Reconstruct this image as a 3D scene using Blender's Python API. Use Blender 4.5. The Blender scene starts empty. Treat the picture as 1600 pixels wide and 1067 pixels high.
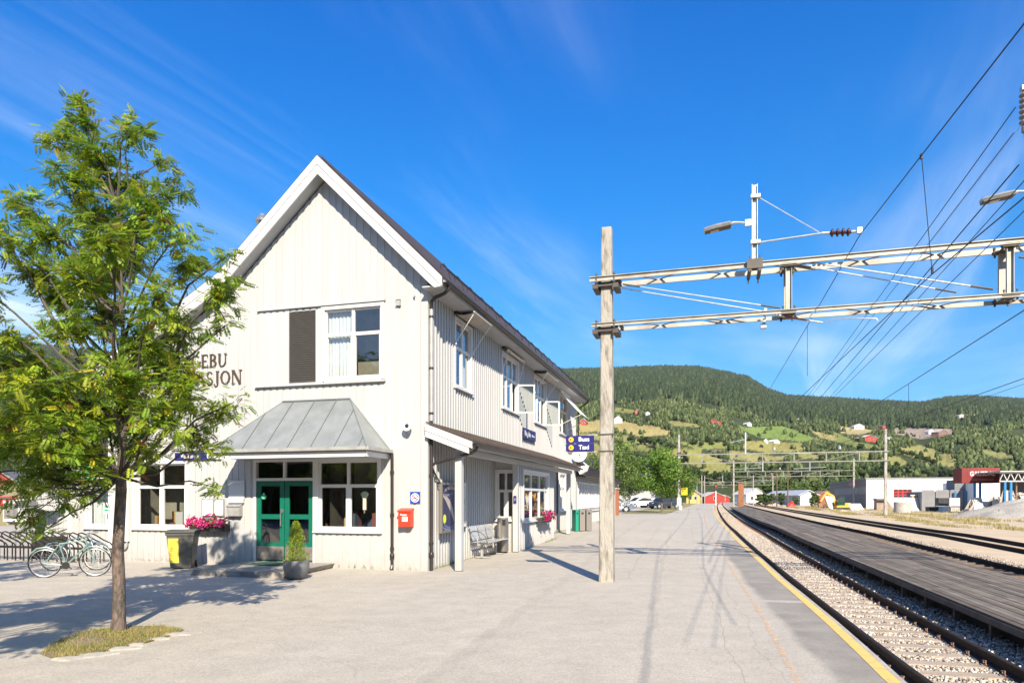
import bpy, math, random
import numpy as np
from mathutils import Vector, Matrix
R = math.radians
SC = bpy.context.scene
COL = SC.collection
random.seed(7); rng = np.random.default_rng(7)

# ------------------------------------------------------------------ camera, sky, sun, exposure
EYE = 1.7          # eye height in metres
FPX = 1067.0       # focal length in photograph pixels (1600 wide), 24 mm
cd = bpy.data.cameras.new('camera'); cam = bpy.data.objects.new('camera', cd); COL.objects.link(cam)
cam.location = (0, 0, EYE); cam.rotation_euler = (R(90), 0, 0)
cd.lens = 24.0; cd.sensor_width = 36.0; cd.shift_y = (778-533.5)/1600; cd.clip_end = 9000; cd.clip_start = .05
SC.camera = cam

SUN_EL = R(34.5); SUN_X, SUN_Y = .18, -.984
w = bpy.data.worlds.new('World'); SC.world = w; w.use_nodes = True
nt = w.node_tree; nt.nodes.clear()
def N(t, typ, **kw):
    n = t.nodes.new(typ)
    for k, v in kw.items():
        if k.startswith('i_'): n.inputs[k[2:]].default_value = v
        else: setattr(n, k, v)
    return n
sky = N(nt, 'ShaderNodeTexSky', sky_type='NISHITA', sun_disc=False, sun_elevation=SUN_EL,
        sun_rotation=math.atan2(SUN_X, SUN_Y), altitude=200, air_density=1.0, dust_density=.35, ozone_density=2.2)
hs = N(nt, 'ShaderNodeHueSaturation'); hs.inputs['Saturation'].default_value = 1.4; hs.inputs['Value'].default_value = .92; hs.inputs['Hue'].default_value = .503
nt.links.new(sky.outputs[0], hs.inputs['Color'])
tcs = N(nt, 'ShaderNodeTexCoord'); mps = N(nt, 'ShaderNodeMapping'); mps.inputs['Scale'].default_value = (1, 1, .8); mps.inputs['Location'].default_value = (0, 0, .17)
nt.links.new(tcs.outputs['Generated'], mps.inputs[0]); vn = N(nt, 'ShaderNodeVectorMath', operation='NORMALIZE'); nt.links.new(mps.outputs[0], vn.inputs[0]); nt.links.new(vn.outputs[0], sky.inputs[0])
# thin cirrus: stretched noise on the direction of view
tc = N(nt, 'ShaderNodeTexCoord'); sep = N(nt, 'ShaderNodeSeparateXYZ'); nt.links.new(tc.outputs['Generated'], sep.inputs[0])
def mth(t, op, a, b=None, clamp=False):
    m = t.nodes.new('ShaderNodeMath'); m.operation = op; m.use_clamp = clamp
    for i, v in enumerate((a, b)):
        if v is None: continue
        if isinstance(v, (int, float)): m.inputs[i].default_value = v
        else: t.links.new(v, m.inputs[i])
    return m.outputs[0]
zz = mth(nt, 'ADD', mth(nt, 'MAXIMUM', sep.outputs[2], 0.0), .16)
cx_ = mth(nt, 'DIVIDE', sep.outputs[0], zz); cy_ = mth(nt, 'DIVIDE', sep.outputs[1], zz)
cmb = N(nt, 'ShaderNodeCombineXYZ'); nt.links.new(cx_, cmb.inputs[0]); nt.links.new(cy_, cmb.inputs[1])
def cloud(rot, sc, loc, lo, hi, detail=7, rough=.62, dist=.6):
    m0 = N(nt, 'ShaderNodeMapping'); m0.inputs['Rotation'].default_value = (0, 0, rot); nt.links.new(cmb.outputs[0], m0.inputs[0])
    mp = N(nt, 'ShaderNodeMapping'); mp.inputs['Scale'].default_value = sc; mp.inputs['Location'].default_value = loc
    nt.links.new(m0.outputs[0], mp.inputs[0])
    nz = N(nt, 'ShaderNodeTexNoise'); nz.inputs['Scale'].default_value = 1.0; nz.inputs['Detail'].default_value = detail; nz.inputs['Roughness'].default_value = rough; nz.inputs['Distortion'].default_value = dist
    nt.links.new(mp.outputs[0], nz.inputs['Vector'])
    rp = N(nt, 'ShaderNodeMapRange'); rp.interpolation_type = 'SMOOTHSTEP'; rp.inputs['From Min'].default_value = lo; rp.inputs['From Max'].default_value = hi
    nt.links.new(nz.outputs[0], rp.inputs[0]); return rp.outputs[0]
c1 = cloud(R(27), (2.4, .45, 1), (3.1, 1.3, 0), .42, .78)      # streaks run towards the north-east
c2 = cloud(R(27), (.9, .5, 1), (7.7, 4.2, 0), .40, .66, 4, .5, .3)
cl = mth(nt, 'MULTIPLY', c1, c2)
low = N(nt, 'ShaderNodeMapRange'); low.inputs['From Min'].default_value = .62; low.inputs['From Max'].default_value = .12; low.inputs['To Min'].default_value = .25; low.inputs['To Max'].default_value = 1.0
nt.links.new(sep.outputs[2], low.inputs[0])
cl = mth(nt, 'MULTIPLY', cl, low.outputs[0])
# soft bank of cloud low over the ridge
c3 = cloud(R(20), (.5, .35, 1), (1.2, 9.1, 0), .48, .68, 5, .55, .8)
bandr = N(nt, 'ShaderNodeMapRange'); bandr.interpolation_type = 'SMOOTHSTEP'; bandr.inputs['From Min'].default_value = .36; bandr.inputs['From Max'].default_value = .22
nt.links.new(sep.outputs[2], bandr.inputs[0])
cl = mth(nt, 'ADD', mth(nt, 'MULTIPLY', cl, 1.0), mth(nt, 'MULTIPLY', mth(nt, 'MULTIPLY', c3, bandr.outputs[0]), .55), clamp=True)
cl = mth(nt, 'MULTIPLY', cl, .62)
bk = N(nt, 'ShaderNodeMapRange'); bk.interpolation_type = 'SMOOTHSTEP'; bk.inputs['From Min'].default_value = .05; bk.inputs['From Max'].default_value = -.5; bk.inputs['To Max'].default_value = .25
nt.links.new(sep.outputs[1], bk.inputs[0]); cl = mth(nt, 'MAXIMUM', cl, bk.outputs[0])      # unseen milky cloud added behind the photographer to take blue out of the shade
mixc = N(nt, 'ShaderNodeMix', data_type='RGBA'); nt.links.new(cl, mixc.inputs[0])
tn = N(nt, 'ShaderNodeMix', data_type='RGBA', blend_type='MULTIPLY'); tn.inputs[0].default_value = 1; nt.links.new(hs.outputs[0], tn.inputs[6]); 
cr = N(nt, 'ShaderNodeValToRGB'); e_ = cr.color_ramp.elements; e_[0].position = .20; e_[0].color = (1.0, .96, .84, 1); e_[1].position = .58; e_[1].color = (.03, .72, .98, 1); q_ = e_.new(.40); q_.color = (.29, .86, .97, 1)
nt.links.new(sep.outputs[2], cr.inputs[0]); nt.links.new(cr.outputs[0], tn.inputs[7])
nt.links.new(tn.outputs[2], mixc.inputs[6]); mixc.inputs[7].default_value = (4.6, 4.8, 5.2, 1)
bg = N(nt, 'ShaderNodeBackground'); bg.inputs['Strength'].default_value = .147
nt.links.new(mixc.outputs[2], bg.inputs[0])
wo = N(nt, 'ShaderNodeOutputWorld'); nt.links.new(bg.outputs[0], wo.inputs[0])

sd = bpy.data.lights.new('sun', 'SUN'); sd.energy = 5.0; sd.angle = R(.5); sd.color = (1, .875, .69)
sun = bpy.data.objects.new('sun', sd); COL.objects.link(sun)
tos = Vector((SUN_X*math.cos(SUN_EL), SUN_Y*math.cos(SUN_EL), math.sin(SUN_EL))).normalized()
sun.rotation_euler = tos.to_track_quat('Z', 'Y').to_euler(); sun.location = (5, -10, 30)
SC.view_settings.view_transform = 'Standard'; SC.view_settings.look = 'None'; SC.view_settings.gamma = 1; SC.view_settings.exposure = 1.0
SC.cycles.max_bounces = 8; SC.cycles.transparent_max_bounces = 16
SC.cycles.use_adaptive_sampling = True

# ------------------------------------------------------------------ materials
MATS = {}
def mat(name, col, rough=.7, metal=0, noise=0, nscale=4, bump=0, bscale=30, spec=.5, col2=None, lo=.35, hi=.65, stretch=(1,1,1), attr=None, trans=0, coat=0, coord='Object', detail=6):
    if name in MATS: return MATS[name]
    m = bpy.data.materials.new(name); m.use_nodes = True; t = m.node_tree
    b = t.nodes['Principled BSDF']; b.inputs['Roughness'].default_value = rough; b.inputs['Metallic'].default_value = metal
    b.inputs['Specular IOR Level'].default_value = spec
    if coat: b.inputs['Coat Weight'].default_value = coat
    c = (*col, 1) if len(col) == 3 else col
    src = None
    if attr:
        a = N(t, 'ShaderNodeAttribute', attribute_name=attr); src = a.outputs['Color']
    if noise or col2 is not None or bump:
        tcn = N(t, 'ShaderNodeTexCoord'); mp = N(t, 'ShaderNodeMapping'); mp.inputs['Scale'].default_value = stretch
        t.links.new(tcn.outputs[coord], mp.inputs[0])
        n1 = N(t, 'ShaderNodeTexNoise'); n1.inputs['Scale'].default_value = nscale; n1.inputs['Detail'].default_value = detail; n1.inputs['Roughness'].default_value = .6
        t.links.new(mp.outputs[0], n1.inputs['Vector'])
        r = N(t, 'ShaderNodeMapRange'); r.inputs['From Min'].default_value = lo; r.inputs['From Max'].default_value = hi
        t.links.new(n1.outputs[0], r.inputs[0])
        mx = N(t, 'ShaderNodeMix', data_type='RGBA'); t.links.new(r.outputs[0], mx.inputs[0])
        mx.inputs[6].default_value = c
        mx.inputs[7].default_value = (*col2, 1) if col2 is not None else tuple(max(0, x*(1-noise)) for x in c[:3])+(1,)
        if src is not None:
            ml = N(t, 'ShaderNodeMix', data_type='RGBA', blend_type='MULTIPLY'); ml.inputs[0].default_value = 1
            t.links.new(mx.outputs[2], ml.inputs[6]); t.links.new(src, ml.inputs[7]); src = ml.outputs[2]
        else: src = mx.outputs[2]
        if bump:
            n2 = N(t, 'ShaderNodeTexNoise'); n2.inputs['Scale'].default_value = bscale; n2.inputs['Detail'].default_value = 5
            t.links.new(mp.outputs[0], n2.inputs['Vector'])
            bp = N(t, 'ShaderNodeBump'); bp.inputs['Strength'].default_value = bump; bp.inputs['Distance'].default_value = .02
            t.links.new(n2.outputs[0], bp.inputs['Height']); t.links.new(bp.outputs[0], b.inputs['Normal'])
    if src is not None: t.links.new(src, b.inputs['Base Color'])
    else: b.inputs['Base Color'].default_value = c
    if trans:
        tr = N(t, 'ShaderNodeBsdfTranslucent')
        if src is not None: t.links.new(src, tr.inputs[0])
        else: tr.inputs[0].default_value = c
        ms = N(t, 'ShaderNodeMixShader'); ms.inputs[0].default_value = trans
        o = t.nodes['Material Output']; t.links.new(b.outputs[0], ms.inputs[1]); t.links.new(tr.outputs[0], ms.inputs[2]); t.links.new(ms.outputs[0], o.inputs[0])
    MATS[name] = m; return m

def glass_mat():
    m = bpy.data.materials.new('window_glass'); m.use_nodes = True; t = m.node_tree; t.nodes.clear()
    tr = N(t, 'ShaderNodeBsdfTransparent'); tr.inputs[0].default_value = (.82, .86, .85, 1)
    gl = N(t, 'ShaderNodeBsdfGlossy'); gl.inputs['Roughness'].default_value = .02; gl.inputs[0].default_value = (.95, .96, 1, 1)
    lwt = N(t, 'ShaderNodeLayerWeight'); lwt.inputs[0].default_value = .5
    # old panes are never quite flat
    tcn = N(t, 'ShaderNodeTexCoord'); nz = N(t, 'ShaderNodeTexNoise'); nz.inputs['Scale'].default_value = 1.3; nz.inputs['Detail'].default_value = 1
    t.links.new(tcn.outputs['Object'], nz.inputs['Vector'])
    bp = N(t, 'ShaderNodeBump'); bp.inputs['Strength'].default_value = .25; bp.inputs['Distance'].default_value = .02
    t.links.new(nz.outputs[0], bp.inputs['Height']); t.links.new(bp.outputs[0], gl.inputs['Normal'])
    k = mth(t, 'ADD', .13, mth(t, 'MULTIPLY', mth(t, 'POWER', lwt.outputs['Facing'], 3.0), .8), clamp=True)
    ms = N(t, 'ShaderNodeMixShader'); t.links.new(k, ms.inputs[0]); t.links.new(tr.outputs[0], ms.inputs[1]); t.links.new(gl.outputs[0], ms.inputs[2])
    o = N(t, 'ShaderNodeOutputMaterial'); t.links.new(ms.outputs[0], o.inputs[0]); return m
GLASS = glass_mat()

WHITE = mat('white_paint', (.62, .61, .595), .45, noise=.05, nscale=3)
WALLM = mat('cream_boards', (.425, .428, .432), .6, noise=.08, nscale=3.2, bump=.15, bscale=18, stretch=(1, 1, .12))
def splash(m, c):       # rain splash and dust along the lowest boards, fading out unevenly about knee height; also faint runs under the sills
    t = m.node_tree; b = t.nodes['Principled BSDF']; src = b.inputs['Base Color'].links[0].from_socket
    tc_ = N(t, 'ShaderNodeTexCoord'); sp_ = N(t, 'ShaderNodeSeparateXYZ'); t.links.new(tc_.outputs['Object'], sp_.inputs[0])
    n_ = N(t, 'ShaderNodeTexNoise'); n_.inputs['Scale'].default_value = 5; n_.inputs['Detail'].default_value = 6; t.links.new(tc_.outputs['Object'], n_.inputs['Vector'])
    h = mth(t, 'SUBTRACT', mth(t, 'MULTIPLY', n_.outputs[0], .75), sp_.outputs[2])
    r = N(t, 'ShaderNodeMapRange'); r.inputs['From Min'].default_value = -.12; r.inputs['From Max'].default_value = .35; r.inputs['To Max'].default_value = .5; t.links.new(h, r.inputs[0])
    mp_ = N(t, 'ShaderNodeMapping'); mp_.inputs['Scale'].default_value = (7, 7, .35); t.links.new(tc_.outputs['Object'], mp_.inputs[0])
    n2 = N(t, 'ShaderNodeTexNoise'); n2.inputs['Scale'].default_value = 1; n2.inputs['Detail'].default_value = 4; t.links.new(mp_.outputs[0], n2.inputs['Vector'])
    r2 = N(t, 'ShaderNodeMapRange'); r2.inputs['From Min'].default_value = .52; r2.inputs['From Max'].default_value = .8; r2.inputs['To Max'].default_value = .2; t.links.new(n2.outputs[0], r2.inputs[0])
    mx = N(t, 'ShaderNodeMix', data_type='RGBA'); t.links.new(mth(t, 'MAXIMUM', r.outputs[0], r2.outputs[0]), mx.inputs[0]); t.links.new(src, mx.inputs[6]); mx.inputs[7].default_value = (*c, 1); t.links.new(mx.outputs[2], b.inputs['Base Color'])
splash(WALLM, (.32, .30, .27))
DARKMET = mat('dark_brown_metal', (.045, .04, .038), .4, .3, noise=.3, nscale=6)
GALV = mat('galvanised_steel', (.56, .58, .58), .42, .65, noise=.25, nscale=9)
GREYST = mat('grey_painted_steel', (.42, .42, .40), .5, .3, noise=.25, nscale=5)
BEAMM = mat('weathered_beam_steel', (.40, .385, .34), .6, .25, noise=.25, nscale=3, col2=(.25, .225, .185), lo=.42, hi=.75)
BLACK = mat('black_plastic', (.02, .02, .022), .45)
ROOM = mat('room_plaster', (.34, .31, .26), .8, noise=.4, nscale=1.5)
CURT = mat('curtain_cloth', (.72, .74, .76), .9, noise=.25, nscale=14, stretch=(1, 1, .05))
GREEN = mat('door_green_paint', (.004, .13, .083), .35, noise=.15, nscale=5)
TILE = mat('dark_roof_tile', (.075, .055, .045), .6, noise=.4, nscale=3, bump=.3, bscale=12)
ZINC = mat('zinc_sheet', (.31, .325, .325), .42, .35, noise=.2, nscale=2.5, col2=(.22, .24, .24), lo=.35, hi=.75)
SIGNB = mat('navy_sign', (.018, .018, .14), .35)
YEL = mat('sign_yellow', (.85, .48, .02), .4)
RED = mat('post_red', (.75, .045, .02), .35)
CONC = mat('concrete', (.42, .40, .36), .85, noise=.3, nscale=3, bump=.3, bscale=40)
RUSTR = mat('red_barn_paint', (.36, .035, .02), .7, noise=.3, nscale=1)
BARK = mat('rowan_bark', (.07, .062, .055), .85, col2=(.19, .135, .11), nscale=22, lo=.42, hi=.62, bump=1.0, bscale=60, stretch=(1, 1, .35), noise=.1)
LEAF = mat('rowan_leaf', (1, 1, 1), .5, attr='tint', noise=.25, nscale=2.5, trans=.42, spec=.35)
FOL = mat('foliage', (1, 1, 1), .6, attr='tint', noise=.3, nscale=.8, trans=.3, spec=.25)
FARF = mat('far_foliage', (1, 1, 1), .8, attr='tint', noise=.55, nscale=.45, spec=.1)
COLM = mat('tinted_paint', (1, 1, 1), .6, attr='tint', noise=.12, nscale=1)

# ------------------------------------------------------------------ mesh helpers
class MB:
    def __init__(s): s.v = []; s.f = []; s.m = []; s.t = []; s.n = 0; s.chunks = []
    def add(s, vs, fs, mi=0, tint=None):
        b = s.n; s.v.extend([tuple(p) for p in vs]); s.n += len(vs)
        f0 = len(s.f)
        for f in fs: s.f.append([i+b for i in f]); s.m.append(mi); s.t.append(tint)
        s.chunks.append((b, s.n, f0, len(s.f)))
        return s
    def box(s, x0, x1, y0, y1, z0, z1, mi=0, tint=None):
        if x0 > x1: x0, x1 = x1, x0
        if y0 > y1: y0, y1 = y1, y0
        if z0 > z1: z0, z1 = z1, z0
        V = [(x0,y0,z0),(x1,y0,z0),(x1,y1,z0),(x0,y1,z0),(x0,y0,z1),(x1,y0,z1),(x1,y1,z1),(x0,y1,z1)]
        return s.add(V, [(0,3,2,1),(4,5,6,7),(0,1,5,4),(1,2,6,5),(2,3,7,6),(3,0,4,7)], mi, tint)
    def bar(s, p, q, w, h, up=(0,0,1), mi=0, tint=None):     # rectangular bar between two points
        p = Vector(p); q = Vector(q); d = (q-p)
        if d.length < 1e-6: return s
        d.normalize(); u = Vector(up); x = d.cross(u)
        if x.length < 1e-4: x = d.cross(Vector((0, 1, 0)))
        x.normalize(); y = x.cross(d).normalized()
        V = [c + x*a*w/2 + y*b*h/2 for c in (p, q) for a, b in ((-1,-1),(1,-1),(1,1),(-1,1))]
        return s.add(V, [(0,1,2,3),(7,6,5,4),(0,4,5,1),(1,5,6,2),(2,6,7,3),(3,7,4,0)], mi, tint)
    def tube(s, pts, r, n=8, mi=0, tint=None, cap=True):
        pts = [Vector(p) for p in pts]
        rs = r if isinstance(r, (list, tuple)) else [r]*len(pts)
        V = []; F = []; prev = None
        for i, p in enumerate(pts):
            d = (pts[min(i+1, len(pts)-1)] - pts[max(i-1, 0)])
            if d.length < 1e-9: d = Vector((0, 0, 1))
            d.normalize()
            if prev is None:
                x = d.cross(Vector((0, 0, 1)))
                if x.length < 1e-3: x = Vector((1, 0, 0))
            else: x = prev - d*prev.dot(d)
            x.normalize(); prev = x; y = d.cross(x)
            for k in range(n):
                a = 2*math.pi*k/n; V.append(p + (x*math.cos(a)+y*math.sin(a))*rs[i])
        for i in range(len(pts)-1):
            for k in range(n):
                F.append((i*n+k, i*n+(k+1)%n, (i+1)*n+(k+1)%n, (i+1)*n+k))
        if cap: F.append(tuple(range(n-1, -1, -1))); F.append(tuple((len(pts)-1)*n+k for k in range(n)))
        return s.add(V, F, mi, tint)
    def lathe(s, c, prof, n=20, axis='z', mi=0, tint=None):
        V = []; F = []
        for r, h in prof:
            for k in range(n):
                a = 2*math.pi*k/n; ca, sa = r*math.cos(a), r*math.sin(a)
                if axis == 'z': V.append((c[0]+ca, c[1]+sa, c[2]+h))
                elif axis == 'x': V.append((c[0]+h, c[1]+ca, c[2]+sa))
                else: V.append((c[0]-ca, c[1]+h, c[2]+sa))
        for i in range(len(prof)-1):
            for k in range(n): F.append((i*n+k, i*n+(k+1)%n, (i+1)*n+(k+1)%n, (i+1)*n+k))
        F.append(tuple(range(n-1, -1, -1))); F.append(tuple((len(prof)-1)*n+k for k in range(n)))
        return s.add(V, F, mi, tint)
    def prism(s, poly, d, mi=0, tint=None):                 # poly: 3d points, d: extrusion vector
        n = len(poly); P = [Vector(p) for p in poly]; d = Vector(d)
        V = P + [p+d for p in P]
        return s.add(V, [tuple(range(n-1, -1, -1)), tuple(range(n, 2*n))]+[(i, (i+1)%n, (i+1)%n+n, i+n) for i in range(n)], mi, tint)
    def build_each(s, name, m, parent=None, **kw):       # every added piece becomes an object of its own
        for (v0, v1, f0, f1) in s.chunks:
            q = MB(); q.v = s.v[v0:v1]; q.n = v1-v0; q.f = [[i-v0 for i in f] for f in s.f[f0:f1]]; q.m = s.m[f0:f1]; q.t = s.t[f0:f1]; q.build(name, m, parent, **kw)
    def build(s, name, m, parent=None, smooth=False, recalc=True):
        me = bpy.data.meshes.new(name); me.from_pydata(s.v, [], s.f); 
        for mm in (m if isinstance(m, (list, tuple)) else [m]): me.materials.append(mm)
        if len(me.materials) > 1: me.polygons.foreach_set('material_index', s.m)
        if any(t is not None for t in s.t):
            a = me.attributes.new('tint', 'FLOAT_COLOR', 'FACE')
            a.data.foreach_set('color', np.array([(*(t or (1,1,1)), 1) for t in s.t], dtype=np.float32).ravel())
        if recalc:
            import bmesh
            bm = bmesh.new(); bm.from_mesh(me); bmesh.ops.recalc_face_normals(bm, faces=bm.faces); bm.to_mesh(me); bm.free()
        if smooth:
            me.polygons.foreach_set('use_smooth', [True]*len(me.polygons))
            me.set_sharp_from_angle(angle=R(40))
        me.update()
        o = bpy.data.objects.new(name, me); COL.objects.link(o)
        if parent: o.parent = parent
        return o
def npmesh(name, V, F, m, tint=None, parent=None, smooth=False, link=True):
    V = np.asarray(V, dtype=np.float32).reshape(-1, 3); F = np.asarray(F, dtype=np.int32); k = F.shape[1]
    me = bpy.data.meshes.new(name); me.vertices.add(len(V)); me.vertices.foreach_set('co', V.ravel())
    me.loops.add(F.size); me.loops.foreach_set('vertex_index', F.ravel())
    me.polygons.add(len(F)); me.polygons.foreach_set('loop_start', np.arange(0, F.size, k, dtype=np.int32))
    me.polygons.foreach_set('loop_total', np.full(len(F), k, dtype=np.int32))
    for mm in (m if isinstance(m, (list, tuple)) else [m]): me.materials.append(mm)
    if tint is not None:
        tint = np.asarray(tint, dtype=np.float32)
        a = me.attributes.new('tint', 'FLOAT_COLOR', 'FACE' if len(tint) == len(F) else 'POINT')
        a.data.foreach_set('color', np.hstack([tint, np.ones((len(tint), 1), np.float32)]).ravel())
    me.update(calc_edges=True); me.validate()
    if smooth: me.polygons.foreach_set('use_smooth', [True]*len(me.polygons))
    if not link: return me
    o = bpy.data.objects.new(name, me); COL.objects.link(o)
    if parent: o.parent = parent
    return o
def tag(o, label=None, cat=None, group=None, kind=None):
    if label: o['label'] = label
    if cat: o['category'] = cat
    if group: o['group'] = group
    if kind: o['kind'] = kind
    return o
def empty(name, loc=(0,0,0), rz=0, label=None, cat=None, group=None, parent=None):
    o = bpy.data.objects.new(name, None); COL.objects.link(o); o.location = loc; o.rotation_euler = (0, 0, rz); o.empty_display_size = .3
    if parent: o.parent = parent
    return tag(o, label, cat, group)
def copy_tree(o, parent=None):
    c = o.copy(); COL.objects.link(c); c.parent = parent
    for ch in [x for x in bpy.data.objects if x.parent == o]: copy_tree(ch, c)
    return c
def kids(o): return [x for x in bpy.data.objects if x.parent == o]
FONT = {}
def text(name, s, size, m, parent, loc, rot=(R(90), 0, 0), ext=.006, align='CENTER', bold=0, sx=1):
    cu = bpy.data.curves.new('t', 'FONT'); cu.body = s; cu.size = size; cu.extrude = ext; cu.align_x = align; cu.align_y = 'CENTER'; cu.offset = bold; cu.resolution_u = 3
    o = bpy.data.objects.new('t', cu); COL.objects.link(o)
    bpy.context.view_layer.update()
    me = bpy.data.meshes.new_from_object(o.evaluated_get(bpy.context.evaluated_depsgraph_get()))
    bpy.data.objects.remove(o); me.materials.clear(); me.materials.append(m); me.name = name
    r = bpy.data.objects.new(name, me); COL.objects.link(r); r.location = loc; r.rotation_euler = rot; r.scale = (sx, 1, 1)
    if parent: r.parent = parent
    return r
def P(x, y, Y):      # the point seen at photo pixel x, y when it stands Y metres ahead
    return Vector(((x-800)/FPX*Y, Y, EYE-(y-778)/FPX*Y))

# ------------------------------------------------------------------ lie of the land
def zg(Y): return float(np.clip((Y-14)*.0145, 0, .35))          # platform and forecourt
def zt(Y): return float(-.33+np.clip((Y-8.12)*.0145, 0, .379))    # rail heads
def XL(Y):
    Y = np.asarray(Y, float)
    k = .9022; Y = Y/k
    return k*np.where(Y < 60, 3.225+.2223*Y+.000567*Y*Y, 18.604+.29034*(Y-60)+.00005*(Y-60)**2)
_ys = np.concatenate([np.arange(-30, 60, .25), np.arange(60, 260, 1.0), np.arange(260, 1000, 10.0)])
_xs = XL(_ys); _tx = np.gradient(_xs, _ys); _ln = np.hypot(_tx, 1); _nx = 1/_ln; _ny = -_tx/_ln
_s = np.concatenate([[0], np.cumsum(np.hypot(np.diff(_xs), np.diff(_ys)))])
def track(Y, off):
    """point at lateral offset off (to the right of the left rail of the near track) beside station Y"""
    x = np.interp(Y, _ys, _xs); nx = np.interp(Y, _ys, _nx); ny = np.interp(Y, _ys, _ny)
    return float(x+nx*off), float(Y+ny*off)
def tdir(Y):
    d = Vector((float(np.interp(Y, _ys, _tx)), 1, 0)); return d.normalized()
S0 = float(np.interp(0, _ys, _s))
def Y_of_s(s): return float(np.interp(s+S0, _s, _ys))
def ribbon(name, y0, y1, o0, o1, zf, m, dz=0, step=1.0, parent=None, skirt=None, no=1):
    ys = [y for y in _ys if y0 < y < y1]; ys = [y0]+[y for i, y in enumerate(ys) if i % max(1, int(step/.25)) == 0 or y > 60]+[y1]
    f0 = o0 if callable(o0) else (lambda Y: o0); f1 = o1 if callable(o1) else (lambda Y: o1)
    V = []; F = []; UV = []; k = no+1
    for y in ys:
        for j in range(k):
            o = f0(y)+(f1(y)-f0(y))*j/no; px, py = track(y, o)
            V.append((px, py, zf(y)+dz)); UV.append((o, float(np.interp(y, _ys, _s))-S0))
    for i in range(len(ys)-1):
        for j in range(no): F.append((i*k+j, i*k+j+1, (i+1)*k+j+1, (i+1)*k+j))
    if skirt is not None:
        for side in (0, no):
            b = len(V)
            for i, y in enumerate(ys): V.append((V[i*k+side][0], V[i*k+side][1], V[i*k+side][2]-skirt)); UV.append(UV[i*k+side])
            for i in range(len(ys)-1): F.append((i*k+side, (i+1)*k+side, b+i+1, b+i) if side else (b+i, b+i+1, (i+1)*k, i*k))
    me = bpy.data.meshes.new(name); me.from_pydata(V, [], F); me.materials.append(m)
    uv = me.uv_layers.new(name='UVMap'); 
    li = np.zeros(len(me.loops), np.int32); me.loops.foreach_get('vertex_index', li)
    uv.data.foreach_set('uv', np.array(UV, np.float32)[li].ravel()); me.update()
    o = bpy.data.objects.new(name, me); COL.objects.link(o)
    if parent: o.parent = parent
    return o
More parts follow.
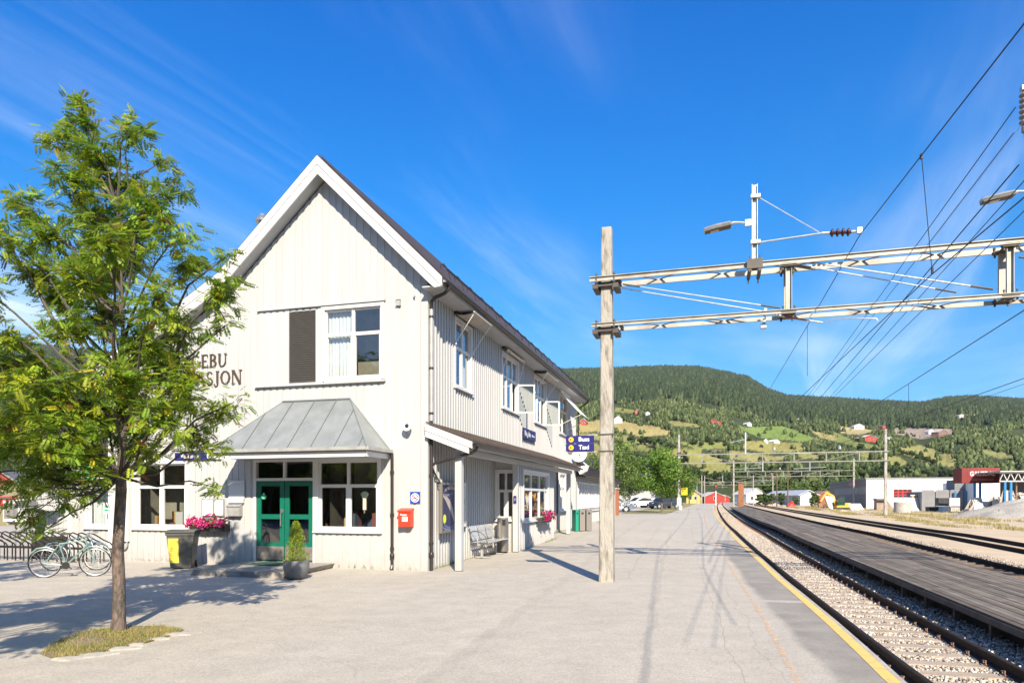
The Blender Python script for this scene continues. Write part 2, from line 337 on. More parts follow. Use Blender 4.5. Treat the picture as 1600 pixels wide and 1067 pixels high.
# ================================================================== GROUND
def asphalt_mat():
    m = bpy.data.materials.new('weathered_asphalt'); m.use_nodes = True; t = m.node_tree; b = t.nodes['Principled BSDF']
    b.inputs['Roughness'].default_value = .85; b.inputs['Specular IOR Level'].default_value = .3
    tc = N(t, 'ShaderNodeTexCoord'); uv = N(t, 'ShaderNodeUVMap')
    def noise(sc, det, lo, hi, a=0., bb=1., coord=tc.outputs['Object'], rough=.6, stretch=None):
        if stretch:
            mp = N(t, 'ShaderNodeMapping'); mp.inputs['Scale'].default_value = stretch; t.links.new(coord, mp.inputs[0]); coord = mp.outputs[0]
        n = N(t, 'ShaderNodeTexNoise'); n.inputs['Scale'].default_value = sc; n.inputs['Detail'].default_value = det; n.inputs['Roughness'].default_value = rough; t.links.new(coord, n.inputs['Vector'])
        r = N(t, 'ShaderNodeMapRange'); r.inputs['From Min'].default_value = lo; r.inputs['From Max'].default_value = hi; r.inputs['To Min'].default_value = a; r.inputs['To Max'].default_value = bb
        t.links.new(n.outputs[0], r.inputs[0]); return r.outputs[0], n
    def mixc(f, c1, c2, typ='MIX'):
        x = N(t, 'ShaderNodeMix', data_type='RGBA', blend_type=typ)
        for i, v in ((0, f), (6, c1), (7, c2)):
            if isinstance(v, (int, float)): x.inputs[i].default_value = v
            elif isinstance(v, tuple): x.inputs[i].default_value = (*v, 1)
            else: t.links.new(v, x.inputs[i])
        return x.outputs[2]
    big, _ = noise(.28, 5, .3, .7)
    base = mixc(big, (.45, .415, .355), (.405, .37, .315))
    # aggregate speckle
    vo = N(t, 'ShaderNodeTexVoronoi'); vo.inputs['Scale'].default_value = 75; t.links.new(tc.outputs['Object'], vo.inputs['Vector'])
    sr = N(t, 'ShaderNodeSeparateColor'); t.links.new(vo.outputs['Color'], sr.inputs[0])
    rr = N(t, 'ShaderNodeMapRange'); rr.inputs['To Min'].default_value = .74; rr.inputs['To Max'].default_value = 1.16; t.links.new(sr.outputs[0], rr.inputs[0])
    base = mixc(.85, base, rr.outputs[0], 'MULTIPLY')
    med, _ = noise(2.3, 6, .3, .7, .89, 1.05); base = mixc(1.0, base, med, 'MULTIPLY')
    # laid in lanes that run with the platform: faint seams and tyre darkening, from the surface's own (offset, distance) coordinates
    sp = N(t, 'ShaderNodeSeparateXYZ'); t.links.new(uv.outputs[0], sp.inputs[0]); u, v = sp.outputs[0], sp.outputs[1]
    lane, _ = noise(1.0, 3, .42, .62, 0, 1, uv.outputs[0], .5, (1.3, .05, 1))
    base = mixc(mth(t, 'MULTIPLY', lane, .16), base, (.30, .28, .25))
    # darker relaid strip beside the yellow line
    wob, _ = noise(.5, 2, 0, 1, -.12, .12, uv.outputs[0])
    a = N(t, 'ShaderNodeMapRange'); a.inputs['From Min'].default_value = -1.36; a.inputs['From Max'].default_value = -1.24; t.links.new(mth(t, 'ADD', u, wob), a.inputs[0])
    strip = mth(t, 'MULTIPLY', a.outputs[0], mth(t, 'LESS_THAN', v, 25.5), clamp=True)
    strip = mth(t, 'MULTIPLY', strip, mth(t, 'SUBTRACT', 1.0, mth(t, 'MULTIPLY', mth(t, 'GREATER_THAN', v, 11.2), mth(t, 'LESS_THAN', v, 11.45))))
    strip = mth(t, 'MULTIPLY', strip, mth(t, 'LESS_THAN', u, -.5))
    dn, _ = noise(1.6, 5, .3, .75, .45, 1.0); strip = mth(t, 'MULTIPLY', strip, dn)
    base = mixc(mth(t, 'MULTIPLY', strip, .85), base, (.165, .155, .14))
    # hairline cracks
    def crack(u0, amp, wd, vmin, vmax, k):
        wv, _ = noise(.9, 4, 0, 1, -amp, amp, uv.outputs[0], .6, (.2, 1, 1))
        d = mth(t, 'ABSOLUTE', mth(t, 'SUBTRACT', mth(t, 'ADD', u, wv), u0))
        g = mth(t, 'LESS_THAN', d, wd); g = mth(t, 'MULTIPLY', g, mth(t, 'LESS_THAN', v, vmax)); return mth(t, 'MULTIPLY', mth(t, 'MULTIPLY', g, mth(t, 'GREATER_THAN', v, vmin)), k)
    for a_ in ((-2.15, .12, .007, -5, 60, .35), (-3.05, .2, .05, -5, 30, .16), (-5.0, .3, .09, -5, 45, .12), (-3.7, .1, .010, 14, 80, .35), (-1.8, .2, .012, 3, 20, .2)):
        base = mixc(crack(*a_), base, (.16, .145, .13))
    vc = N(t, 'ShaderNodeTexVoronoi', feature='DISTANCE_TO_EDGE'); vc.inputs['Scale'].default_value = .17
    dw = N(t, 'ShaderNodeTexNoise'); dw.inputs['Scale'].default_value = 1.2; t.links.new(tc.outputs['Object'], dw.inputs['Vector'])
    ad = N(t, 'ShaderNodeMix', data_type='RGBA', blend_type='ADD'); ad.inputs[0].default_value = .7; t.links.new(tc.outputs['Object'], ad.inputs[6]); t.links.new(dw.outputs['Color'], ad.inputs[7]); t.links.new(ad.outputs[2], vc.inputs['Vector'])
    base = mixc(mth(t, 'MULTIPLY', mth(t, 'LESS_THAN', vc.outputs[0], .0016), .22), base, (.2, .185, .165))
    # sparse dark stains
    st, _ = noise(.9, 3, .66, .74, 0, .28); base = mixc(st, base, (.2, .18, .16))
    t.links.new(base, b.inputs['Base Color'])
    n2 = N(t, 'ShaderNodeTexNoise'); n2.inputs['Scale'].default_value = 110; n2.inputs['Detail'].default_value = 4; t.links.new(tc.outputs['Object'], n2.inputs['Vector'])
    n3 = N(t, 'ShaderNodeTexNoise'); n3.inputs['Scale'].default_value = 1.5; n3.inputs['Detail'].default_value = 3; t.links.new(tc.outputs['Object'], n3.inputs['Vector'])
    bp = N(t, 'ShaderNodeBump'); bp.inputs['Strength'].default_value = .5; bp.inputs['Distance'].default_value = .008; t.links.new(n2.outputs[0], bp.inputs['Height'])
    b2 = N(t, 'ShaderNodeBump'); b2.inputs['Strength'].default_value = .4; b2.inputs['Distance'].default_value = .05; t.links.new(n3.outputs[0], b2.inputs['Height']); t.links.new(bp.outputs[0], b2.inputs['Normal'])
    t.links.new(b2.outputs[0], b.inputs['Normal']); return m
ASPH = asphalt_mat()
EY = lambda Y: float(np.interp(Y, (6, 7.5, 9.2, 12, 18, 30, 48, 75, 120), (-.80, -.73, -.67, -.615, -.565, -.565, -.60, -.66, -.66)))
pave = ribbon('pavement', -14, 170, lambda Y: -75 if Y < 60 else -4.6, lambda Y: EY(Y)+.075, zg, ASPH, step=1, no=24); tag(pave, kind='structure')
lip = ribbon('platform_edge', -14, 170, lambda Y: EY(Y)+.077, lambda Y: EY(Y)+.125, zg, CONC, dz=-.005, skirt=.8); tag(lip, kind='structure')
YLINE = mat('yellow_line_paint', (.74, .47, .12), .6, col2=(.42, .33, .20), nscale=7, lo=.5, hi=.68, noise=.1, bump=.3, bscale=60)
def worn(name, c, lo, hi, sc):
    m = bpy.data.materials.new(name); m.use_nodes = True; t = m.node_tree; b = t.nodes['Principled BSDF']; b.inputs['Base Color'].default_value = (*c, 1); b.inputs['Roughness'].default_value = .8
    tc = N(t, 'ShaderNodeTexCoord'); n = N(t, 'ShaderNodeTexNoise'); n.inputs['Scale'].default_value = sc; n.inputs['Detail'].default_value = 6; n.inputs['Roughness'].default_value = .7; t.links.new(tc.outputs['Object'], n.inputs['Vector'])
    r = N(t, 'ShaderNodeMapRange'); r.inputs['From Min'].default_value = lo; r.inputs['From Max'].default_value = hi; t.links.new(n.outputs[0], r.inputs[0])
    tr = N(t, 'ShaderNodeBsdfTransparent'); ms = N(t, 'ShaderNodeMixShader'); t.links.new(r.outputs[0], ms.inputs[0]); t.links.new(tr.outputs[0], ms.inputs[1]); t.links.new(b.outputs[0], ms.inputs[2]); t.links.new(ms.outputs[0], t.nodes['Material Output'].inputs[0]); return m
tag(ribbon('yellow_line', -14, 168, lambda Y: EY(Y)-.06, lambda Y: EY(Y)+.065, zg, YLINE, dz=.004), kind='structure')
tag(ribbon('faded_line', -14, 110, lambda Y: EY(Y)-.88, lambda Y: EY(Y)-.82, zg, worn('faded_orange_paint', (.70, .46, .27), .44, .66, 7), dz=.004), kind='structure')

# broad valley-floor sheet under everything, out to the hills
def sheet(name, x0, x1, y0, y1, z, m): 
    b = MB(); b.add([(x0, y0, z), (x1, y0, z), (x1, y1, z), (x0, y1, z)], [(0, 1, 2, 3)]); o = b.build(name, m); tag(o, kind='structure'); return o
VALL = mat('valley_meadow', (.13, .15, .05), .9, col2=(.22, .19, .09), nscale=.02, noise=.2)
sheet('ground', -4000, 4000, -400, 5200, -1.15, VALL)
BALM = mat('ballast_bed', (.44, .39, .33), .9, col2=(.16, .14, .12), nscale=22, lo=.42, hi=.6, noise=.2, bump=1.0, bscale=24)
YARD = mat('yard_gravel', (.52, .41, .29), .95, col2=(.40, .32, .20), nscale=.6, lo=.3, hi=.7, noise=.2, bump=.8, bscale=14)
bed = ribbon('ballast_bed', -14, 420, -.60, 7.8, zt, BALM, dz=-.185, step=1, no=4); tag(bed, kind='structure')
yard = ribbon('yard_ground', -14, 420, lambda Y: 7.0, lambda Y: 95.0, zt, YARD, dz=-.155, step=2, no=6); tag(yard, kind='structure')

# ------------------------------------------------------------------ tracks
RAILM = mat('rail_steel', (.016, .012, .010), .7, 0, spec=.2, col2=(.03, .021, .016), nscale=6, noise=.2)
SLEEP = mat('concrete_sleeper', (.40, .34, .27), .9, col2=(.30, .24, .18), nscale=3, noise=.2, bump=.4, bscale=30)
SLEEPW = mat('timber_sleeper', (.16, .12, .09), .95, noise=.4, nscale=4)
CLIP = mat('rusty_clip', (.30, .17, .11), .7, noise=.3, nscale=20)
def rail_mb(off, y0, y1, h=.142):
    prof = [(-.062, -h), (.062, -h), (.062, -h+.012), (.010, -h+.03), (.010, -.045), (.034, -.032), (.034, -.004), (.026, 0), (-.026, 0), (-.034, -.004), (-.034, -.032), (-.010, -.045), (-.010, -h+.03), (-.062, -h+.012)]
    ys = [y0]+[float(y) for i, y in enumerate(_ys) if y0 < y < y1 and (i % 4 == 0 or y > 60)]+[y1]
    m = MB(); V = []; F = []; n = len(prof)
    for y in ys:
        for (a, z) in prof: x_, y_ = track(y, off+a); V.append((x_, y_, zt(y)+z))
    for i in range(len(ys)-1):
        for k in range(n): F.append((i*n+k, i*n+(k+1) % n, (i+1)*n+(k+1) % n, (i+1)*n+k))
    F.append(tuple(range(n))); m.add(V, F); return m
def make_track(label, o0, y0, y1, smat, near=True, sp=.52, sleepers=True, width=2.02, top=-.143):
    t = empty('railway_track', (0, 0, 0), 0, label, 'railway track')
    for o in (o0, o0+1.27): rail_mb(o, y0, y1).build('rail', RAILM, t, smooth=True)
    if not sleepers: return t
    s = float(np.interp(max(y0, 3), _ys, _s))-S0; cnt = 0; rest = MB(); cl = MB()
    smax = float(np.interp(min(y1, 190), _ys, _s))-S0
    while s < smax:
        Y = Y_of_s(s); d = tdir(Y); nrm = Vector((d.y, -d.x, 0)); cx, cy = track(Y, o0+.635); c = Vector((cx, cy, zt(Y)))
        mb = MB() if cnt < 98 else rest
        hw = width/2
        base = c+Vector((0, 0, top-.10))
        V = []
        for a, zz in ((-hw, 0), (hw, 0)):
            for b_ in (-.14, .14): V.append(base+nrm*a+d*b_)
        for a in (-hw, hw):
            for b_ in (-.11, .11): V.append(base+nrm*a+d*b_+Vector((0, 0, .10)))
        mb.add(V, [(0,1,3,2), (4,6,7,5), (0,4,5,1), (2,3,7,6), (0,2,6,4), (1,5,7,3)])
        if cnt < 98: mb.build('sleeper', smat, t)
        if near and Y < 60:
            for o in (0, 1.27):
                for sd in (-1, 1):
                    q = c+nrm*(o-.635+sd*.085)+Vector((0, 0, -.120))
                    cl.tube([q+d*.05+nrm*sd*.02, q+d*.06+nrm*sd*.03+Vector((0,0,.03)), q+Vector((0,0,.04))+nrm*sd*.015, q-d*.05+nrm*sd*.04+Vector((0,0,.025)), q-d*.05+nrm*sd*.03-Vector((0,0,.01))], .008, 5)
                    cl.box(q.x-.025, q.x+.025, q.y-.025, q.y+.025, q.z-.022, q.z-.012)
        cnt += 1; s += sp
    if rest.n: tag(rest.build('sleeper', smat, t), kind='stuff')
    if cl.n: tag(cl.build('rail_clip', CLIP, t, recalc=False), kind='stuff')
    return t
make_track('nearest railway track with dark rails on concrete sleepers beside the yellow line', 0, -14, 420, SLEEP)
make_track('railway track directly behind the long wooden platform, one rail showing', 4.95, -14, 250, SLEEPW, near=False, sp=.62)
make_track('rusty siding track in tan gravel, farthest from the station', 8.95, -14, 250, SLEEPW, near=False, sp=.62, top=-.165)

# ballast stones
def stones(name, spots, smin, smax, label, m, cols):
    n = len(spots)
    base = np.array([(1,0,0),(-1,0,0),(0,1,0),(0,-1,0),(0,0,1),(0,0,-1)], float)
    F0 = np.array([(0,2,4),(2,1,4),(1,3,4),(3,0,4),(2,0,5),(1,2,5),(3,1,5),(0,3,5)])
    sz = rng.uniform(smin, smax, n)
    V = base[None]*rng.uniform(.55, 1.2, (n, 6, 1))*sz[:, None, None]+rng.normal(0, .14, (n, 6, 3))*sz[:, None, None]
    a = rng.uniform(0, 6.28, n); b = rng.uniform(0, 1.2, n); ca, sa, cb, sb = np.cos(a), np.sin(a), np.cos(b), np.sin(b)
    M = np.zeros((n, 3, 3)); M[:,0,0]=ca; M[:,0,1]=-sa*cb; M[:,0,2]=sa*sb; M[:,1,0]=sa; M[:,1,1]=ca*cb; M[:,1,2]=-ca*sb; M[:,2,1]=sb; M[:,2,2]=cb
    V = np.einsum('nij,nkj->nki', M, V)+np.asarray(spots)[:, None, :]
    F = (F0[None]+6*np.arange(n)[:, None, None]).reshape(-1, 3)
    c = np.asarray(cols)[rng.integers(0, len(cols), n)]*rng.uniform(.7, 1.25, (n, 1))
    o = npmesh(name, V.reshape(-1, 3), F, m, np.repeat(c, 8, axis=0)); tag(o, label, 'ballast' if 'ballast' in name else 'stones', kind='stuff'); return o
STM = mat('stone_chips', (1, 1, 1), .85, attr='tint', noise=.2, nscale=30)
sp = []
def scatter(n, y0, y1, o0, o1, z, keep=None, jit=.02):
    k = 0
    while k < n:
        u = random.random(); Y = y0+(y1-y0)*u**1.5; o = random.uniform(o0, o1)
        if keep and not keep(Y, o): 
            if random.random() > .03: continue
        x_, y_ = track(Y, o); sp.append((x_, y_, zt(Y)+z+random.uniform(-jit, jit))); k += 1
SPC = .52
def between(Y, o):
    s = (float(np.interp(Y, _ys, _s))-S0-(float(np.interp(3, _ys, _s))-S0)) % SPC
    return .13 < s < SPC-.13
scatter(19000, 3.5, 34, .07, 1.20, -.160, between, .012)
scatter(9000, 3.5, 26, -.58, -.07, -.178, between, .012)
scatter(24000, 3.5, 40, 1.35, 2.15, -.16, lambda Y, o: o > 1.7 or between(Y, o), .03)
scatter(9000, 6, 60, 6.3, 7.3, -.135)
stones('ballast_stones', sp, .014, .030, 'pale broken ballast stones lying between the sleepers', STM, [(.56,.52,.46),(.42,.37,.31),(.68,.64,.58),(.32,.27,.22),(.48,.39,.30),(.20,.17,.15)])

# ------------------------------------------------------------------ wooden island platform
DECKM = mat('grey_deck_timber', (.17, .147, .12), .9, attr='tint', col2=(.08, .068, .056), nscale=2.2, lo=.3, hi=.75, noise=.2, bump=.5, bscale=30, coord='Object')
isl = empty('wooden_platform', (0, 0, 0), 0, 'long low platform of grey weathered planks between the two nearest tracks', 'wooden platform')
deck = MB(); npl = 21; d0, d1 = 1.80, 4.22; pw = (d1-d0)/npl
for k in range(npl):
    y = -12-random.uniform(0, 4)
    while y < 108:
        L = random.choice((3.6, 4.2, 4.8)); ye = min(y+L, 109)
        tn = random.uniform(.62, 1.35); tint = (tn*random.uniform(.98, 1.08), tn, tn*random.uniform(.92, 1.0))
        seg = 3; V = []
        z0 = random.uniform(-.004, .004)
        wdt = 1+(0 if ye < 40 else 0)
        for i in range(seg+1):
            yy = y+.006+(ye-y-.012)*i/seg
            for o_, dz in ((d0+k*pw+.006, -.035), (d0+k*pw+.006, 0), (d0+(k+1)*pw-.006, 0), (d0+(k+1)*pw-.006, -.035)):
                x_, y_ = track(yy, o_); V.append((x_, y_, zt(yy)+.27+dz+z0))
        F = []
        for i in range(seg):
            for j in range(4): F.append((i*4+j, i*4+(j+1) % 4, (i+1)*4+(j+1) % 4, (i+1)*4+j))
        F += [(0, 1, 2, 3), (seg*4+3, seg*4+2, seg*4+1, seg*4)]
        deck.add(V, F, 0, tint); y = ye
deck.build('deck', DECKM, isl)
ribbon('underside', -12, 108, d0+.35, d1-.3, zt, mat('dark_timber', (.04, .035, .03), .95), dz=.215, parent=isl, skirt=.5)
yy = 5.5
TIMB = mat('post_timber', (.20, .17, .14), .9, noise=.4, nscale=4)
while yy < 60:
    d = tdir(yy); x_, y_ = track(yy, d0+.20); q = Vector((x_, y_, zt(yy)))
    m = MB(); m.bar(q+Vector((0,0,-.25)), q+Vector((0,0,.23)), .08, .08, up=tuple(d)); m.build('post', TIMB, isl); yy += 1.35
x = MB(); 
jo = MB()
V = []; ys = [float(v) for v in _ys[::4] if -12 < v < 108]
for y_ in ys:
    for o_, dz in ((d0-.02, .135), (d0-.02, .232), (d0+.03, .232), (d0+.03, .135)): a_, b_ = track(y_, o_); V.append((a_, b_, zt(y_)+dz))
F = [(i*4+j, i*4+(j+1) % 4, (i+1)*4+(j+1) % 4, (i+1)*4+j) for i in range(len(ys)-1) for j in range(4)]
jo.add(V, F); jo.build('edge_beam', mat('edge_timber', (.12, .105, .09), .9, noise=.4, nscale=3), isl)
# ================================================================== STATION BUILDING
# local frame: origin at the near corner, +x along the gable towards the tracks, +y back along the platform side
BC = Vector((-1.983, 15.911, 0)); BA = math.atan2(-.273, .962)
B = empty('station_building', BC, BA, 'two-storey cream timber station house with steep gable, long platform side and low rear wing', 'station building')
def cladding(mb, axis, pos, u0, u1, zb, ztop, openings=(), out=-1, brd=.115, sp=.185, th=.015, phase=0):
    """sheet wall with openings plus upright cover boards. axis 'a': wall along x at y=pos; 'b': wall along y at x=pos"""
    pt = (lambda u, n, z: (u, pos+n, z)) if axis == 'a' else (lambda u, n, z: (pos+n, u, z))
    zb_ = zb if callable(zb) else (lambda u: zb)
    cuts = sorted({u0, u1, *[v for o in openings for v in o[:2] if u0 < v < u1], *[v for v in BREAKS if u0 < v < u1 and axis == 'a']})
    def col(x0, x1, n, fs):
        xm = (x0+x1)/2; ops = sorted([(o[2], o[3]) for o in openings if o[0] < xm < o[1]])
        z = None; segs = []; cur = ('b',)
        lo = None
        for (a, b) in ops:
            segs.append((lo, a)); lo = b
        segs.append((lo, None))
        for a, b in segs:
            za0 = zb_(x0) if a is None else a; za1 = zb_(x1) if a is None else a
            zt0 = ztop(x0) if b is None else b; zt1 = ztop(x1) if b is None else b
            if min(zt0-za0, zt1-za1) < .01: continue
            fs(x0, x1, za0, za1, zt0, zt1, n)
    def sheetf(x0, x1, a0, a1, t0, t1, n): mb.add([pt(x0, 0, a0), pt(x1, 0, a1), pt(x1, 0, t1), pt(x0, 0, t0)], [(0, 1, 2, 3)])
    for i in range(len(cuts)-1): col(cuts[i], cuts[i+1], 0, sheetf)
    def boardf(x0, x1, a0, a1, t0, t1, n):
        q = out*th
        V = [pt(x0, 0, a0), pt(x1, 0, a1), pt(x1, q, a1), pt(x0, q, a0), pt(x0, 0, t0), pt(x1, 0, t1), pt(x1, q, t1), pt(x0, q, t0)]
        mb.add(V, [(0,3,2,1), (4,5,6,7), (0,1,5,4), (1,2,6,5), (2,3,7,6), (3,0,4,7)])
    u = u0+phase
    while u < u1-.02:
        a, b = max(u, u0), min(u+brd, u1)
        ed = [v for o in openings for v in o[:2]]
        sub = sorted({a, b, *[v for v in ed if a < v < b]})
        for i in range(len(sub)-1):
            if sub[i+1]-sub[i] > .012: col(sub[i], sub[i+1], 0, boardf)
        u += sp
BREAKS = (-2.65, -5.45)
def gtop(a, low=0):     # underside of the roof over the gable wall
    if a > -2.65: return 9.42-(a+2.65)*.985
    if a > -5.45: return 9.42-(-2.65-a)*.91
    return 6.87-(-5.45-a)*.555
# openings of the gable: a0, a1, z0, z1
G_UP = (-2.68, -1.17, 4.56, 6.27)
G_LW = (-2.86, -1.25, .92, 2.60); G_DR = (-4.62, -3.00, .13, 2.60); G_WL = (-8.34, -6.76, .92, 2.60)
wall = MB()
cladding(wall, 'a', 0, -9.15, 0, -.02, gtop, [G_UP, G_LW, G_DR, G_WL, (-3.70, -2.865, 4.505, 6.30)], -1)
# platform side: upper floor and ground floor are one wall, openings b0, b1, z0, z1
W_UP = [(1.85, 3.05, 4.60, 6.32), (6.1, 7.95, 4.60, 6.32), (10.35, 12.15, 4.60, 6.32), (14.9, 16.7, 4.60, 6.32)]
W_LO = [(15.0, 16.2, 1.15, 2.75)]
cladding(wall, 'b', 0, 0, 19, lambda b: zg(16+b)-.02, lambda b: 6.72, W_UP+W_LO, 1, brd=.055, sp=.185, th=.03, phase=.12)
# rear gable, left side and lid behind, plain
wall.add([(0,19,0), (-9.15,19,0), (-9.15,19,4.8), (-5.45,19,6.87), (-2.65,19,9.42), (0,19,6.75)], [(0,1,2,3,4,5)])
wall.add([(-9.15,0,-.1), (-9.15,19,-.1), (-9.15,19,4.8), (-9.15,0,4.8)], [(0,1,2,3)])
wall.build('wall', WALLM, B)
cb = MB()   # corner boards
cb.box(-.13, .035, -.034, .0, -.01, 6.72); cb.box(.0, .036, .0, .13, -.01, 6.6); cb.box(-9.2, -9.02, -.03, .0, -.01, 4.72)
cb.build_each('corner_board', WALLM, B)
# windows -------------------------------------------------------------
def frame_pt(axis, pos, out): 
    return (lambda u, n, z: (u, pos+out*n, z)) if axis == 'a' else (lambda u, n, z: (pos+out*n, u, z))
def bx(mb, axis, pos, out, u0, u1, n0, n1, z0, z1, mi=0, tint=None):
    a, b = pos+out*n0, pos+out*n1
    if axis == 'a': mb.box(u0, u1, a, b, z0, z1, mi, tint)
    else: mb.box(a, b, u0, u1, z0, z1, mi, tint)
def window(parent, axis, pos, out, u0, u1, z0, z1, cols=2, transom=.36, trim=.09, curtain='sides', m=WHITE, roomd=1.3, open_col=None, sill=True, room=True, label=None, name='window', e=.3):
    f = MB()
    # outer architrave standing 3 cm proud, then sash frame set back
    bx(f, axis, pos, out, u0-trim, u0, -.02, .036, z0-.02, z1+trim); bx(f, axis, pos, out, u1, u1+trim, -.02, .036, z0-.02, z1+trim)
    bx(f, axis, pos, out, u0, u1, -.02, .036, z1, z1+trim)
    if sill:
        bx(f, axis, pos, out, u0-trim-.03, u1+trim+.03, -.02, .085, z0-.06, z0-.02); bx(f, axis, pos, out, u0-.0, u1+.0, -.02, .034, z0-.02, z0)
    else: bx(f, axis, pos, out, u0, u1, -.02, .036, z0-.04, z0)
    fr = .045
    bx(f, axis, pos, out, u0, u1, -.09, -.022, z0, z0+fr); bx(f, axis, pos, out, u0, u1, -.09, -.022, z1-fr, z1)
    bx(f, axis, pos, out, u0, u0+fr, -.09, -.022, z0+fr, z1-fr); bx(f, axis, pos, out, u1-fr, u1, -.09, -.022, z0+fr, z1-fr)
    W = (u1-u0); zt_ = z1-(z1-z0)*transom
    for k in range(1, cols): 
        c = u0+W*k/cols; bx(f, axis, pos, out, c-.035, c+.035, -.088, -.018, z0+fr, z1-fr)
    if transom: bx(f, axis, pos, out, u0+fr, u1-fr, -.086, -.012, zt_-.04, zt_+.04)
    for k in range(cols):      # sash rails round each lower light
        if open_col == k: continue
        a = u0+W*k/cols+.035; b = u0+W*(k+1)/cols-.035
        for q in ((a, a+.035, z0+fr, zt_-.04), (b-.035, b, z0+fr, zt_-.04)): bx(f, axis, pos, out, q[0], q[1], -.075, -.028, q[2], q[3])
        bx(f, axis, pos, out, a+.035, b-.035, -.075, -.028, z0+fr, z0+fr+.045)
    wo = f.build(name, m, parent)
    if label: wo['label'] = label
    g = MB(); pt = frame_pt(axis, pos, out)
    for k in range(cols):
        a = u0+W*k/cols; b = u0+W*(k+1)/cols
        for (q0, q1, lower) in (((z0, zt_, True), (zt_, z1, False)) if transom else ((z0, z1, True),)):
            if open_col == k and lower: continue
            g.add([pt(a, -.055, q0), pt(b, -.055, q0), pt(b, -.055, q1), pt(a, -.055, q1)], [(0, 1, 2, 3)])
    g.build('pane', GLASS, wo)
    if room:
        r = MB()
        A = [pt(u0-e, -.10, z0-.35), pt(u1+e, -.10, z0-.35), pt(u1+e, -.10, z1+.25), pt(u0-e, -.10, z1+.25)]
        D = [pt(u0-e, -roomd, z0-.35), pt(u1+e, -roomd, z0-.35), pt(u1+e, -roomd, z1+.25), pt(u0-e, -roomd, z1+.25)]
        r.add(A+D, [(4,5,6,7), (0,1,5,4), (1,2,6,5), (2,3,7,6), (3,0,4,7)]); r.build('interior', ROOM, wo, recalc=False)
    if curtain:
        c = MB(); 
        spans = {'sides': [(u0, u0+W*.2), (u1-W*.2, u1)], 'full': [(u0, u1)], 'left': [(u0, u0+W*.42)], 'right': [(u1-W*.4, u1)]}[curtain]
        for a, b in spans:
            n = max(6, int((b-a)/.03)); V = []; 
            for i in range(n+1):
                uu = a+(b-a)*i/n; dd = -.17+.018*math.sin(i*1.9)
                V += [pt(uu, dd, z0+.02), pt(uu, dd, z1+.02)]
            c.add(V, [(2*i, 2*i+2, 2*i+3, 2*i+1) for i in range(n)])
        c.build('curtain', CURT, wo, smooth=True)
    return wo
w_up = window(B, 'a', 0, -1, *G_UP, cols=2, transom=.36, curtain='left', sill=False)
w_lw = window(B, 'a', 0, -1, *G_LW, cols=2, transom=.36, curtain=None)
w_wl = window(B, 'a', 0, -1, *G_WL, cols=2, transom=.36, curtain=None)
# things standing in the ground floor windows
def stuffin(parent, u0, u1, z, seed):
    r = random.Random(seed); m = MB()
    for i in range(7):
        u = r.uniform(u0+.1, u1-.15); h = r.uniform(.08, .45); d = r.uniform(.25, .9); ww = r.uniform(.08, .4)
        t = r.choice([(.5,.3,.12), (.6,.58,.55), (.12,.25,.2), (.25,.08,.06), (.08,.1,.14), (.55,.4,.2)])
        m.box(u, u+ww, d, d+.2, z-.35, z-.35+h+.35, 0, t)
    m.build('furniture', COLM, parent)
stuffin(w_lw, G_LW[0], G_LW[1], .92, 3); stuffin(w_wl, G_WL[0], G_WL[1], .92, 5)
# hanging posy in the right light of the shop window
m = MB()
for k in range(9):
    a = -.9+k*.22; m.bar((-1.62, .02, 1.62), (-1.62+.13*math.sin(a), .02, 1.72+.14*math.cos(a)), .03, .004, tint=(.62, .66, .5))
m.bar((-1.62, .02, 1.42), (-1.62, .02, 1.68), .09, .004, tint=(.55, .5, .42)); m.bar((-1.63, .02, 1.34), (-1.62, .02, 1.45), .02, .004, tint=(.5, .42, .3))
m.build('window_posy', COLM, w_lw)
# upper gable window group: blank panel, louvre, long head and sill boards
lv = MB()
lv.box(-4.46, -3.70, -.045, 0, 4.50, 6.30); lv.box(-2.86, -2.72, -.045, 0, 4.50, 6.30)
lv.build('blank_panel', WALLM, B)
hs_ = MB(); hs_.box(-4.56, -1.05, -.07, 0, 6.37, 6.42); hs_.box(-4.62, -1.05, -.10, 0, 4.46, 4.50); hs_.build_each('window_board', WALLM, B)
lf = MB(); lf.box(-3.70, -3.655, -.05, .02, 4.50, 6.30); lf.box(-2.905, -2.86, -.05, .02, 4.50, 6.30); lf.box(-3.655, -2.905, -.05, .02, 4.50, 4.53)
lfo = lf.build('louvre', WALLM, B)
ls = MB(); zl = 4.56
while zl < 6.28: ls.bar((-3.655, -.022, zl), (-2.905, -.022, zl), .055, .010, up=(0, .75, .66)); zl += .0545
ls.build('louvre_slats', mat('louvre_grey', (.115, .108, .10), .7, noise=.1), lfo)
lb = MB(); lb.box(-3.655, -2.905, .005, .015, 4.53, 6.30); lb.build('louvre_backing', mat('dark_void', (.02, .018, .016), .9), lfo)

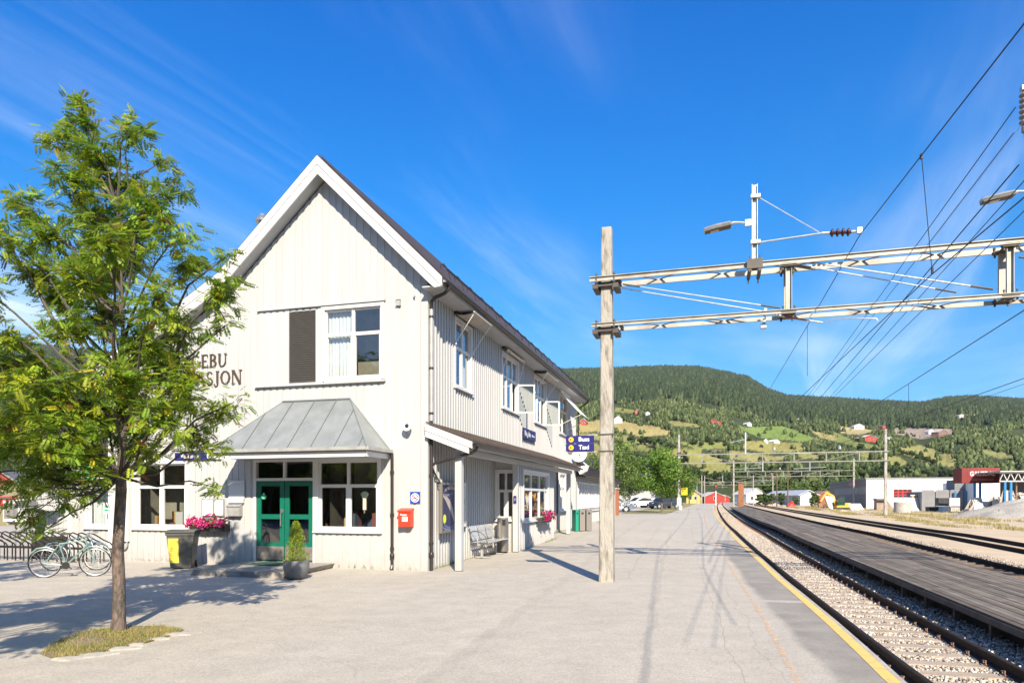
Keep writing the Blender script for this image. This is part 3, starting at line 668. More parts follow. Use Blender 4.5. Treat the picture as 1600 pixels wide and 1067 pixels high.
# entrance doors --------------------------------------------------------
dr = MB(); a0, a1 = G_DR[0], G_DR[1]
dr.box(a0-.07, a0, -.03, .09, .10, 2.67); dr.box(a1, a1+.07, -.03, .09, .10, 2.67); dr.box(a0, a1, -.03, .09, 2.60, 2.67); dr.box(a0, a1, -.025, .09, 2.13, 2.20)
mid = (a0+a1)/2; dr.box(mid-.03, mid+.03, -.02, .07, 2.20, 2.60); dro = dr.build('door_frame', WHITE, B)
g = MB(); g.add([(a0, .03, 2.2), (a1, .03, 2.2), (a1, .03, 2.6), (a0, .03, 2.6)], [(0,1,2,3)]); g.build('pane', GLASS, dro)
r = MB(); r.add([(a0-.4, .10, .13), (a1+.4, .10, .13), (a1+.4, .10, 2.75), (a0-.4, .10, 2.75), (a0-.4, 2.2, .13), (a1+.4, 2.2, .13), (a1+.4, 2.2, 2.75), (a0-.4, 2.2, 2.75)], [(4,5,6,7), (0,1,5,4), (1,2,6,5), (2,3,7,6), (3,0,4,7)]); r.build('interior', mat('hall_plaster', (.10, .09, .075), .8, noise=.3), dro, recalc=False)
KICK = mat('worn_steel_kickplate', (.42, .38, .33), .45, .6, noise=.5, nscale=5)
for i, (p, q) in enumerate(((a0+.005, mid-.008), (mid+.008, a1-.005))):
    d = MB(); st = .125
    zs = [.15, .55, 1.25, 1.34, 2.12]
    d.box(p, p+st, .0, .045, .15, 2.12); d.box(q-st, q, .0, .045, .15, 2.12)
    for z_0, z_1 in ((.15, .60), (1.18, 1.30), (2.0, 2.12)): d.box(p+st, q-st, .0, .045, z_0, z_1)
    do = d.build('door', GREEN, B)
    g = MB(); g.add([(p+st, .02, .6), (q-st, .02, .6), (q-st, .02, 1.18), (p+st, .02, 1.18), (p+st, .02, 1.3), (q-st, .02, 1.3), (q-st, .02, 2.0), (p+st, .02, 2.0)], [(0,1,2,3), (4,5,6,7)]); g.build('pane', GLASS, do)
    k = MB(); k.box(p+.01, q-.01, -.006, 0, .17, .50); k.build('kick_plate', KICK, do)
    if i == 0:
        h = MB(); h.tube([(q-.06, -.004, 1.0), (q-.06, -.07, 1.02), (q-.06, -.07, 1.33), (q-.06, -.004, 1.35)], .014, 8); h.box(q-.10, q-.02, -.012, 0, 1.36, 1.43); h.build('handle', mat('polished_steel', (.7, .68, .65), .2, .9), do, smooth=True)
        l = MB(); l.lathe((p+.19, .028, 1.66), [(.001, 0), (.05, .02), (.07, .07), (.07, .1), (.035, .12), (.02, .17), (.001, .18)], 12); l.build('green_sticker', mat('mint_sticker', (.12, .55, .35), .5), do, smooth=True)

# roof ----------------------------------------------------------------
bs = -.36   # rake overhang in front of the gable
be = 19.35
Rr = [(-2.65, 9.87), (.56, 6.68)]; Rl = [(-2.65, 9.87), (-5.45, 7.32), (-9.45, 5.10)]
rf = MB()
def slab(P0, P1, th, y0, y1, mb, dz=0):
    a, za = P0; b, zb_ = P1
    V = [(a, y0, za+dz), (b, y0, zb_+dz), (b, y1, zb_+dz), (a, y1, za+dz), (a, y0, za+dz-th), (b, y0, zb_+dz-th), (b, y1, zb_+dz-th), (a, y1, za+dz-th)]
    mb.add(V, [(0,1,2,3), (7,6,5,4), (0,4,5,1), (1,5,6,2), (2,6,7,3), (3,7,4,0)])
slab(Rr[0], Rr[1], .05, bs-.03, be, rf, .012)
slab(Rl[0], Rl[1], .05, bs-.03, be, rf, .012); slab(Rl[1], Rl[2], .05, bs-.03, be, rf, .012)
# tile courses on the platform-side slope
n = 26
for i in range(n):
    t0 = i/n; a = Rr[1][0]+(Rr[0][0]-Rr[1][0])*t0; z = Rr[1][1]+(Rr[0][1]-Rr[1][1])*t0
    rf.add([(a-.01, bs-.02, z+.045), (a+.13*-.7, bs-.02, z+.16), (a-.09, be, z+.16), (a-.01, be, z+.045), (a, bs-.02, z+.015), (a, be, z+.015)], [(0,3,2,1), (4,5,3,0)])
rf.build('roof', TILE, B)
sf = MB()   # boarded soffit between fascia and wall, just under the tiles
slab(Rr[0], Rr[1], .06, bs+.02, be, sf, -.042); slab(Rl[0], Rl[1], .06, bs+.02, be, sf, -.042); slab(Rl[1], Rl[2], .06, bs+.02, be, sf, -.042)
# rafters boxed under the rake, so the soffit sits low as on the house
for P0, P1 in ((Rr[0], (.02, 7.21)), (Rl[0], Rl[1]), (Rl[1], (-9.15, 5.26))):
    slab(P0, P1, .30, bs+.06, .0, sf, -.105)
sf.build('soffit', WALLM, B)
bb = MB()   # bargeboards, two layers
def barge(P0, P1, top, bot, y0, y1, mb, endcut=True):
    (a, za), (b, zb_) = P0, P1
    mb.prism([(a, y0, za-top), (b, y0, zb_-top), (b, y0, zb_-bot), (a, y0, za-bot)], (0, y1-y0, 0))
barge(Rr[0], (.53, 6.71), .02, .22, bs-.045, bs-.0, bb); barge(Rr[0], (.22, 7.018), .221, .445, bs-.025, bs+.02, bb)
bb.prism([(.22, bs-.025, 6.80), (.53, bs-.025, 6.489), (.34, bs-.025, 6.47), (.22, bs-.025, 6.572)], (0, .045, 0))
for p, q in ((Rl[0], Rl[1]), (Rl[1], (-9.4, 5.128))):
    barge(p, q, .02, .22, bs-.045, bs-.0, bb); barge(p, q, .221, .445, bs-.025, bs+.02, bb)
bb.build('bargeboard', WHITE, B)
ev = MB(); ev.box(.02, .50, bs+.03, be-.05, 6.50, 6.53); ev.box(.47, .50, bs+.03, be-.05, 6.53, 6.68); ev.build('eaves_board', WALLM, B)
gt = MB()
def gutter(mb, x, z, y0, y1, r=.065):
    n = 8; V = []; 
    for y in (y0, y1):
        for k in range(n+1):
            a = math.pi+math.pi*k/n; V.append((x+r*math.cos(a), y, z+r*math.sin(a)))
        for k in range(n+1):
            a = 2*math.pi-math.pi*k/n; V.append((x+(r-.006)*math.cos(a), y, z+(r-.006)*math.sin(a)))
    q = 2*(n+1); mb.add(V, [(k, (k+1) % q, (k+1) % q+q, k+q) for k in range(q)]+[tuple(range(q)), tuple(range(2*q-1, q-1, -1))])
gutter(gt, .59, 6.62, bs-.02, be+.05)
y = .1
while y < 19: gt.bar((.50, y, 6.62), (.66, y, 6.60), .025, .006); y += .75
gt.build('gutter', DARKMET, B, smooth=False)
sg = MB()   # snow guard rail with hooked brackets
zz_ = 7.02
sg.tube([(.33, 0.4, zz_+.10), (.33, 19.2, zz_+.10)], .012, 6); sg.tube([(.24, 0.4, zz_+.22), (.24, 19.2, zz_+.22)], .012, 6)
y = .5
while y < 19.2:
    sg.tube([(.40, y, zz_-.15), (.36, y, zz_+.0), (.31, y, zz_+.16), (.22, y, zz_+.28), (.14, y, zz_+.25), (.15, y, zz_+.18)], .012, 5); y += .95
sg.build('snow_guard', BLACK, B, recalc=False)
dp = MB()
dp.tube([(.58, -.12, 6.56), (.58, -.12, 6.47), (.48, -.10, 6.40), (.22, -.04, 6.34), (.11, .0, 6.26), (.09, .05, 6.12), (.09, .05, 3.52)], .042, 10)
dp.tube([(.09, .05, 3.12), (.09, .05, .02)], .042, 10)
for z in (5.9, 4.7, 3.65, 2.2, .62): dp.tube([(.09, .05, z), (.09, .05, z+.05)], .055, 10)
dp.lathe((.09, .05, .30), [(.045, 0), (.062, .02), (.062, .12), (.045, .14)], 10)
dp.build('downpipe', DARKMET, B, smooth=True)
dpp = MB(); dpp.tube([(.09, .05, 3.50), (.09, .05, 6.1)], .047, 10); dpp.build('pipe_sleeve', GREYST, B, smooth=True)
fl = MB(); fl.lathe((-5.6, 1.6, 7.0), [(.11, 0), (.11, 2.35), (.20, 2.36), (.21, 2.42), (.12, 2.52), (.10, 2.57), (.01, 2.60)], 16); fl.build('flue', mat('flue_steel', (.5, .5, .5), .3, .8), B, smooth=True)

# platform windows, awnings ---------------------------------------------
AWN = mat('awning_cloth', (.78, .75, .68), .85, noise=.1, nscale=6, stretch=(1, 9, 1)); AWT = mat('awning_stripe_cloth', (.50, .46, .40), .85, noise=.2, nscale=3)
def awning(parent, b0, b1, z, reach, drop, cloth, arm=True):
    c = MB(); n = 8
    V = []
    for i in range(n+1):
        t = i/n; x = .07+reach*t; zz = z-drop*t-.04*math.sin(math.pi*t)
        V += [(x, b0, zz), (x, b1, zz), (x, b0, zz-.012), (x, b1, zz-.012)]
    F = []
    for i in range(n): F += [(4*i, 4*i+1, 4*i+5, 4*i+4), (4*i+2, 4*i+6, 4*i+7, 4*i+3), (4*i, 4*i+4, 4*i+6, 4*i+2), (4*i+1, 4*i+3, 4*i+7, 4*i+5)]
    c.add(V, F)
    o = c.build('awning', cloth, parent, recalc=False)
    k = MB(); k.lathe((.09, b0-.05, z+.03), [(.055, 0), (.055, b1-b0+.1)], 12, 'y'); k.build('awning_roller', DARKMET if cloth is AWT else WHITE, o, smooth=True)
    a = MB(); ex, ez = .07+reach, z-drop
    a.tube([(ex, b0-.04, ez), (ex, b1+.04, ez)], .017, 8)
    for bb_ in (b0+.02, b1-.02):
        a.tube([(ex, bb_, ez), (.05, bb_, z-.72 if reach < .7 else z-1.5)], .014, 6)
        if arm: a.lathe((.05, bb_, (z-.72 if reach < .7 else z-1.5)-.05), [(.03, 0), (.03, .1)], 8)
    a.build('awning_arm', WHITE, o, smooth=True)
    return o
specs = [(2, None, 'sides'), (3, 2, 'sides'), (3, 2, 'sides'), (2, None, 'full')]
for i, (op, (cols, oc, cu)) in enumerate(zip(W_UP, specs)):
    wo = window(B, 'b', 0, 1, *op, cols=cols, transom=.40, curtain=cu, open_col=oc)
    if oc is not None:     # casement swung open
        b1 = op[1]; z0, z1 = op[2]+.05, op[3]-(op[3]-op[2])*.40-.05
        L = (op[1]-op[0])/3-.03; an = R(72); dx, dy = math.sin(an), math.cos(an)
        s = MB(); P0 = Vector((.02, b1-.03, 0)); D = Vector((dx, dy*.9, 0)).normalized()
        for u in (0.02, L-.02): s.bar(P0+D*u+Vector((0,0,z0)), P0+D*u+Vector((0,0,z1)), .045, .045, up=tuple(D))
        for zc in (z0, z1): s.bar(P0+Vector((0,0,zc)), P0+D*L+Vector((0,0,zc)), .045, .045)
        so = s.build('open_sash', WHITE, wo)
        g = MB(); q = P0+D*L; g.add([(P0.x, P0.y, z0), (q.x, q.y, z0), (q.x, q.y, z1), (P0.x, P0.y, z1)], [(0,1,2,3)]); g.build('sash_pane', GLASS, wo)
awning(B, 1.75, 3.15, 6.43, .50, -.02, AWT); awning(B, 6.0, 8.05, 6.45, .16, .05, AWT, False)
awning(B, 10.25, 12.25, 6.43, .45, .02, AWT); awning(B, 14.8, 16.8, 6.42, .95, 1.05, AWN)
window(B, 'b', 0, 1, *W_LO[0], cols=2, transom=.36, curtain='sides')
# little wall fittings
mm = MB()
mm.box(-.76, -.66, -.06, -.02, 6.24, 6.36); mm.box(-.77, -.65, -.075, -.02, 6.22, 6.24); mm.box(-.77, -.65, -.075, -.02, 6.36, 6.37)
mm.build('wall_vent', GREYST, B)
mm = MB(); mm.tube([(-.30, -.02, 6.42), (-.30, -.08, 6.44), (-.27, -.08, 6.40)], .018, 6); mm.tube([(-.10, -.02, 6.62), (-.10, -.10, 6.62)], .02, 6); mm.build('wall_hook', GREYST, B)
# letters on the gable, in a seriffed capital face built from strokes
LET = mat('letter_brown', (.07, .045, .035), .5)
def serif_text(name, s, h, a_right, z, parent):
    W = {'R': .74, 'I': .36, 'N': .86, 'G': .86, 'E': .66, 'B': .70, 'U': .82, 'S': .60, 'T': .72, 'A': .84, 'J': .42, 'O': .90}
    total = sum(W[c] for c in s)*h+.10*h*(len(s)-1); x = a_right-total; mb = MB(); T = .15; t = .055
    def V(x0, x1, z0=0, z1=1): mb.box(x+x0*h, x+x1*h, -.05, -.028, z+z0*h, z+z1*h)
    def S(x0, z0=0): V(x0-.06, x0+T+.06, z0, z0+.045)
    def arc(cx, cz, rx, rz, a0, a1, wx, wz):
        n = 10; P1 = []; P2 = []
        for i in range(n+1):
            a = R(a0+(a1-a0)*i/n); P1.append((cx+rx*math.cos(a), cz+rz*math.sin(a))); P2.append((cx+(rx-wx)*math.cos(a), cz+(rz-wz)*math.sin(a)))
        for i in range(n):
            q = [P1[i], P1[i+1], P2[i+1], P2[i]]; mb.prism([(x+u*h, -.05, z+v*h) for u, v in q], (0, .022, 0))
    def diag(x0, z0, x1, z1, w_): mb.prism([(x+x0*h, -.05, z+z0*h), (x+(x0+w_)*h, -.05, z+z0*h), (x+(x1+w_)*h, -.05, z+z1*h), (x+x1*h, -.05, z+z1*h)], (0, .022, 0))
    for c in s:
        if c in 'RBEIN': V(.06, .06+(T if c != 'N' else t)); S(.06); S(.06, .955)
        if c == 'E': V(.06, .56, .955, 1); V(.06, .6, 0, .045); V(.2, .48, .48, .52); V(.54, .58, .82, 1); V(.57, .61, 0, .19)
        if c in 'BR':
            arc(.30, .76, .30, .24, -90, 90, T, .045); V(.18, .32, .955, 1); V(.18, .32, .50, .54)
        if c == 'B': arc(.32, .26, .34, .26, -90, 90, T, .045); V(.18, .34, 0, .045)
        if c == 'R': diag(.56, 0, .26, .52, .16)
        if c == 'I': pass
        if c == 'N': V(.72, .72+t); S(.68, .955); diag(.62, 0, .04, 1, .18)
        if c == 'U': V(.06, .06+T, .3, 1); V(.66, .66+t, .3, 1); S(.06, .955); S(.62, .955); arc(.39, .32, .33, .33, 180, 360, .1, .06)
        if c == 'O': arc(.45, .5, .43, .5, 0, 360, T, .045)
        if c == 'G': arc(.45, .5, .43, .5, 45, 320, T, .045); V(.70, .70+T, .05, .45); V(.6, .9, .42, .46)
        if c == 'S': arc(.3, .74, .25, .26, 20, 270, .09, .05); arc(.3, .25, .27, .26, -160, 90, .1, .05)
        if c == 'T': V(.29, .29+T); S(.29); V(.02, .71, .955, 1); V(.02, .06, .8, 1); V(.67, .71, .8, 1)
        if c == 'A': diag(.66, 0, .36, 1, .15); diag(.02, 0, .36, 1, t); V(.15, .62, .3, .35); V(-.02, .2, 0, .04); V(.58, .88, 0, .04)
        if c == 'J': V(.2, .2+T, .1, 1); S(.2, .955); arc(.16, .06, .19, .2, 180, 360, .08, .05)
        x += (W[c]+.10)*h
    return mb.build(name, LET, parent)
serif_text('lettering', 'RINGEBU', .325, -5.47, 5.06, B); serif_text('lettering', 'STASJON', .345, -5.03, 4.60, B)

# canopy over the entrance -----------------------------------------------
cz = MB(); e0, e1, d_ = -5.0, -.93, -1.2; r0, r1 = -3.82, -1.98; zt_, ze = 4.08, 2.84
Fv = [(e0, d_, ze), (e1, d_, ze), (e1, -.03, ze), (e0, -.03, ze), (r0, -.03, zt_), (r1, -.03, zt_)]
cz.add(Fv, [(0, 1, 5, 4), (1, 2, 5), (0, 4, 3), (0, 3, 2, 1), (2, 3, 4, 5)])
co = cz.build('entrance_canopy', ZINC, B)
sm = MB()
for k in range(-1, 6):
    ab = e0+.28+k*.62; 
    ab = -4.72+ (k+1)*.60
    # seam on the front slope, from the eave up to the hip or the ridge
    lim = 1.0
    if ab < r0: lim = (ab-e0)/(r0-e0)
    if ab > r1: lim = (e1-ab)/(e1-r1)
    if lim <= .05: continue
    ztop_ = ze+(zt_-ze)*lim; yt = d_+(-.03-d_)*lim
    sm.bar((ab, d_+.004, ze+.018), (ab, yt, ztop_+.018), .010, .035)
for (p, q) in (((e0, d_, ze), (r0, -.03, zt_)), ((e1, d_, ze), (r1, -.03, zt_))): sm.bar(Vector(p)+Vector((0,0,.014)), Vector(q)+Vector((0,0,.014)), .022, .022)
sm.bar((r0, -.05, zt_+.012), (r1, -.05, zt_+.012), .03, .03); sm.bar((r1, -.05, zt_+.01), (e1, -.05, ze+.01), .03, .02); sm.bar((r0, -.05, zt_+.01), (e0, -.05, ze+.01), .03, .02)
sm.build('standing_seam', mat('seam_zinc', (.20, .23, .23), .5, .4), co)
cf = MB(); cf.box(e0+.02, e1-.02, d_+.02, -.04, 2.66, 2.83); cf.build('canopy_fascia', WALLM, co)
cg = MB()
for (p, q) in (((e0-.03, d_-.05, 2.80), (e1+.03, d_-.05, 2.80)), ((e1+.045, d_-.05, 2.80), (e1+.045, -.05, 2.80)), ((e0-.045, d_-.05, 2.80), (e0-.045, -.05, 2.80))):
    cg.bar(p, q, .09, .075)
cg.build('canopy_gutter', GREYST, co)
cw = MB(); cw.box(e0+.03, e1-.03, d_+.005, d_+.02, 2.62, 2.735); cw.box(e1-.02, e1-.005, d_+.02, -.04, 2.62, 2.735); cw.build('canopy_trim', WHITE, co)
cd_ = MB(); cd_.tube([(-.86, -.07, 2.76), (-.86, -.06, 2.60), (-.86, -.06, .04)], .038, 10)
for z in (2.3, 1.3, .5): cd_.tube([(-.86, -.06, z), (-.86, -.06, z+.04)], .05, 10)
cd_.lathe((-.86, -.06, .28), [(.04, 0), (.056, .02), (.056, .10), (.04, .12)], 10); cd_.tube([(-.86, -.06, .12), (-.86, -.10, .03)], .04, 8)
cd_.build('canopy_downpipe', DARKMET, co, smooth=True)
# stone step
stp = MB(); stp.prism([(-4.75, -2.2, -.05), (-4.6, -2.2, .125), (-4.75, 0, .125), (-4.9, 0, -.05)], (2.35, 0, 0))
STONE = mat('step_granite', (.33, .31, .28), .9, col2=(.20, .19, .17), nscale=6, noise=.2, bump=.8, bscale=16)
so = stp.build('entrance_step', STONE); so.location = BC; so.rotation_euler = (0, 0, BA)
tag(so, 'low grey granite step in front of the green entrance doors', 'step')
gr = MB(); gr.box(-4.2, -3.2, -1.0, -.3, .127, .142); gm = gr.build('door_mat', mat('mat_green', (.02, .07, .05), .9, noise=.3)); gm.location = BC; gm.rotation_euler = (0, 0, BA); tag(gm, 'dark green mat on the granite step before the doors', 'door mat')

# porch along the platform side --------------------------------------------
py0, py1 = -.12, 13.75
pr = MB(); slab((0.0, 3.43), (1.20, 2.98), .045, py0-.02, py1, pr)
y = py0
while y < py1: pr.bar((0.035, y, 3.452), (1.20, y, 3.015), .05, .035); y += .20    # rolled tile ridges
pr.box(.03, .05, 0.1, py1, 3.43, 3.47)
po = pr.build('porch_roof', TILE, B)
ps = MB(); slab((0.04, 3.38), (1.17, 2.945), .03, py0+.05, py1-.03, ps); ps.box(1.12, 1.16, py0+.05, py1-.03, 2.82, 2.93); ps.box(.66, .82, .12, py1-.05, 2.72, 2.86)
ps.build('porch_lining', WALLM, po)
pb = MB()
for top, bot, y0_, y1_ in ((.015, .165, py0-.05, py0), (.166, .31, py0-.03, py0+.02)):
    pb.prism([(.02, y0_, 3.43-top), (1.17 if top < .1 else 1.08, y0_, (2.99 if top < .1 else 3.024)-top), (1.17 if top < .1 else 1.08, y0_, (2.99 if top < .1 else 3.024)-bot), (.02, y0_, 3.43-bot)], (0, y1_-y0_, 0))
pb.build('porch_bargeboard', WHITE, po)
pg = MB(); gutter(pg, 1.24, 2.93, py0-.06, py1+.05, .06); pg.tube([(1.24, .0, 2.88), (1.22, 0, 2.80), (1.1, .0, 2.73), (.2, .04, 2.52), (.10, .05, 2.46)], .036, 8)
pg.tube([(.10, .06, 2.44), (.10, .35, 2.2), (.10, .62, 2.05)], .018, 6)
y = .3
while y < py1: pg.bar((1.16, y, 2.94), (1.30, y, 2.925), .022, .006); y += .6
pg.build('porch_gutter', DARKMET, po)
for i, yb in enumerate((.16, 5.08, 13.3)):
    c = MB(); zb_ = zg(15.7+yb); c.box(.66, .82, yb-.07, yb+.09, zb_-.01, 2.74)
    c.box(.64, .84, yb-.09, yb+.11, 2.62, 2.70) if i == 0 else None
    c.build('porch_post', WALLM, B)
# bay
bay = MB()
BW = (5.95, 9.40, .98, 2.50)
cladding(bay, 'b', .74, 5.2, 10.35, lambda b: zg(15.7+b)-.02, lambda b: 2.82, [BW], 1, brd=.055, sp=.185, th=.03, phase=.08)
BREAKS = ()
cladding(bay, 'a', 5.2, .0, .74, .0, lambda a: 3.02, [(.09, .67, 1.02, 2.50)], -1, brd=.05, sp=.18, th=.02, phase=.02)
bay.add([(.74, 10.35, 0), (0, 10.35, 0), (0, 10.35, 3), (.74, 10.35, 2.9)], [(0,1,2,3)])
bay.build('bay', WALLM, B)
window(B, 'b', .74, 1, *BW, cols=3, transom=.34, trim=.11, curtain=None, roomd=2.2, label='wide three-light bay window under the porch')
window(B, 'a', 5.2, -1, .12, .66, 1.05, 2.50, cols=2, transom=.40, trim=.07, curtain=None, roomd=.6, e=-.0)

# low left wing ---------------------------------------------------------------
wg = MB(); BREAKS = ()
cladding(wg, 'a', .35, -12.25, -9.15, -.02, lambda a: 3.05, [(-10.35, -9.45, .9, 2.2)], -1, brd=.115, sp=.185)
wg.add([(-12.25, .35, 0), (-12.25, 6, 0), (-12.25, 6, 3.05), (-12.25, .35, 3.05)], [(0,1,2,3)])
wg.build('wing_wall', WALLM, B)
wr = MB(); wr.prism([(-12.5, 0.0, 3.02), (-12.5, 0.0, 3.10), (-12.5, 6.3, 4.2), (-12.5, 6.3, 4.12)], (3.35, 0, 0)); wr.box(-12.5, -9.15, -.02, .02, 2.92, 3.09); wr.build('wing_roof', TILE, B)
wt = MB(); wt.box(-11.02, -10.86, .29, .35, -.02, 3.0); wt.box(-9.22, -9.05, -.06, -.03, -.02, 3.3); wt.build('wing_trim', WHITE, B)
window(B, 'a', .35, -1, -10.35, -9.45, .9, 2.2, cols=1, transom=.0, curtain='full', roomd=.6)
# door hood on the wing
hd = MB(); hd.bar((-12.05, -.35, 1.62), (-11.05, -.35, 1.70), .5, .03); hd.bar((-11.15, .35, 1.2), (-11.15, -.2, 1.6), .04, .04); hd.build('door_hood', WHITE, B)

# low rear annex along the platform ---------------------------------------------
an = MB(); AW = []
b = 19.55
k = 0
while b < 33: AW.append((b, b+.62, 1.18, 2.48)); b += .72 if k % 3 else .95; k += 1
cladding(an, 'b', .02, 19.0, 34, lambda b: zg(16+b)-.02, lambda b: 2.78, AW, 1, brd=.05, sp=.185, th=.02, phase=.05)
an.add([(.02, 34, .3), (-8, 34, .3), (-8, 34, 2.8), (-4, 34, 4.6), (.02, 34, 2.8)], [(0,1,2,3,4)])
ano = an.build('annex_wall', WALLM, B)
for op in AW: window(B, 'b', .02, 1, *op, cols=1, transom=.3, trim=.05, curtain=None, roomd=.8, sill=False, room=False, name='annex_window')
rm = MB(); rm.box(-1.6, -1.58, 19.2, 33.8, .5, 2.8); rm.build('annex_interior', ROOM, B)
ar = MB(); slab((.50, 2.86), (-4.0, 4.95), .05, 18.75, 34.3, ar); slab((-4.0, 4.95), (-8.5, 2.86), .05, 18.75, 34.3, ar)
for i in range(14): ar.box(.44-i*.32, .50-i*.32, 18.75, 34.3, 2.89+i*.1486, 2.925+i*.1486)
ar.build('annex_roof', TILE, B)
ag = MB(); gutter(ag, .53, 2.82, 18.7, 34.35, .055); ag.box(.02, .47, 18.8, 34.2, 2.72, 2.78); ag.build('annex_gutter', DARKMET, B)
hr = MB(); hr.tube([(.12, 19.2, 1.08), (.12, 29, 1.06)], .022, 8); hr.build('wall_rail', GREYST, B)
dq = MB(); dq.tube([(.6, 19.25, 6.55), (.35, 19.2, 6.35), (.1, 19.12, 6.2), (.1, 19.12, 3.6)], .04, 8); dq.tube([(.06, 14.25, 3.4), (.06, 14.25, .35)], .04, 8); dq.build_each('rear_downpipe', DARKMET, B, smooth=True)
# ================================================================== OVERHEAD LINE
POLEM = mat('pole_concrete', (.345, .325, .285), .9, col2=(.13, .11, .09), nscale=11, lo=.47, hi=.72, noise=.3, bump=1.0, bscale=35, stretch=(1, 1, .25))
BR = mat('dark_bracket_steel', (.10, .09, .08), .6, .4, noise=.3)
INSR = mat('insulator_brown', (.06, .02, .018), .25); INSP = mat('insulator_pink', (.45, .16, .13), .35); INSG = mat('insulator_grey', (.20, .17, .15), .5)
def concrete_pole(mb, w0, w1, h, z0=-.1):
    a, b = w0/2, w1/2; c = .25
    def ring(w, z):
        k = w*.86; return [(-k,-w,z), (k,-w,z), (w,-k,z), (w,k,z), (k,w,z), (-k,w,z), (-w,k,z), (-w,-k,z)]
    V = ring(a, z0)+ring(b, h); mb.add(V, [(i, (i+1) % 8, (i+1) % 8+8, i+8) for i in range(8)]+[tuple(range(7, -1, -1)), tuple(range(8, 16))])
GP = Vector((1.94, 13.95, 0)); GA = -R(16.4); GL = 20.7
G1 = empty('overhead_line_gantry', GP, GA, 'near gantry with square concrete pole and two steel lattice beams reaching over the tracks', 'overhead gantry', 'gantries over the tracks')
def tpx(px, p0=GP, ang=GA):       # distance along the beam of the point seen in photo column px
    k = (px-800)/FPX; return (k*p0.y-p0.x)/(math.cos(ang)-k*math.sin(ang))
def gz(px, py, off=0):            # height of a point on the beam plane seen at px, py
    t = tpx(px); Y = GP.y+t*math.sin(GA)+off*math.cos(GA); return EYE+(778-py)/FPX*Y
m = MB(); concrete_pole(m, .30, .205, 7.2); m.build('pole', POLEM, G1)
m = MB(); concrete_pole(m, .30, .205, 7.3, -.9); o = m.build('pole', POLEM, G1); o.location = (GL, 0, 0)
def lattice(parent, z, h, x0, x1, half=.19, fl=.045, hole=None):
    m = MB()
    for s in (-1, 1):
        y = s*half
        m.box(x0, x1, y-.006*s, y+.004*s, z-h/2, z+h/2)                              # web
        m.box(x0, x1, y+.004*s, y+fl*s, z+h/2-.012, z+h/2); m.box(x0, x1, y+.004*s, y+fl*s, z-h/2, z-h/2+.012)   # flanges
    bo = m.build('beam', BEAMM, parent)
    l = MB(); st = .62; x = x0+.75; k = 0
    while x < x1-st:
        zz = z-h/2+.012 if True else z
        zz = z+h/2-.02
        l.bar((x, -half, zz), (x+st*.9, half, zz), .035, .008) if k % 2 == 0 else l.bar((x, half, zz), (x+st*.9, -half, zz), .035, .008)
        x += st; k += 1
    for zz in (z+h/2-.02, z-h/2+.01):
        for xx in (x0+.55,): l.box(xx, xx+.05, -half, half, zz-.005, zz+.005)
    l.build('lacing', BR, bo)
lattice(G1, 6.115, .10, -.32, GL+.3, .225, .035); lattice(G1, 5.19, .075, -.28, GL+.3, .225, .03)
for z, hh in ((6.115, .10), (5.19, .075)):
    cl = MB()
    for s in (-1, 1):
        cl.box(-.22, .22, s*.13, s*.19, z-hh/2-.09, z-hh/2-.005); cl.tube([(-.18*1, s*.25, z-hh/2-.05), (-.18, s*.25, z+hh/2+.06)], .012, 6); cl.tube([(.18, s*.25, z-hh/2-.05), (.18, s*.25, z+hh/2+.06)], .012, 6)
    cl.box(-.26, -.15, -.24, .24, z-hh/2-.14, z-hh/2-.05); cl.box(.15, .26, -.24, .24, z-hh/2-.14, z-hh/2-.05); cl.box(-.20, -.15, -.23, .23, z+hh/2+.004, z+hh/2+.04); cl.box(.15, .20, -.23, .23, z+hh/2+.004, z+hh/2+.04)
    cl.build('clamp', BR, G1)
for px in (1231, 1572):       # upright frames that join the beams
    t = tpx(px); m = MB()
    for s in (-1, 1):
        m.box(t-.055, t+.055, s*.14, s*.15, 5.24, 6.05); m.box(t-.055, t-.047, s*.15, s*.20, 5.24, 6.05); m.box(t+.047, t+.055, s*.15, s*.20, 5.24, 6.05)
    fo = m.build('upright', BEAMM, G1)
    for z in (5.20, 6.07):
        m = MB(); m.box(t-.13, t+.13, -.24, -.15, z-.035, z+.025); m.box(t-.13, t+.13, .15, .24, z-.035, z+.025); m.box(t-.1, t+.1, -.15, .15, z-.03, z-.02)
        for a in (-.1, .1):
            for s in (-1, 1): m.lathe((t+a, s*.2, z-.09), [(.018, 0), (.018, .05), (.012, .05), (.012, .16), (.018, .16), (.018, .19)], 6)
        m.build('joint_plate', BR, fo)
def rod(name, p, q, r, m_, parent, turn=True):
    m = MB(); m.tube([p, q], r, 8); o = m.build(name, m_, parent, smooth=True)
    if turn:
        p = Vector(p); q = Vector(q); d = (q-p).normalized(); m = MB(); L = (q-p).length
        for a, b in ((.0, .35), (L-.35, L)): m.tube([p+d*a, p+d*b], r*1.5, 8)
        m.build_each('turnbuckle', BR, o, smooth=True)
    return o
t0, t1, t2 = tpx(975), tpx(1222), tpx(1551)
rod('tie_rod', (t0, -.19, 5.98), (t1-.05, -.19, 5.27), .011, GALV, G1)
rod('tie_rod', (tpx(1240), .19, gz(1240, 412, .19)), (tpx(1500), .19, gz(1500, 457, .19)), .011, GALV, G1)
rod('tie_rod', (tpx(1240), -.19, gz(1240, 406, -.19)), (tpx(1545), -.19, gz(1545, 452, -.19)), .013, GALV, G1)
rod('tie_rod', (tpx(1600), .19, gz(1600, 396)), (tpx(1900), .19, 5.27), .012, BR, G1)
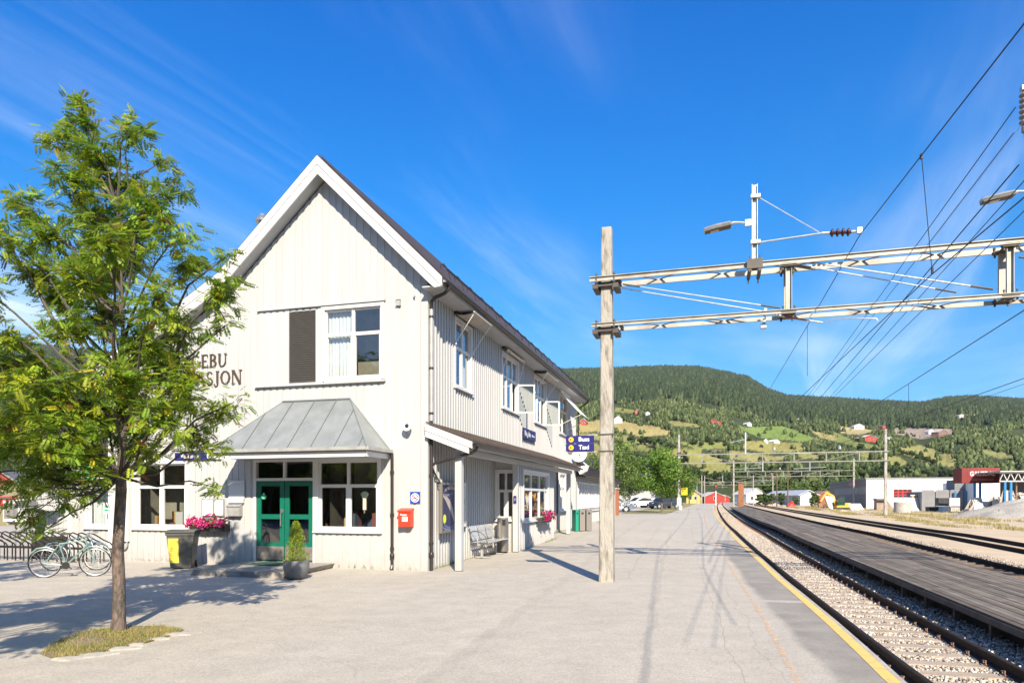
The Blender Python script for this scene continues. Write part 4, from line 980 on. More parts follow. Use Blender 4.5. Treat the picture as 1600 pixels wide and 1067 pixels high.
# steady arm under the beam
s0 = (tpx(972), .02, gz(972, 450)); s1 = (tpx(1193), -.02, gz(1193, 487)); s2 = (tpx(1226), -.05, gz(1226, 496)); s3 = (tpx(1260), -.08, gz(1260, 502)); s4 = (tpx(1284), -.1, gz(1284, 506))
sa = MB(); sa.tube([s0, s1], .012, 8); sa.tube([s1, s2], .022, 8); sa.tube([s3, s4], .016, 8)
e1_ = (tpx(1300), -.15, gz(1300, 502)); e2_ = (tpx(1332), -.22, gz(1332, 502)); e3_ = (tpx(1364), -.30, gz(1364, 504)); e4_ = (tpx(1366), -.30, gz(1366, 508))
sa.tube([s4, e1_, e2_, e3_, e4_], .009, 6)
sa.box(s1[0]-.05, s1[0]+.05, -.06, .06, s1[2]-.32, s1[2]-.24); sa.bar((s1[0], 0, s1[2]-.28), (s1[0]+.04, 0, s1[2]+.06), .04, .05)
sao = sa.build('steady_arm', GALV, G1, smooth=True)
m = MB(); p, q = Vector(s2), Vector(s3); n = 14
for i in range(n):
    c = p+(q-p)*(i+.5)/n; d = (q-p).normalized(); m.tube([c-d*.006, c, c+d*.006], [.014, .034, .014], 10)
m.tube([p, q], .014, 8); m.build('insulator', INSP, sao)
# lamp mast standing on the beam
def lamp_mast(px, top, lamp_px, label_lamp, strut=True):
    t = tpx(px); m = MB(); z0 = 6.0
    zt_ = gz(px, top)
    m.box(t-.05, t+.05, -.245, -.237, z0, zt_); m.box(t-.05, t-.042, -.30, -.19, z0, zt_); m.box(t+.042, t+.05, -.30, -.19, z0, zt_)
    mo = m.build('mast', GALV, G1)
    m = MB()
    for a in (-.09, .09):
        m.box(t+a-.03, t+a+.03, -.33, .25, 5.98, 6.04); m.tube([(t+a, -.32, 5.95), (t+a, -.32, 6.26)], .012, 6); m.tube([(t+a, .24, 5.9), (t+a, .24, 6.2)], .012, 6)
    m.box(t-.14, t+.14, -.34, -.30, 6.02, 6.20); m.build('mast_foot', BR, mo)
    return t, zt_, mo
t, ztm, mo = lamp_mast(1178, 298, 1102, '')
m = MB(); zb_ = gz(1178, 386); bi = tpx(1291); be_ = tpx(1338)
p0_ = Vector((t+.06, -.24, gz(1185, 386))); p1_ = Vector((tpx(1281), -.24, gz(1281, 372))); p2_ = Vector((tpx(1293), -.24, gz(1293, 371.5))); p3_ = Vector((tpx(1326), -.24, gz(1326, 370))); p4_ = Vector((be_, -.24, gz(1339, 368)))
m.tube([p0_, p1_], .016, 8); m.tube([p1_, p2_], .026, 8); m.tube([p3_, (p3_+p4_)/2], .026, 8); m.tube([(p3_+p4_)/2, p4_], .016, 8)
m.tube([(t+.05, -.24, gz(1185, 315)), tuple(p1_+Vector((-.04, 0, .02)))], .008, 6)
for zz in (gz(1185, 316), gz(1185, 386)): m.box(t-.07, t+.10, -.33, -.17, zz-.03, zz+.03)
m.box(p4_.x-.03, p4_.x+.05, -.28, -.20, p4_.z-.05, p4_.z+.05)
bo = m.build('bracket_arm', GALV, mo, smooth=True)
m = MB(); n = 4
for i in range(n):
    c = p2_+(p3_-p2_)*(i+.5)/n; d = (p3_-p2_).normalized(); m.tube([c-d*.03, c-d*.012, c+d*.012, c+d*.03], [.03, .072, .072, .03], 14)
m.tube([p2_, p3_], .03, 10); m.build('insulator', INSR, mo)
def lamp(tL, tR, z, parent, yy=-.25):    # flat road-lantern head pointing back towards the pole
    tE = tR; tR = min(tR, tL+.78); L = tR-tL; h = MB(); n = 10; V = []
    prof = [(0, .030, .075), (.03, .055, .10), (.3*L, .06, .13), (.62*L, .05, .12), (.66*L, .03, .05), (.70*L, .026, .035)]
    ring = []
    for x, hz, hw in prof:
        for k in range(n):
            a = 2*math.pi*k/n; V.append((tL+x, yy+hw*math.cos(a), z+.10*x/L*1.2+hz*max(-.55, math.sin(a))))
    F = [(i*n+k, i*n+(k+1) % n, (i+1)*n+(k+1) % n, (i+1)*n+k) for i in range(len(prof)-1) for k in range(n)]+[tuple(range(n-1, -1, -1)), tuple((len(prof)-1)*n+k for k in range(n))]
    h.add(V, F); ho = h.build('lamp_head', GALV, parent, smooth=True)
    u = MB(); u.prism([(tL+.02, yy-.09, z-.026), (tL+.64*L, yy-.11, z+.045), (tL+.64*L, yy+.11, z+.045), (tL+.02, yy+.09, z-.026)], (0, 0, -.018)); u.build('lamp_underside', mat('lamp_dark_grey', (.10, .085, .07), .6), ho)
    l = MB(); l.prism([(tL+.16*L, yy-.06, z-.040), (tL+.36*L, yy-.06, z-.014), (tL+.36*L, yy+.06, z-.014), (tL+.16*L, yy+.06, z-.040)], (0, 0, -.006)); l.build('lens', mat('lamp_lens', (.45, .42, .35), .3), ho)
    a = MB(); a.tube([(tL+.68*L, yy, z+.10), (tL+.84*L, yy, z+.085), (tR, yy, z+.06), (tE, yy, z+.08)], .022, 8); a.box(tE-.12, tE-.01, yy-.03, yy+.03, z+.0, z+.12); a.build('lamp_arm', GALV, ho, smooth=True)
lamp(tpx(1100), t-.05, gz(1102, 368), mo)
# second mast just beyond the picture's right edge, its lamp and insulator reach in
t, ztm, mo = lamp_mast(1668, 120, 0, '')
lamp(tpx(1524), t-.05, gz(1540, 322), mo)
for (ax, y0, y1) in ((1592, 157, 207), (1612, 225, 290)):
    tt = tpx(ax); z1_, z0_ = gz(ax, y0), gz(ax, y1); m = MB(); n = 6
    m.lathe((tt, -.25, z0_-.14), [(.03, 0), (.05, .02), (.05, .11), (.03, .14)]+[v for i in range(n) for v in ((.05, .14+(z1_-z0_)*i/n+.0), (.085, .14+(z1_-z0_)*(i+.4)/n), (.085, .14+(z1_-z0_)*(i+.6)/n), (.05, .14+(z1_-z0_)*(i+.95)/n))]+[(.03, z1_-z0_+.15), (.045, z1_-z0_+.17), (.02, z1_-z0_+.22)], 14)
    io = m.build('insulator', INSG, mo)
    m = MB(); m.tube([(tt, -.25, z0_-.14), (tt, -.25, z0_-.24)], .02, 8); m.bar((tt, -.25, z1_+.06), (t, -.25, z1_+.02), .05, .05); m.box(tt-.06, tt+.06, -.31, -.19, z1_+.03, z1_+.10); m.build('insulator_fitting', GALV, io)

# other gantries down the line -----------------------------------------------
BEAMF = mat('far_beam_steel', (.27, .26, .24), .6, .2, noise=.25)
def far_gantry(label, pL, ang, L, zb, h, mast=()):
    g = empty('overhead_line_gantry', pL, ang, label, 'overhead gantry', 'gantries over the tracks')
    for x in (0, L):
        m = MB(); concrete_pole(m, .32, .22, h, -1.0); o = m.build('pole', POLEM, g); o.location = (x, 0, 0)
    for z in (zb, zb+.95):
        m = MB(); m.box(-.3, L+.3, -.24, -.19, z-.04, z+.04); m.box(-.3, L+.3, .19, .24, z-.04, z+.04); m.build('beam', BEAMF, g)
    m = MB(); n = 5
    for i in range(n+1):
        x = L*(.12+.76*i/n); m.box(x-.05, x+.05, -.2, .2, zb+.06, zb+.89)
        if i < n: x2 = L*(.12+.76*(i+1)/n); m.bar((x, -.2, zb+.1 if i > 1 else zb+.9), (x2, -.2, zb+.9 if i > 1 else zb+.1), .04, .04)
    m.build('upright', BEAMF, g)
    m = MB()
    for x, t_ in mast:
        m.box(x-.07, x+.07, -.3, -.2, zb+.9, zb+.95+t_)
        m.tube([(x, -.25, zb+.9+t_*.7), (x-1.6, -.25, zb+.9+t_*.55)], .03, 5); m.tube([(x, -.25, zb-1.0), (x, -.25, zb)], .06, 5); m.tube([(x-1.6, -.25, zb-.75), (x+1.6, -.25, zb-.6)], .03, 5)
    m.build('mast', GALV, g)
    m = MB()
    for x, _ in mast:
        m.lathe((x+2.9, 0, zb+1.2), [(.1, 0), (.16, .1), (.16, .28), (.1, .38)], 8)
    m.build_each('insulator', GALV, g)
    return g
G2P = Vector((18.6, 76, .35))
G2 = far_gantry('second gantry, its left pole carrying a small yellow sign beside the platform', G2P, -math.atan2(6, 19.7), 20.6, 5.2, 8.4, ((7.0, 2.3), (13.4, .0), ))
m = MB(); m.box(.25, .9, -.05, -.02, 1.7, 2.5); m.build('yellow_sign', YEL, G2)
m = MB(); m.box(-.2, .26, -.34, -.18, .5, 1.4); m.box(.0, .34, -.3, -.18, .05, .5); m.build('wrapped_box', WHITE, G2)
m = MB()
for z in (3.0, 4.1, 5.6, 6.3): m.box(-.22, .22, -.22, .22, z, z+.14)
m.build_each('pole_band', BR, G2)
far_gantry('third gantry, behind the rusty brown tower at the end of the wooden platform', Vector((40.6, 125, .2)), -R(16), 20, 5.4, 8.4, ((5, 2.),))
far_gantry('farthest gantry, small above the bend by the red shed', Vector((57, 205, .2)), -R(16), 20, 5.4, 8.4, ((6, 2.),))
def small_pole(label, px, ytop, Y, z0, m_, w=.24, arm=None):
    p = P(px, ytop, Y); e = empty('line_mast', (p.x, Y, z0), 0, label, 'mast')
    m = MB(); concrete_pole(m, w, w*.7, p.z-z0, -.6); m.build('pole', m_, e)
    if arm:
        m = MB(); m.tube([(0, 0, (p.z-z0)*.72), (arm, 0, (p.z-z0)*.78)], .04, 5); m.tube([(0, 0, (p.z-z0)*.93), (arm, 0, (p.z-z0)*.78)], .03, 5); m.build('arm', m_, e)
WOODP = mat('brown_pole_timber', (.14, .09, .06), .9, noise=.4)
small_pole('slim pale mast between the yellow house and the red shed', 1101, 743, 190, .2, POLEM, arm=5)
small_pole('thin mast behind the yellow house roof', 1089, 752, 225, .2, POLEM)
small_pole('thin wooden pole between the maple tree and the yellow house', 1077, 743, 150, .2, WOODP)
small_pole('pale mast right of the rusty brown tower, with a bracket to the left', 1177, 742, 170, 0, POLEM, arm=-5)
small_pole('brown wooden mast left of the grey shed', 1214, 732, 145, -.3, WOODP, arm=-3)
small_pole('brown wooden mast in front of the grey shed', 1231, 727, 132, -.3, WOODP, arm=-4)
# rusty tower at the platform end
p = Vector((*track(112, 3.6), zt(112)))
e = empty('signal_tower', p, -R(16), 'tall rusty brown cabinet tower at the far end of the wooden platform', 'tower')
m = MB(); m.box(-.42, .42, -.35, .35, .3, 4.0); m.box(-.47, .47, -.4, .4, 3.9, 4.05); m.build('cabinet', mat('rust_brown', (.30, .12, .05), .8, noise=.4, nscale=3), e)
m = MB(); m.box(-.3, -.2, -.25, .25, -.6, .3); m.box(.2, .3, -.25, .25, -.6, .3); m.build('foot', BLACK, e)
e = empty('signal_post', P(1118.5, 765, 180)*1, 0, 'red and white signal post in front of the red shed', 'signal'); e.location = (P(1118.5, 765, 180).x, 180, 0)
m = MB(); m.box(-.12, .12, -.12, .12, -.5, 3.6); m.build('post', WHITE, e); m = MB(); m.box(-.35, .35, -.1, .1, 3.6, 5.6); m.build('signal_head', BLACK, e); m = MB(); m.lathe((0, -.1, 4.9), [(.2, 0), (.2, -.06)], 12, 'y'); m.build('signal_lens', RED, e)

# wires -------------------------------------------------------------------------
WIRE = mat('copper_wire', (.025, .03, .045), .5, .3)
WIREL = mat('bright_wire', (.45, .46, .48), .4, .5)
def lw(px, py, k):         # point on a level wire, k metres above the eye
    s = k*FPX/(778-py); return Vector(((px-800)/FPX*s, s, EYE+k))
def wire(name, pts, r, label, m_=WIRE, grp='overhead wires', cat='wire', droppers=()):
    mb = MB(); mb.tube(pts, r, 5); o = mb.build(name, m_, None); tag(o, label, cat, grp)
    return o
def beam_pt(px, py, off=-.25):
    t = tpx(px); v = Vector((t, off, 0)); v = Matrix.Rotation(GA, 3, 'Z') @ v + GP; return Vector((v.x, v.y, EYE+(778-py)/FPX*v.y))
def sagpts(a, b, sag, n=12): return [a+(b-a)*i/n+Vector((0, 0, -4*sag*(i/n)*(1-i/n))) for i in range(n+1)]
g2 = lambda off, z: Vector((*track(73, off), z))
mA = beam_pt(1339, 368, -.24); bA = lw(1600, 38, mA.z-EYE-.35)
d = (mA-bA); back = bA-d*1.6
wA = sagpts(mA, g2(.7, 6.9), .45, 20)
wire('messenger_wire', [back, bA, lw(1440, 243, mA.z-EYE-.22), mA]+wA[1:], .0085, 'thin messenger wire clamped to the brown insulator above the near beam')
cB = beam_pt(1366, 507, -.30); k = cB.z-EYE
b1 = lw(1600, 309, k); b2 = lw(1457, 428, k); dB = (b1-b2)
wire('contact_wire', [b1+dB*2, b1, b2, cB]+sagpts(cB, g2(.7, 5.25), .05, 8)[1:], .008, 'contact wire held by the steady arm under the near beam')
p1 = lw(1440, 243, mA.z-EYE-.22); mb = MB(); mb.tube([p1, b2], .005, 4); mb.box(b2.x-.012, b2.x+.012, b2.y-.012, b2.y+.012, b2.z, b2.z+.10); mb.box(p1.x-.015, p1.x+.015, p1.y-.015, p1.y+.015, p1.z-.05, p1.z+.02); o = mb.build('dropper', WIRE); tag(o, 'thin vertical dropper hanging from the messenger wire to the contact wire, near the right edge', 'wire hanger')
i = 2
p1 = wA[2]; mb = MB(); q1 = cB+(g2(.7, 5.25)-cB)*.13; mb.tube([p1, Vector((p1.x, p1.y, 5.0))], .006, 4); o = mb.build('dropper', WIRE); tag(o, 'thin vertical dropper under the messenger wire just behind the near beams', 'wire hanger')
def straight(name, a, b, k, r, label, fwd, back_, m_=WIRE, sag=0):
    A = lw(*a, k); Bq = lw(*b, k); d = (Bq-A).normalized(); pts = [A-d*back_, A, Bq]
    L = fwd; e_ = Bq+d*L
    pts += sagpts(Bq, e_, sag, 8)[1:]
    wire(name, pts, r, label, m_)
straight('feeder_wire', (1592, 258), (1400, 483), 4.3, .010, 'dark feeder wire starting at the clamp above the right-hand lamp', 58, 0.0)
straight('feeder_wire', (1600, 283), (1406, 499), 3.9, .0065, 'dark wire passing just left of the crossing point above the upper beam', 58, 9)
straight('feeder_wire', (1600, 330), (1427, 499), 3.4, .006, 'dark wire crossing the lattice beams farthest to the right', 58, 8)
straight('feeder_wire', (1587, 168), (1400, 428), 5.4, .008, 'thin wire running down left from the grey insulator at the right edge', 60, 0)
straight('feeder_wire', (1584, 208), (1404, 442), 5.3, .007, 'thinner wire beside the one from the grey insulator', 60, 0)
straight('feeder_wire', (1600, 190), (1455, 378), 6.0, .004, 'bright steel guy wire above the right-hand lamp', 0, .5, WIREL)
straight('contact_wire', (1600, 485), (1375, 628), 3.7, .011, 'wire low over the hills right of the beams, with one dropper', 30, 12)
p1 = lw(1420, 601, 3.7); mb = MB(); mb.tube([p1, p1+Vector((0, 0, -.75))], .008, 4); o = mb.build('dropper', WIRE); tag(o, 'short dropper against the hillside below the right-hand wire', 'wire hanger')
straight('contact_wire', (1600, 591), (1420, 655), 4.6, .016, 'thick wire crossing the hills at the right edge, upper of two', 30, 12)
straight('contact_wire', (1600, 600), (1450, 651), 4.6, .009, 'thin wire just under the thick wire at the right edge', 30, 12)
straight('contact_wire', (1600, 650), (1430, 690), 4.6, .011, 'lowest wire across the wooded slope at the right edge', 26, 12)
# wires beyond the second gantry
for off, z, lb in ((.7, 5.25, 'contact wire of the nearest track beyond the second gantry'), (.7, 6.8, 'messenger wire of the nearest track beyond the second gantry'), (6.2, 5.3, 'contact wire over the second track beyond the second gantry')):
    wire('contact_wire', [Vector((*track(y, off), z+(.25 if (y-73) % 62 == 0 else -.1))) for y in (73, 104, 135, 166, 197, 260, 340)], .014, lb)

# ================================================================== SIGNS AND FURNITURE
def LB(a, b, z): v = Matrix.Rotation(BA, 3, 'Z') @ Vector((a, b, 0)) + BC; return Vector((v.x, v.y, z))
def onb(name, a, b, z, label, cat, rz=0, group=None): return empty(name, LB(a, b, z), BA+rz, label, cat, group)
SIGNW = mat('sign_white', (.82, .82, .80), .4)
# Buss / Taxi
e = empty('direction_sign', GP, GA+R(2), 'navy Buss and Taxi direction panels strapped to the concrete pole', 'sign')
for i, (wd, z) in enumerate((('Buss', 2.83), ('Taxi', 2.665))):
    m = MB(); m.box(-.845, -.262, -.02, .0, z, z+.155); po_ = m.build('sign_panel', SIGNB, e)
    text('lettering', wd, .125, SIGNW, po_, (-.47, -.022, z+.078), bold=.002, ext=.001)
    m = MB(); m.lathe((-.735, -.020, z+.078), [(.052, 0), (.052, -.004)], 20, 'y'); m.build('arrow_disc', YEL, po_)
    m = MB(); c = (-.735, z+.078); m.bar((c[0]-.03, -.026, c[1]), (c[0]+.032, -.026, c[1]), .010, .002, up=(0,1,0)); m.bar((c[0]-.032, -.026, c[1]), (c[0]-.006, -.026, c[1]+.024), .009, .002, up=(0,1,0)); m.bar((c[0]-.032, -.026, c[1]), (c[0]-.006, -.026, c[1]-.024), .009, .002, up=(0,1,0)); m.build('arrow', BLACK, po_)
m = MB()
for z in (2.655, 2.995):
    m.bar((-.80 if z < 2.7 else -.4, .012, z), (-.13, .012, z), .03, .02)
m.build('sign_arm', GALV, e)
for z in (2.655, 2.995):
    m = MB(); m.box(-.152, .152, -.152, -.146, z-.008, z+.008); m.box(.13, .17, -.17, -.14, z-.03, z+.01); m.box(-.17, -.14, -.17, -.14, z-.03, z+.01); m.box(-.152, -.146, -.152, .15, z-.008, z+.008)
    m.build('strap', BR, e)
# wall signs
e = onb('waiting_room_sign', -6.35, 0, 2.78, 'long navy Venterom sign on the gable between window and canopy', 'sign')
m = MB(); m.box(-.70, .70, -.06, -.025, -.10, .10); so = m.build('sign_panel', SIGNB, e); text('lettering', 'Venterom', .145, SIGNW, so, (-.22, -.062, 0), bold=.002, ext=.001)
m = MB(); m.lathe((.58, -.061, 0), [(.06, 0), (.06, -.004)], 18, 'y'); m.build('arrow_disc', YEL, so); m = MB(); m.box(.30, .36, -.064, -.061, -.05, .05); m.box(.36, .42, -.064, -.061, -.05, -.01); m.build('pictogram', SIGNW, so)
e = onb('station_name_sign', .05, 9.3, 4.0, 'navy Ringebu name sign between the upper windows on the platform side', 'sign', R(90))
m = MB(); m.box(-.88, .88, -.05, -.01, -.18, .18); so = m.build('sign_panel', SIGNB, e); text('lettering', 'Ringebu', .26, SIGNW, so, (-.32, -.052, 0), bold=.003, ext=.001); text('lettering', '198 moh', .12, SIGNW, so, (.48, -.052, -.02), ext=.001)
e = onb('no_smoking_sign', -.285, 0, 1.71, 'square blue no-smoking plate on the corner wall above the red box', 'sign')
m = MB(); m.box(-.125, .125, -.034, -.024, -.14, .14); so = m.build('sign_panel', mat('plate_blue', (.01, .06, .35), .35), e)
m = MB(); m.lathe((0, -.035, 0), [(.105, 0), (.105, -.003)], 24, 'y'); m.build('white_disc', SIGNW, so)
m = MB(); n = 24
for k in range(n):
    a0_, a1_ = 2*math.pi*k/n, 2*math.pi*(k+1)/n; m.prism([(r_*math.cos(a), -.0385, r_*math.sin(a)) for r_, a in ((.088, a0_), (.088, a1_), (.068, a1_), (.068, a0_))], (0, -.002, 0))
m.bar((-.055, -.041, .055), (.055, -.041, -.055), .018, .002, up=(0, 1, 0)); m.build('ban_ring', mat('ban_purple', (.32, .03, .16), .4), so)
m = MB(); m.box(-.05, .045, -.0385, -.0380, -.018, .008); m.build('cigarette', mat('plate_ink', (.03, .03, .12), .5), so)
e = onb('post_box', -.475, 0, 1.04, 'small bright red post box on the gable near the corner downpipe', 'post box')
m = MB(); m.prism([(-.155, -.03, 0), (-.155, -.21, 0), (-.155, -.21, .37), (-.155, -.03, .42)], (.31, 0, 0)); bo = m.build('body', RED, e)
m = MB(); m.prism([(-.17, -.03, .425), (-.17, -.235, .372), (-.17, -.235, .335), (-.17, -.228, .335), (-.17, -.225, .365), (-.17, -.03, .415)], (.34, 0, 0)); m.build('lid', RED, e)
m = MB(); m.box(-.06, .08, -.212, -.21, .12, .23); m.build('notice', SIGNW, bo); m = MB(); m.box(.0, .1, -.2125, -.21, .315, .328); m.build('slot', BLACK, bo)
text('lettering', 'Posten', .062, SIGNW, bo, (-.02, -.212, .275), ext=.0008, bold=.001)
e = onb('flood_lamp', -.42, 0, 3.37, 'round white flood lamp on the gable beside the porch roof', 'lamp')
m = MB(); m.lathe((0, -.02, 0), [(.03, 0), (.03, -.10), (.10, -.12), (.115, -.2), (.085, -.21), (.07, -.19), (.02, -.17)], 20, 'y'); m.build('lamp_head', SIGNW, e, smooth=True); m = MB(); m.lathe((0, -.19, 0), [(.072, 0), (.06, -.012), (.001, -.018)], 16, 'y'); m.build('lens', BLACK, e); m = MB(); m.bar((0, -.03, 0), (0, -.1, -.12), .03, .02); m.build('bracket', GALV, e)
e = onb('notice_board', -5.875, 0, 1.24, 'double white notice case on the gable above the magenta flowers', 'notice board')
m = MB(); m.box(-.335, .335, -.06, -.03, 0, .44); bo = m.build('frame', GALV, e); m = MB(); m.box(-.315, -.015, -.063, -.06, .02, .42); m.box(.06, .30, -.063, -.06, .03, .41); m.build('notice', SIGNW, bo)
m = MB()
for i in range(9): m.box(-.29, -.05-.1*random.random(), -.0645, -.0635, .06+i*.038, .066+i*.038)
m.box(.1, .26, -.0645, -.0635, .33, .36); m.build('print', mat('print_grey', (.35, .35, .36), .7), bo)
e = onb('info_plate', -5.18, 0, 1.60, 'pale grey information plate above the grey mailbox by the door', 'sign')
m = MB(); m.box(-.23, .23, -.045, -.025, .06, .55); m.box(-.22, .22, -.10, -.025, -.02, .10); m.build('plate', mat('plate_grey', (.55, .56, .56), .5), e); m = MB(); m.box(-.14, .1, -.0465, -.045, .44, .455); m.build('print', mat('print_grey', (.35, .35, .36), .7), e)
e = onb('mailbox', -5.2, 0, 1.25, 'grey steel mailbox on the gable left of the doors', 'mailbox')
m = MB(); m.prism([(-.19, -.03, 0), (-.19, -.15, 0), (-.19, -.15, .25), (-.19, -.03, .31)], (.38, 0, 0)); m.build('body', GREYST, e); m = MB(); m.prism([(-.2, -.03, .32), (-.2, -.17, .25), (-.2, -.17, .23), (-.2, -.03, .30)], (.4, 0, 0)); m.build('lid', GALV, e)
e = onb('pharmacy_cross', -9.42, -.45, 2.2, 'green cross sign sticking out from the wall behind the rowan trunk', 'sign')
m = MB(); m.box(-.08, .08, -.06, .06, 0, .5); m.box(-.24, -.08, -.06, .06, .17, .33); m.box(.08, .24, -.06, .06, .17, .33); m.build('cross', mat('cross_green', (.0, .42, .20), .4), e); m = MB(); m.bar((0, .06, .25), (0, .42, .25), .03, .03); m.build('bracket', GALV, e)
e = onb('green_plate', -9.62, .32, 1.28, 'small white plate with green print on the wing wall', 'sign')
m = MB(); m.box(-.14, .14, -.02, 0, 0, .3); po_ = m.build('sign_panel', SIGNW, e); m = MB()
for z in (.06, .16): m.box(-.11, .11, -.023, -.02, z, z+.06)
m.build('print', mat('cross_green', (.0, .42, .20), .4), po_)
e = onb('cable_duct', -8.63, 0, .55, 'white cable duct with grey pipe bend left of the small window', 'cable duct')
m = MB(); m.box(-.10, .10, -.09, -.025, 0, 2.5); m.build('cover', WHITE, e); m = MB(); m.tube([(.04, -.06, 0), (.04, -.06, -.12), (-.02, -.08, -.2), (-.3, -.08, -.22)], .025, 8); m.build('pipe', GREYST, e, smooth=True)
# air conditioner
e = onb('air_conditioner', -12.15, -.05, 1.05, 'white air conditioning unit on the end of the low wing', 'air conditioner')
m = MB(); m.box(-.42, .42, -.30, .05, 0, .58); m.build('casing', WHITE, e)
m = MB()
for i in range(11): m.box(-.36+.045*i, -.34+.045*i, -.31, -.30, .08, .5)
m.build('grille', BLACK, e); m = MB(); m.box(-.35, -.30, -.25, .0, -.09, -.005); m.box(.3, .35, -.25, .0, -.09, -.005); m.box(-.34, -.31, -.03, 0, -1.05, -.09); m.build('bracket', GREYST, e)
m = MB(); m.box(-11.9, -11.0, -.06, .3, .0, .62); o = m.build('cellar_hatch', mat('hatch_black', (.03, .03, .03), .6)); o.location = BC; o.rotation_euler = (0, 0, BA); tag(o, 'low dark hatch box under the air conditioning unit', 'hatch')
# wheelie bin
def wheelie(label, loc, rz, c=(.075, .078, .072), sticker=True, sc=1):
    e = empty('wheelie_bin', loc, rz, label, 'bin'); e.scale = (sc,)*3; BM = mat('bin_plastic_%d' % int(c[1]*1000), c, .45, noise=.1)
    m = MB(); V = []
    for z, w_, d0_, d1_ in ((.03, .25, -.24, .22), (.93, .33, -.33, .33)): V += [(-w_, d0_, z), (w_, d0_, z), (w_, d1_, z), (-w_, d1_, z)]
    m.add(V, [(0,3,2,1), (4,5,6,7), (0,1,5,4), (1,2,6,5), (2,3,7,6), (3,0,4,7)]); m.box(-.35, .35, -.35, .35, .88, .945); bo = m.build('body', BM, e)
    m = MB(); m.prism([(-.36, -.38, .95), (-.36, -.38, .975), (-.36, -.1, 1.015), (-.36, .34, 1.015), (-.36, .36, .95)], (.72, 0, 0)); m.tube([(-.3, .38, .98), (.3, .38, .98)], .018, 6); m.build('lid', BM, e)
    for s in (-1, 1): m = MB(); m.lathe((s*.27-.03, .28, .10), [(.1, 0), (.1, .05), (.05, .06)], 16, 'x'); m.build('wheel', BLACK, e)
    if sticker:
        m = MB(); m.prism([(-.27, -.2545, .16), (-.04, -.2545, .16), (-.04, -.323, .80), (-.29, -.323, .80)], (0, -.004, 0)); so = m.build('sticker', mat('sticker_yellow', (.72, .60, .08), .4), bo)
        m = MB()
        for i in range(8): zz = .28+i*.06; yy_ = -.2545-.068*(zz-.16)/.64-.006; m.box(-.25, -.1-.03*(i % 3), yy_, yy_+.001, zz, zz+.018)
        m.build('print', mat('print_orange', (.75, .30, .02), .6), so)
    return e
wheelie('dark grey wheelie bin with yellow sticker against the gable', LB(-6.0, -.95, .0), BA+R(28), sc=.92)
for lbl, dx_, dy_, cc, w_ in (('narrow green recycling box standing against the grey ones beyond the porch', 0, 0, (.0, .22, .14), .14), ('tall grey recycling box beside the green one beyond the porch', .19, .12, (.19, .17, .15), .26), ('farther tall grey recycling box in the row beyond the porch', .50, .22, (.17, .155, .14), .26)):
    e = empty('recycling_bin', Vector((2.84+dx_, 30.4+dy_, zg(31))), R(15), lbl, 'bin', 'recycling boxes beyond the porch'); m = MB(); m.box(0, w_, 0, .5, 0, .9); m.build('body', mat('recycle_%d' % int(cc[0]*1000), cc, .5), e)
    m = MB(); m.box(-.01, w_+.01, -.01, .51, .9, .93); m.build('lid', mat('recycle_%d' % int(cc[0]*1000), cc, .5), e)
    m = MB(); m.box(w_*.3, w_*.7, -.012, -.002, .74, .82); m.build('slot', BLACK, e)
# flowers
PET = mat('petal', (1, 1, 1), .6, attr='tint', noise=.1, trans=.2)
def flower_box(label, a, b, z, rz, L, seed, name='flower_box'):
    e = onb(name, a, b, z, label, 'flower box', rz, 'window boxes with magenta petunias'); r = np.random.default_rng(seed)
    m = MB(); m.prism([(-L/2, -.04, 0), (-L/2, -.22, 0), (-L/2, -.26, .17), (-L/2, -.04, .17)], (L, 0, 0)); m.build('planter', mat('planter_black', (.03, .03, .03), .6), e)
    n = 520; V = []; F = []; T = []
    for i in range(n):
        x = r.uniform(-L/2-.06, L/2+.06); an = r.uniform(-.5, 1.5); rad = r.uniform(.10, .20)*(1+.25*math.sin(x*9+seed))
        c = np.array([x, -.16-rad*math.cos(an), .19+rad*math.sin(an)*1.05+.03*math.sin(x*13)])
        flower = r.random() < .55
        nn = np.array([r.normal(0, .4), -math.cos(an)+r.normal(0, .3), math.sin(an)+r.normal(0, .3)]); nn /= np.linalg.norm(nn)
        u = np.cross(nn, [0, 0, 1.]); u /= np.linalg.norm(u)+1e-9; v = np.cross(nn, u)
        if flower:
            rr = r.uniform(.024, .038); k = 6; b_ = len(V); V.append(c-nn*.012)
            for q in range(k):
                a_ = 2*math.pi*q/k; V.append(c+(u*math.cos(a_)+v*math.sin(a_))*rr*r.uniform(.85, 1.1)+nn*.006)
            col = [(.50, .01, .13), (.40, .005, .11), (.58, .02, .18), (.22, .005, .10), (.62, .08, .26)][r.integers(0, 5)]
            for q in range(k): F.append((b_, b_+1+q, b_+1+(q+1) % k)); T.append(col)
        else:
            rr = r.uniform(.03, .055); b_ = len(V); c = c-nn*.04
            V += [c-u*rr, c+v*rr*.5, c+u*rr, c-v*rr*.5]; col = np.array((.07, .14, .02))*r.uniform(.7, 1.8); F += [(b_, b_+1, b_+2), (b_, b_+2, b_+3)]; T += [col, col]
    npmesh('flowers', V, F, PET, T, e); return e
flower_box('magenta petunias in a black box on the gable beside the bin', -5.9, 0, .86, 0, 1.05, 1)
flower_box('magenta petunias in a black box under the bay window on the platform side', .74, 8.25, .86, R(90), 1.5, 2)
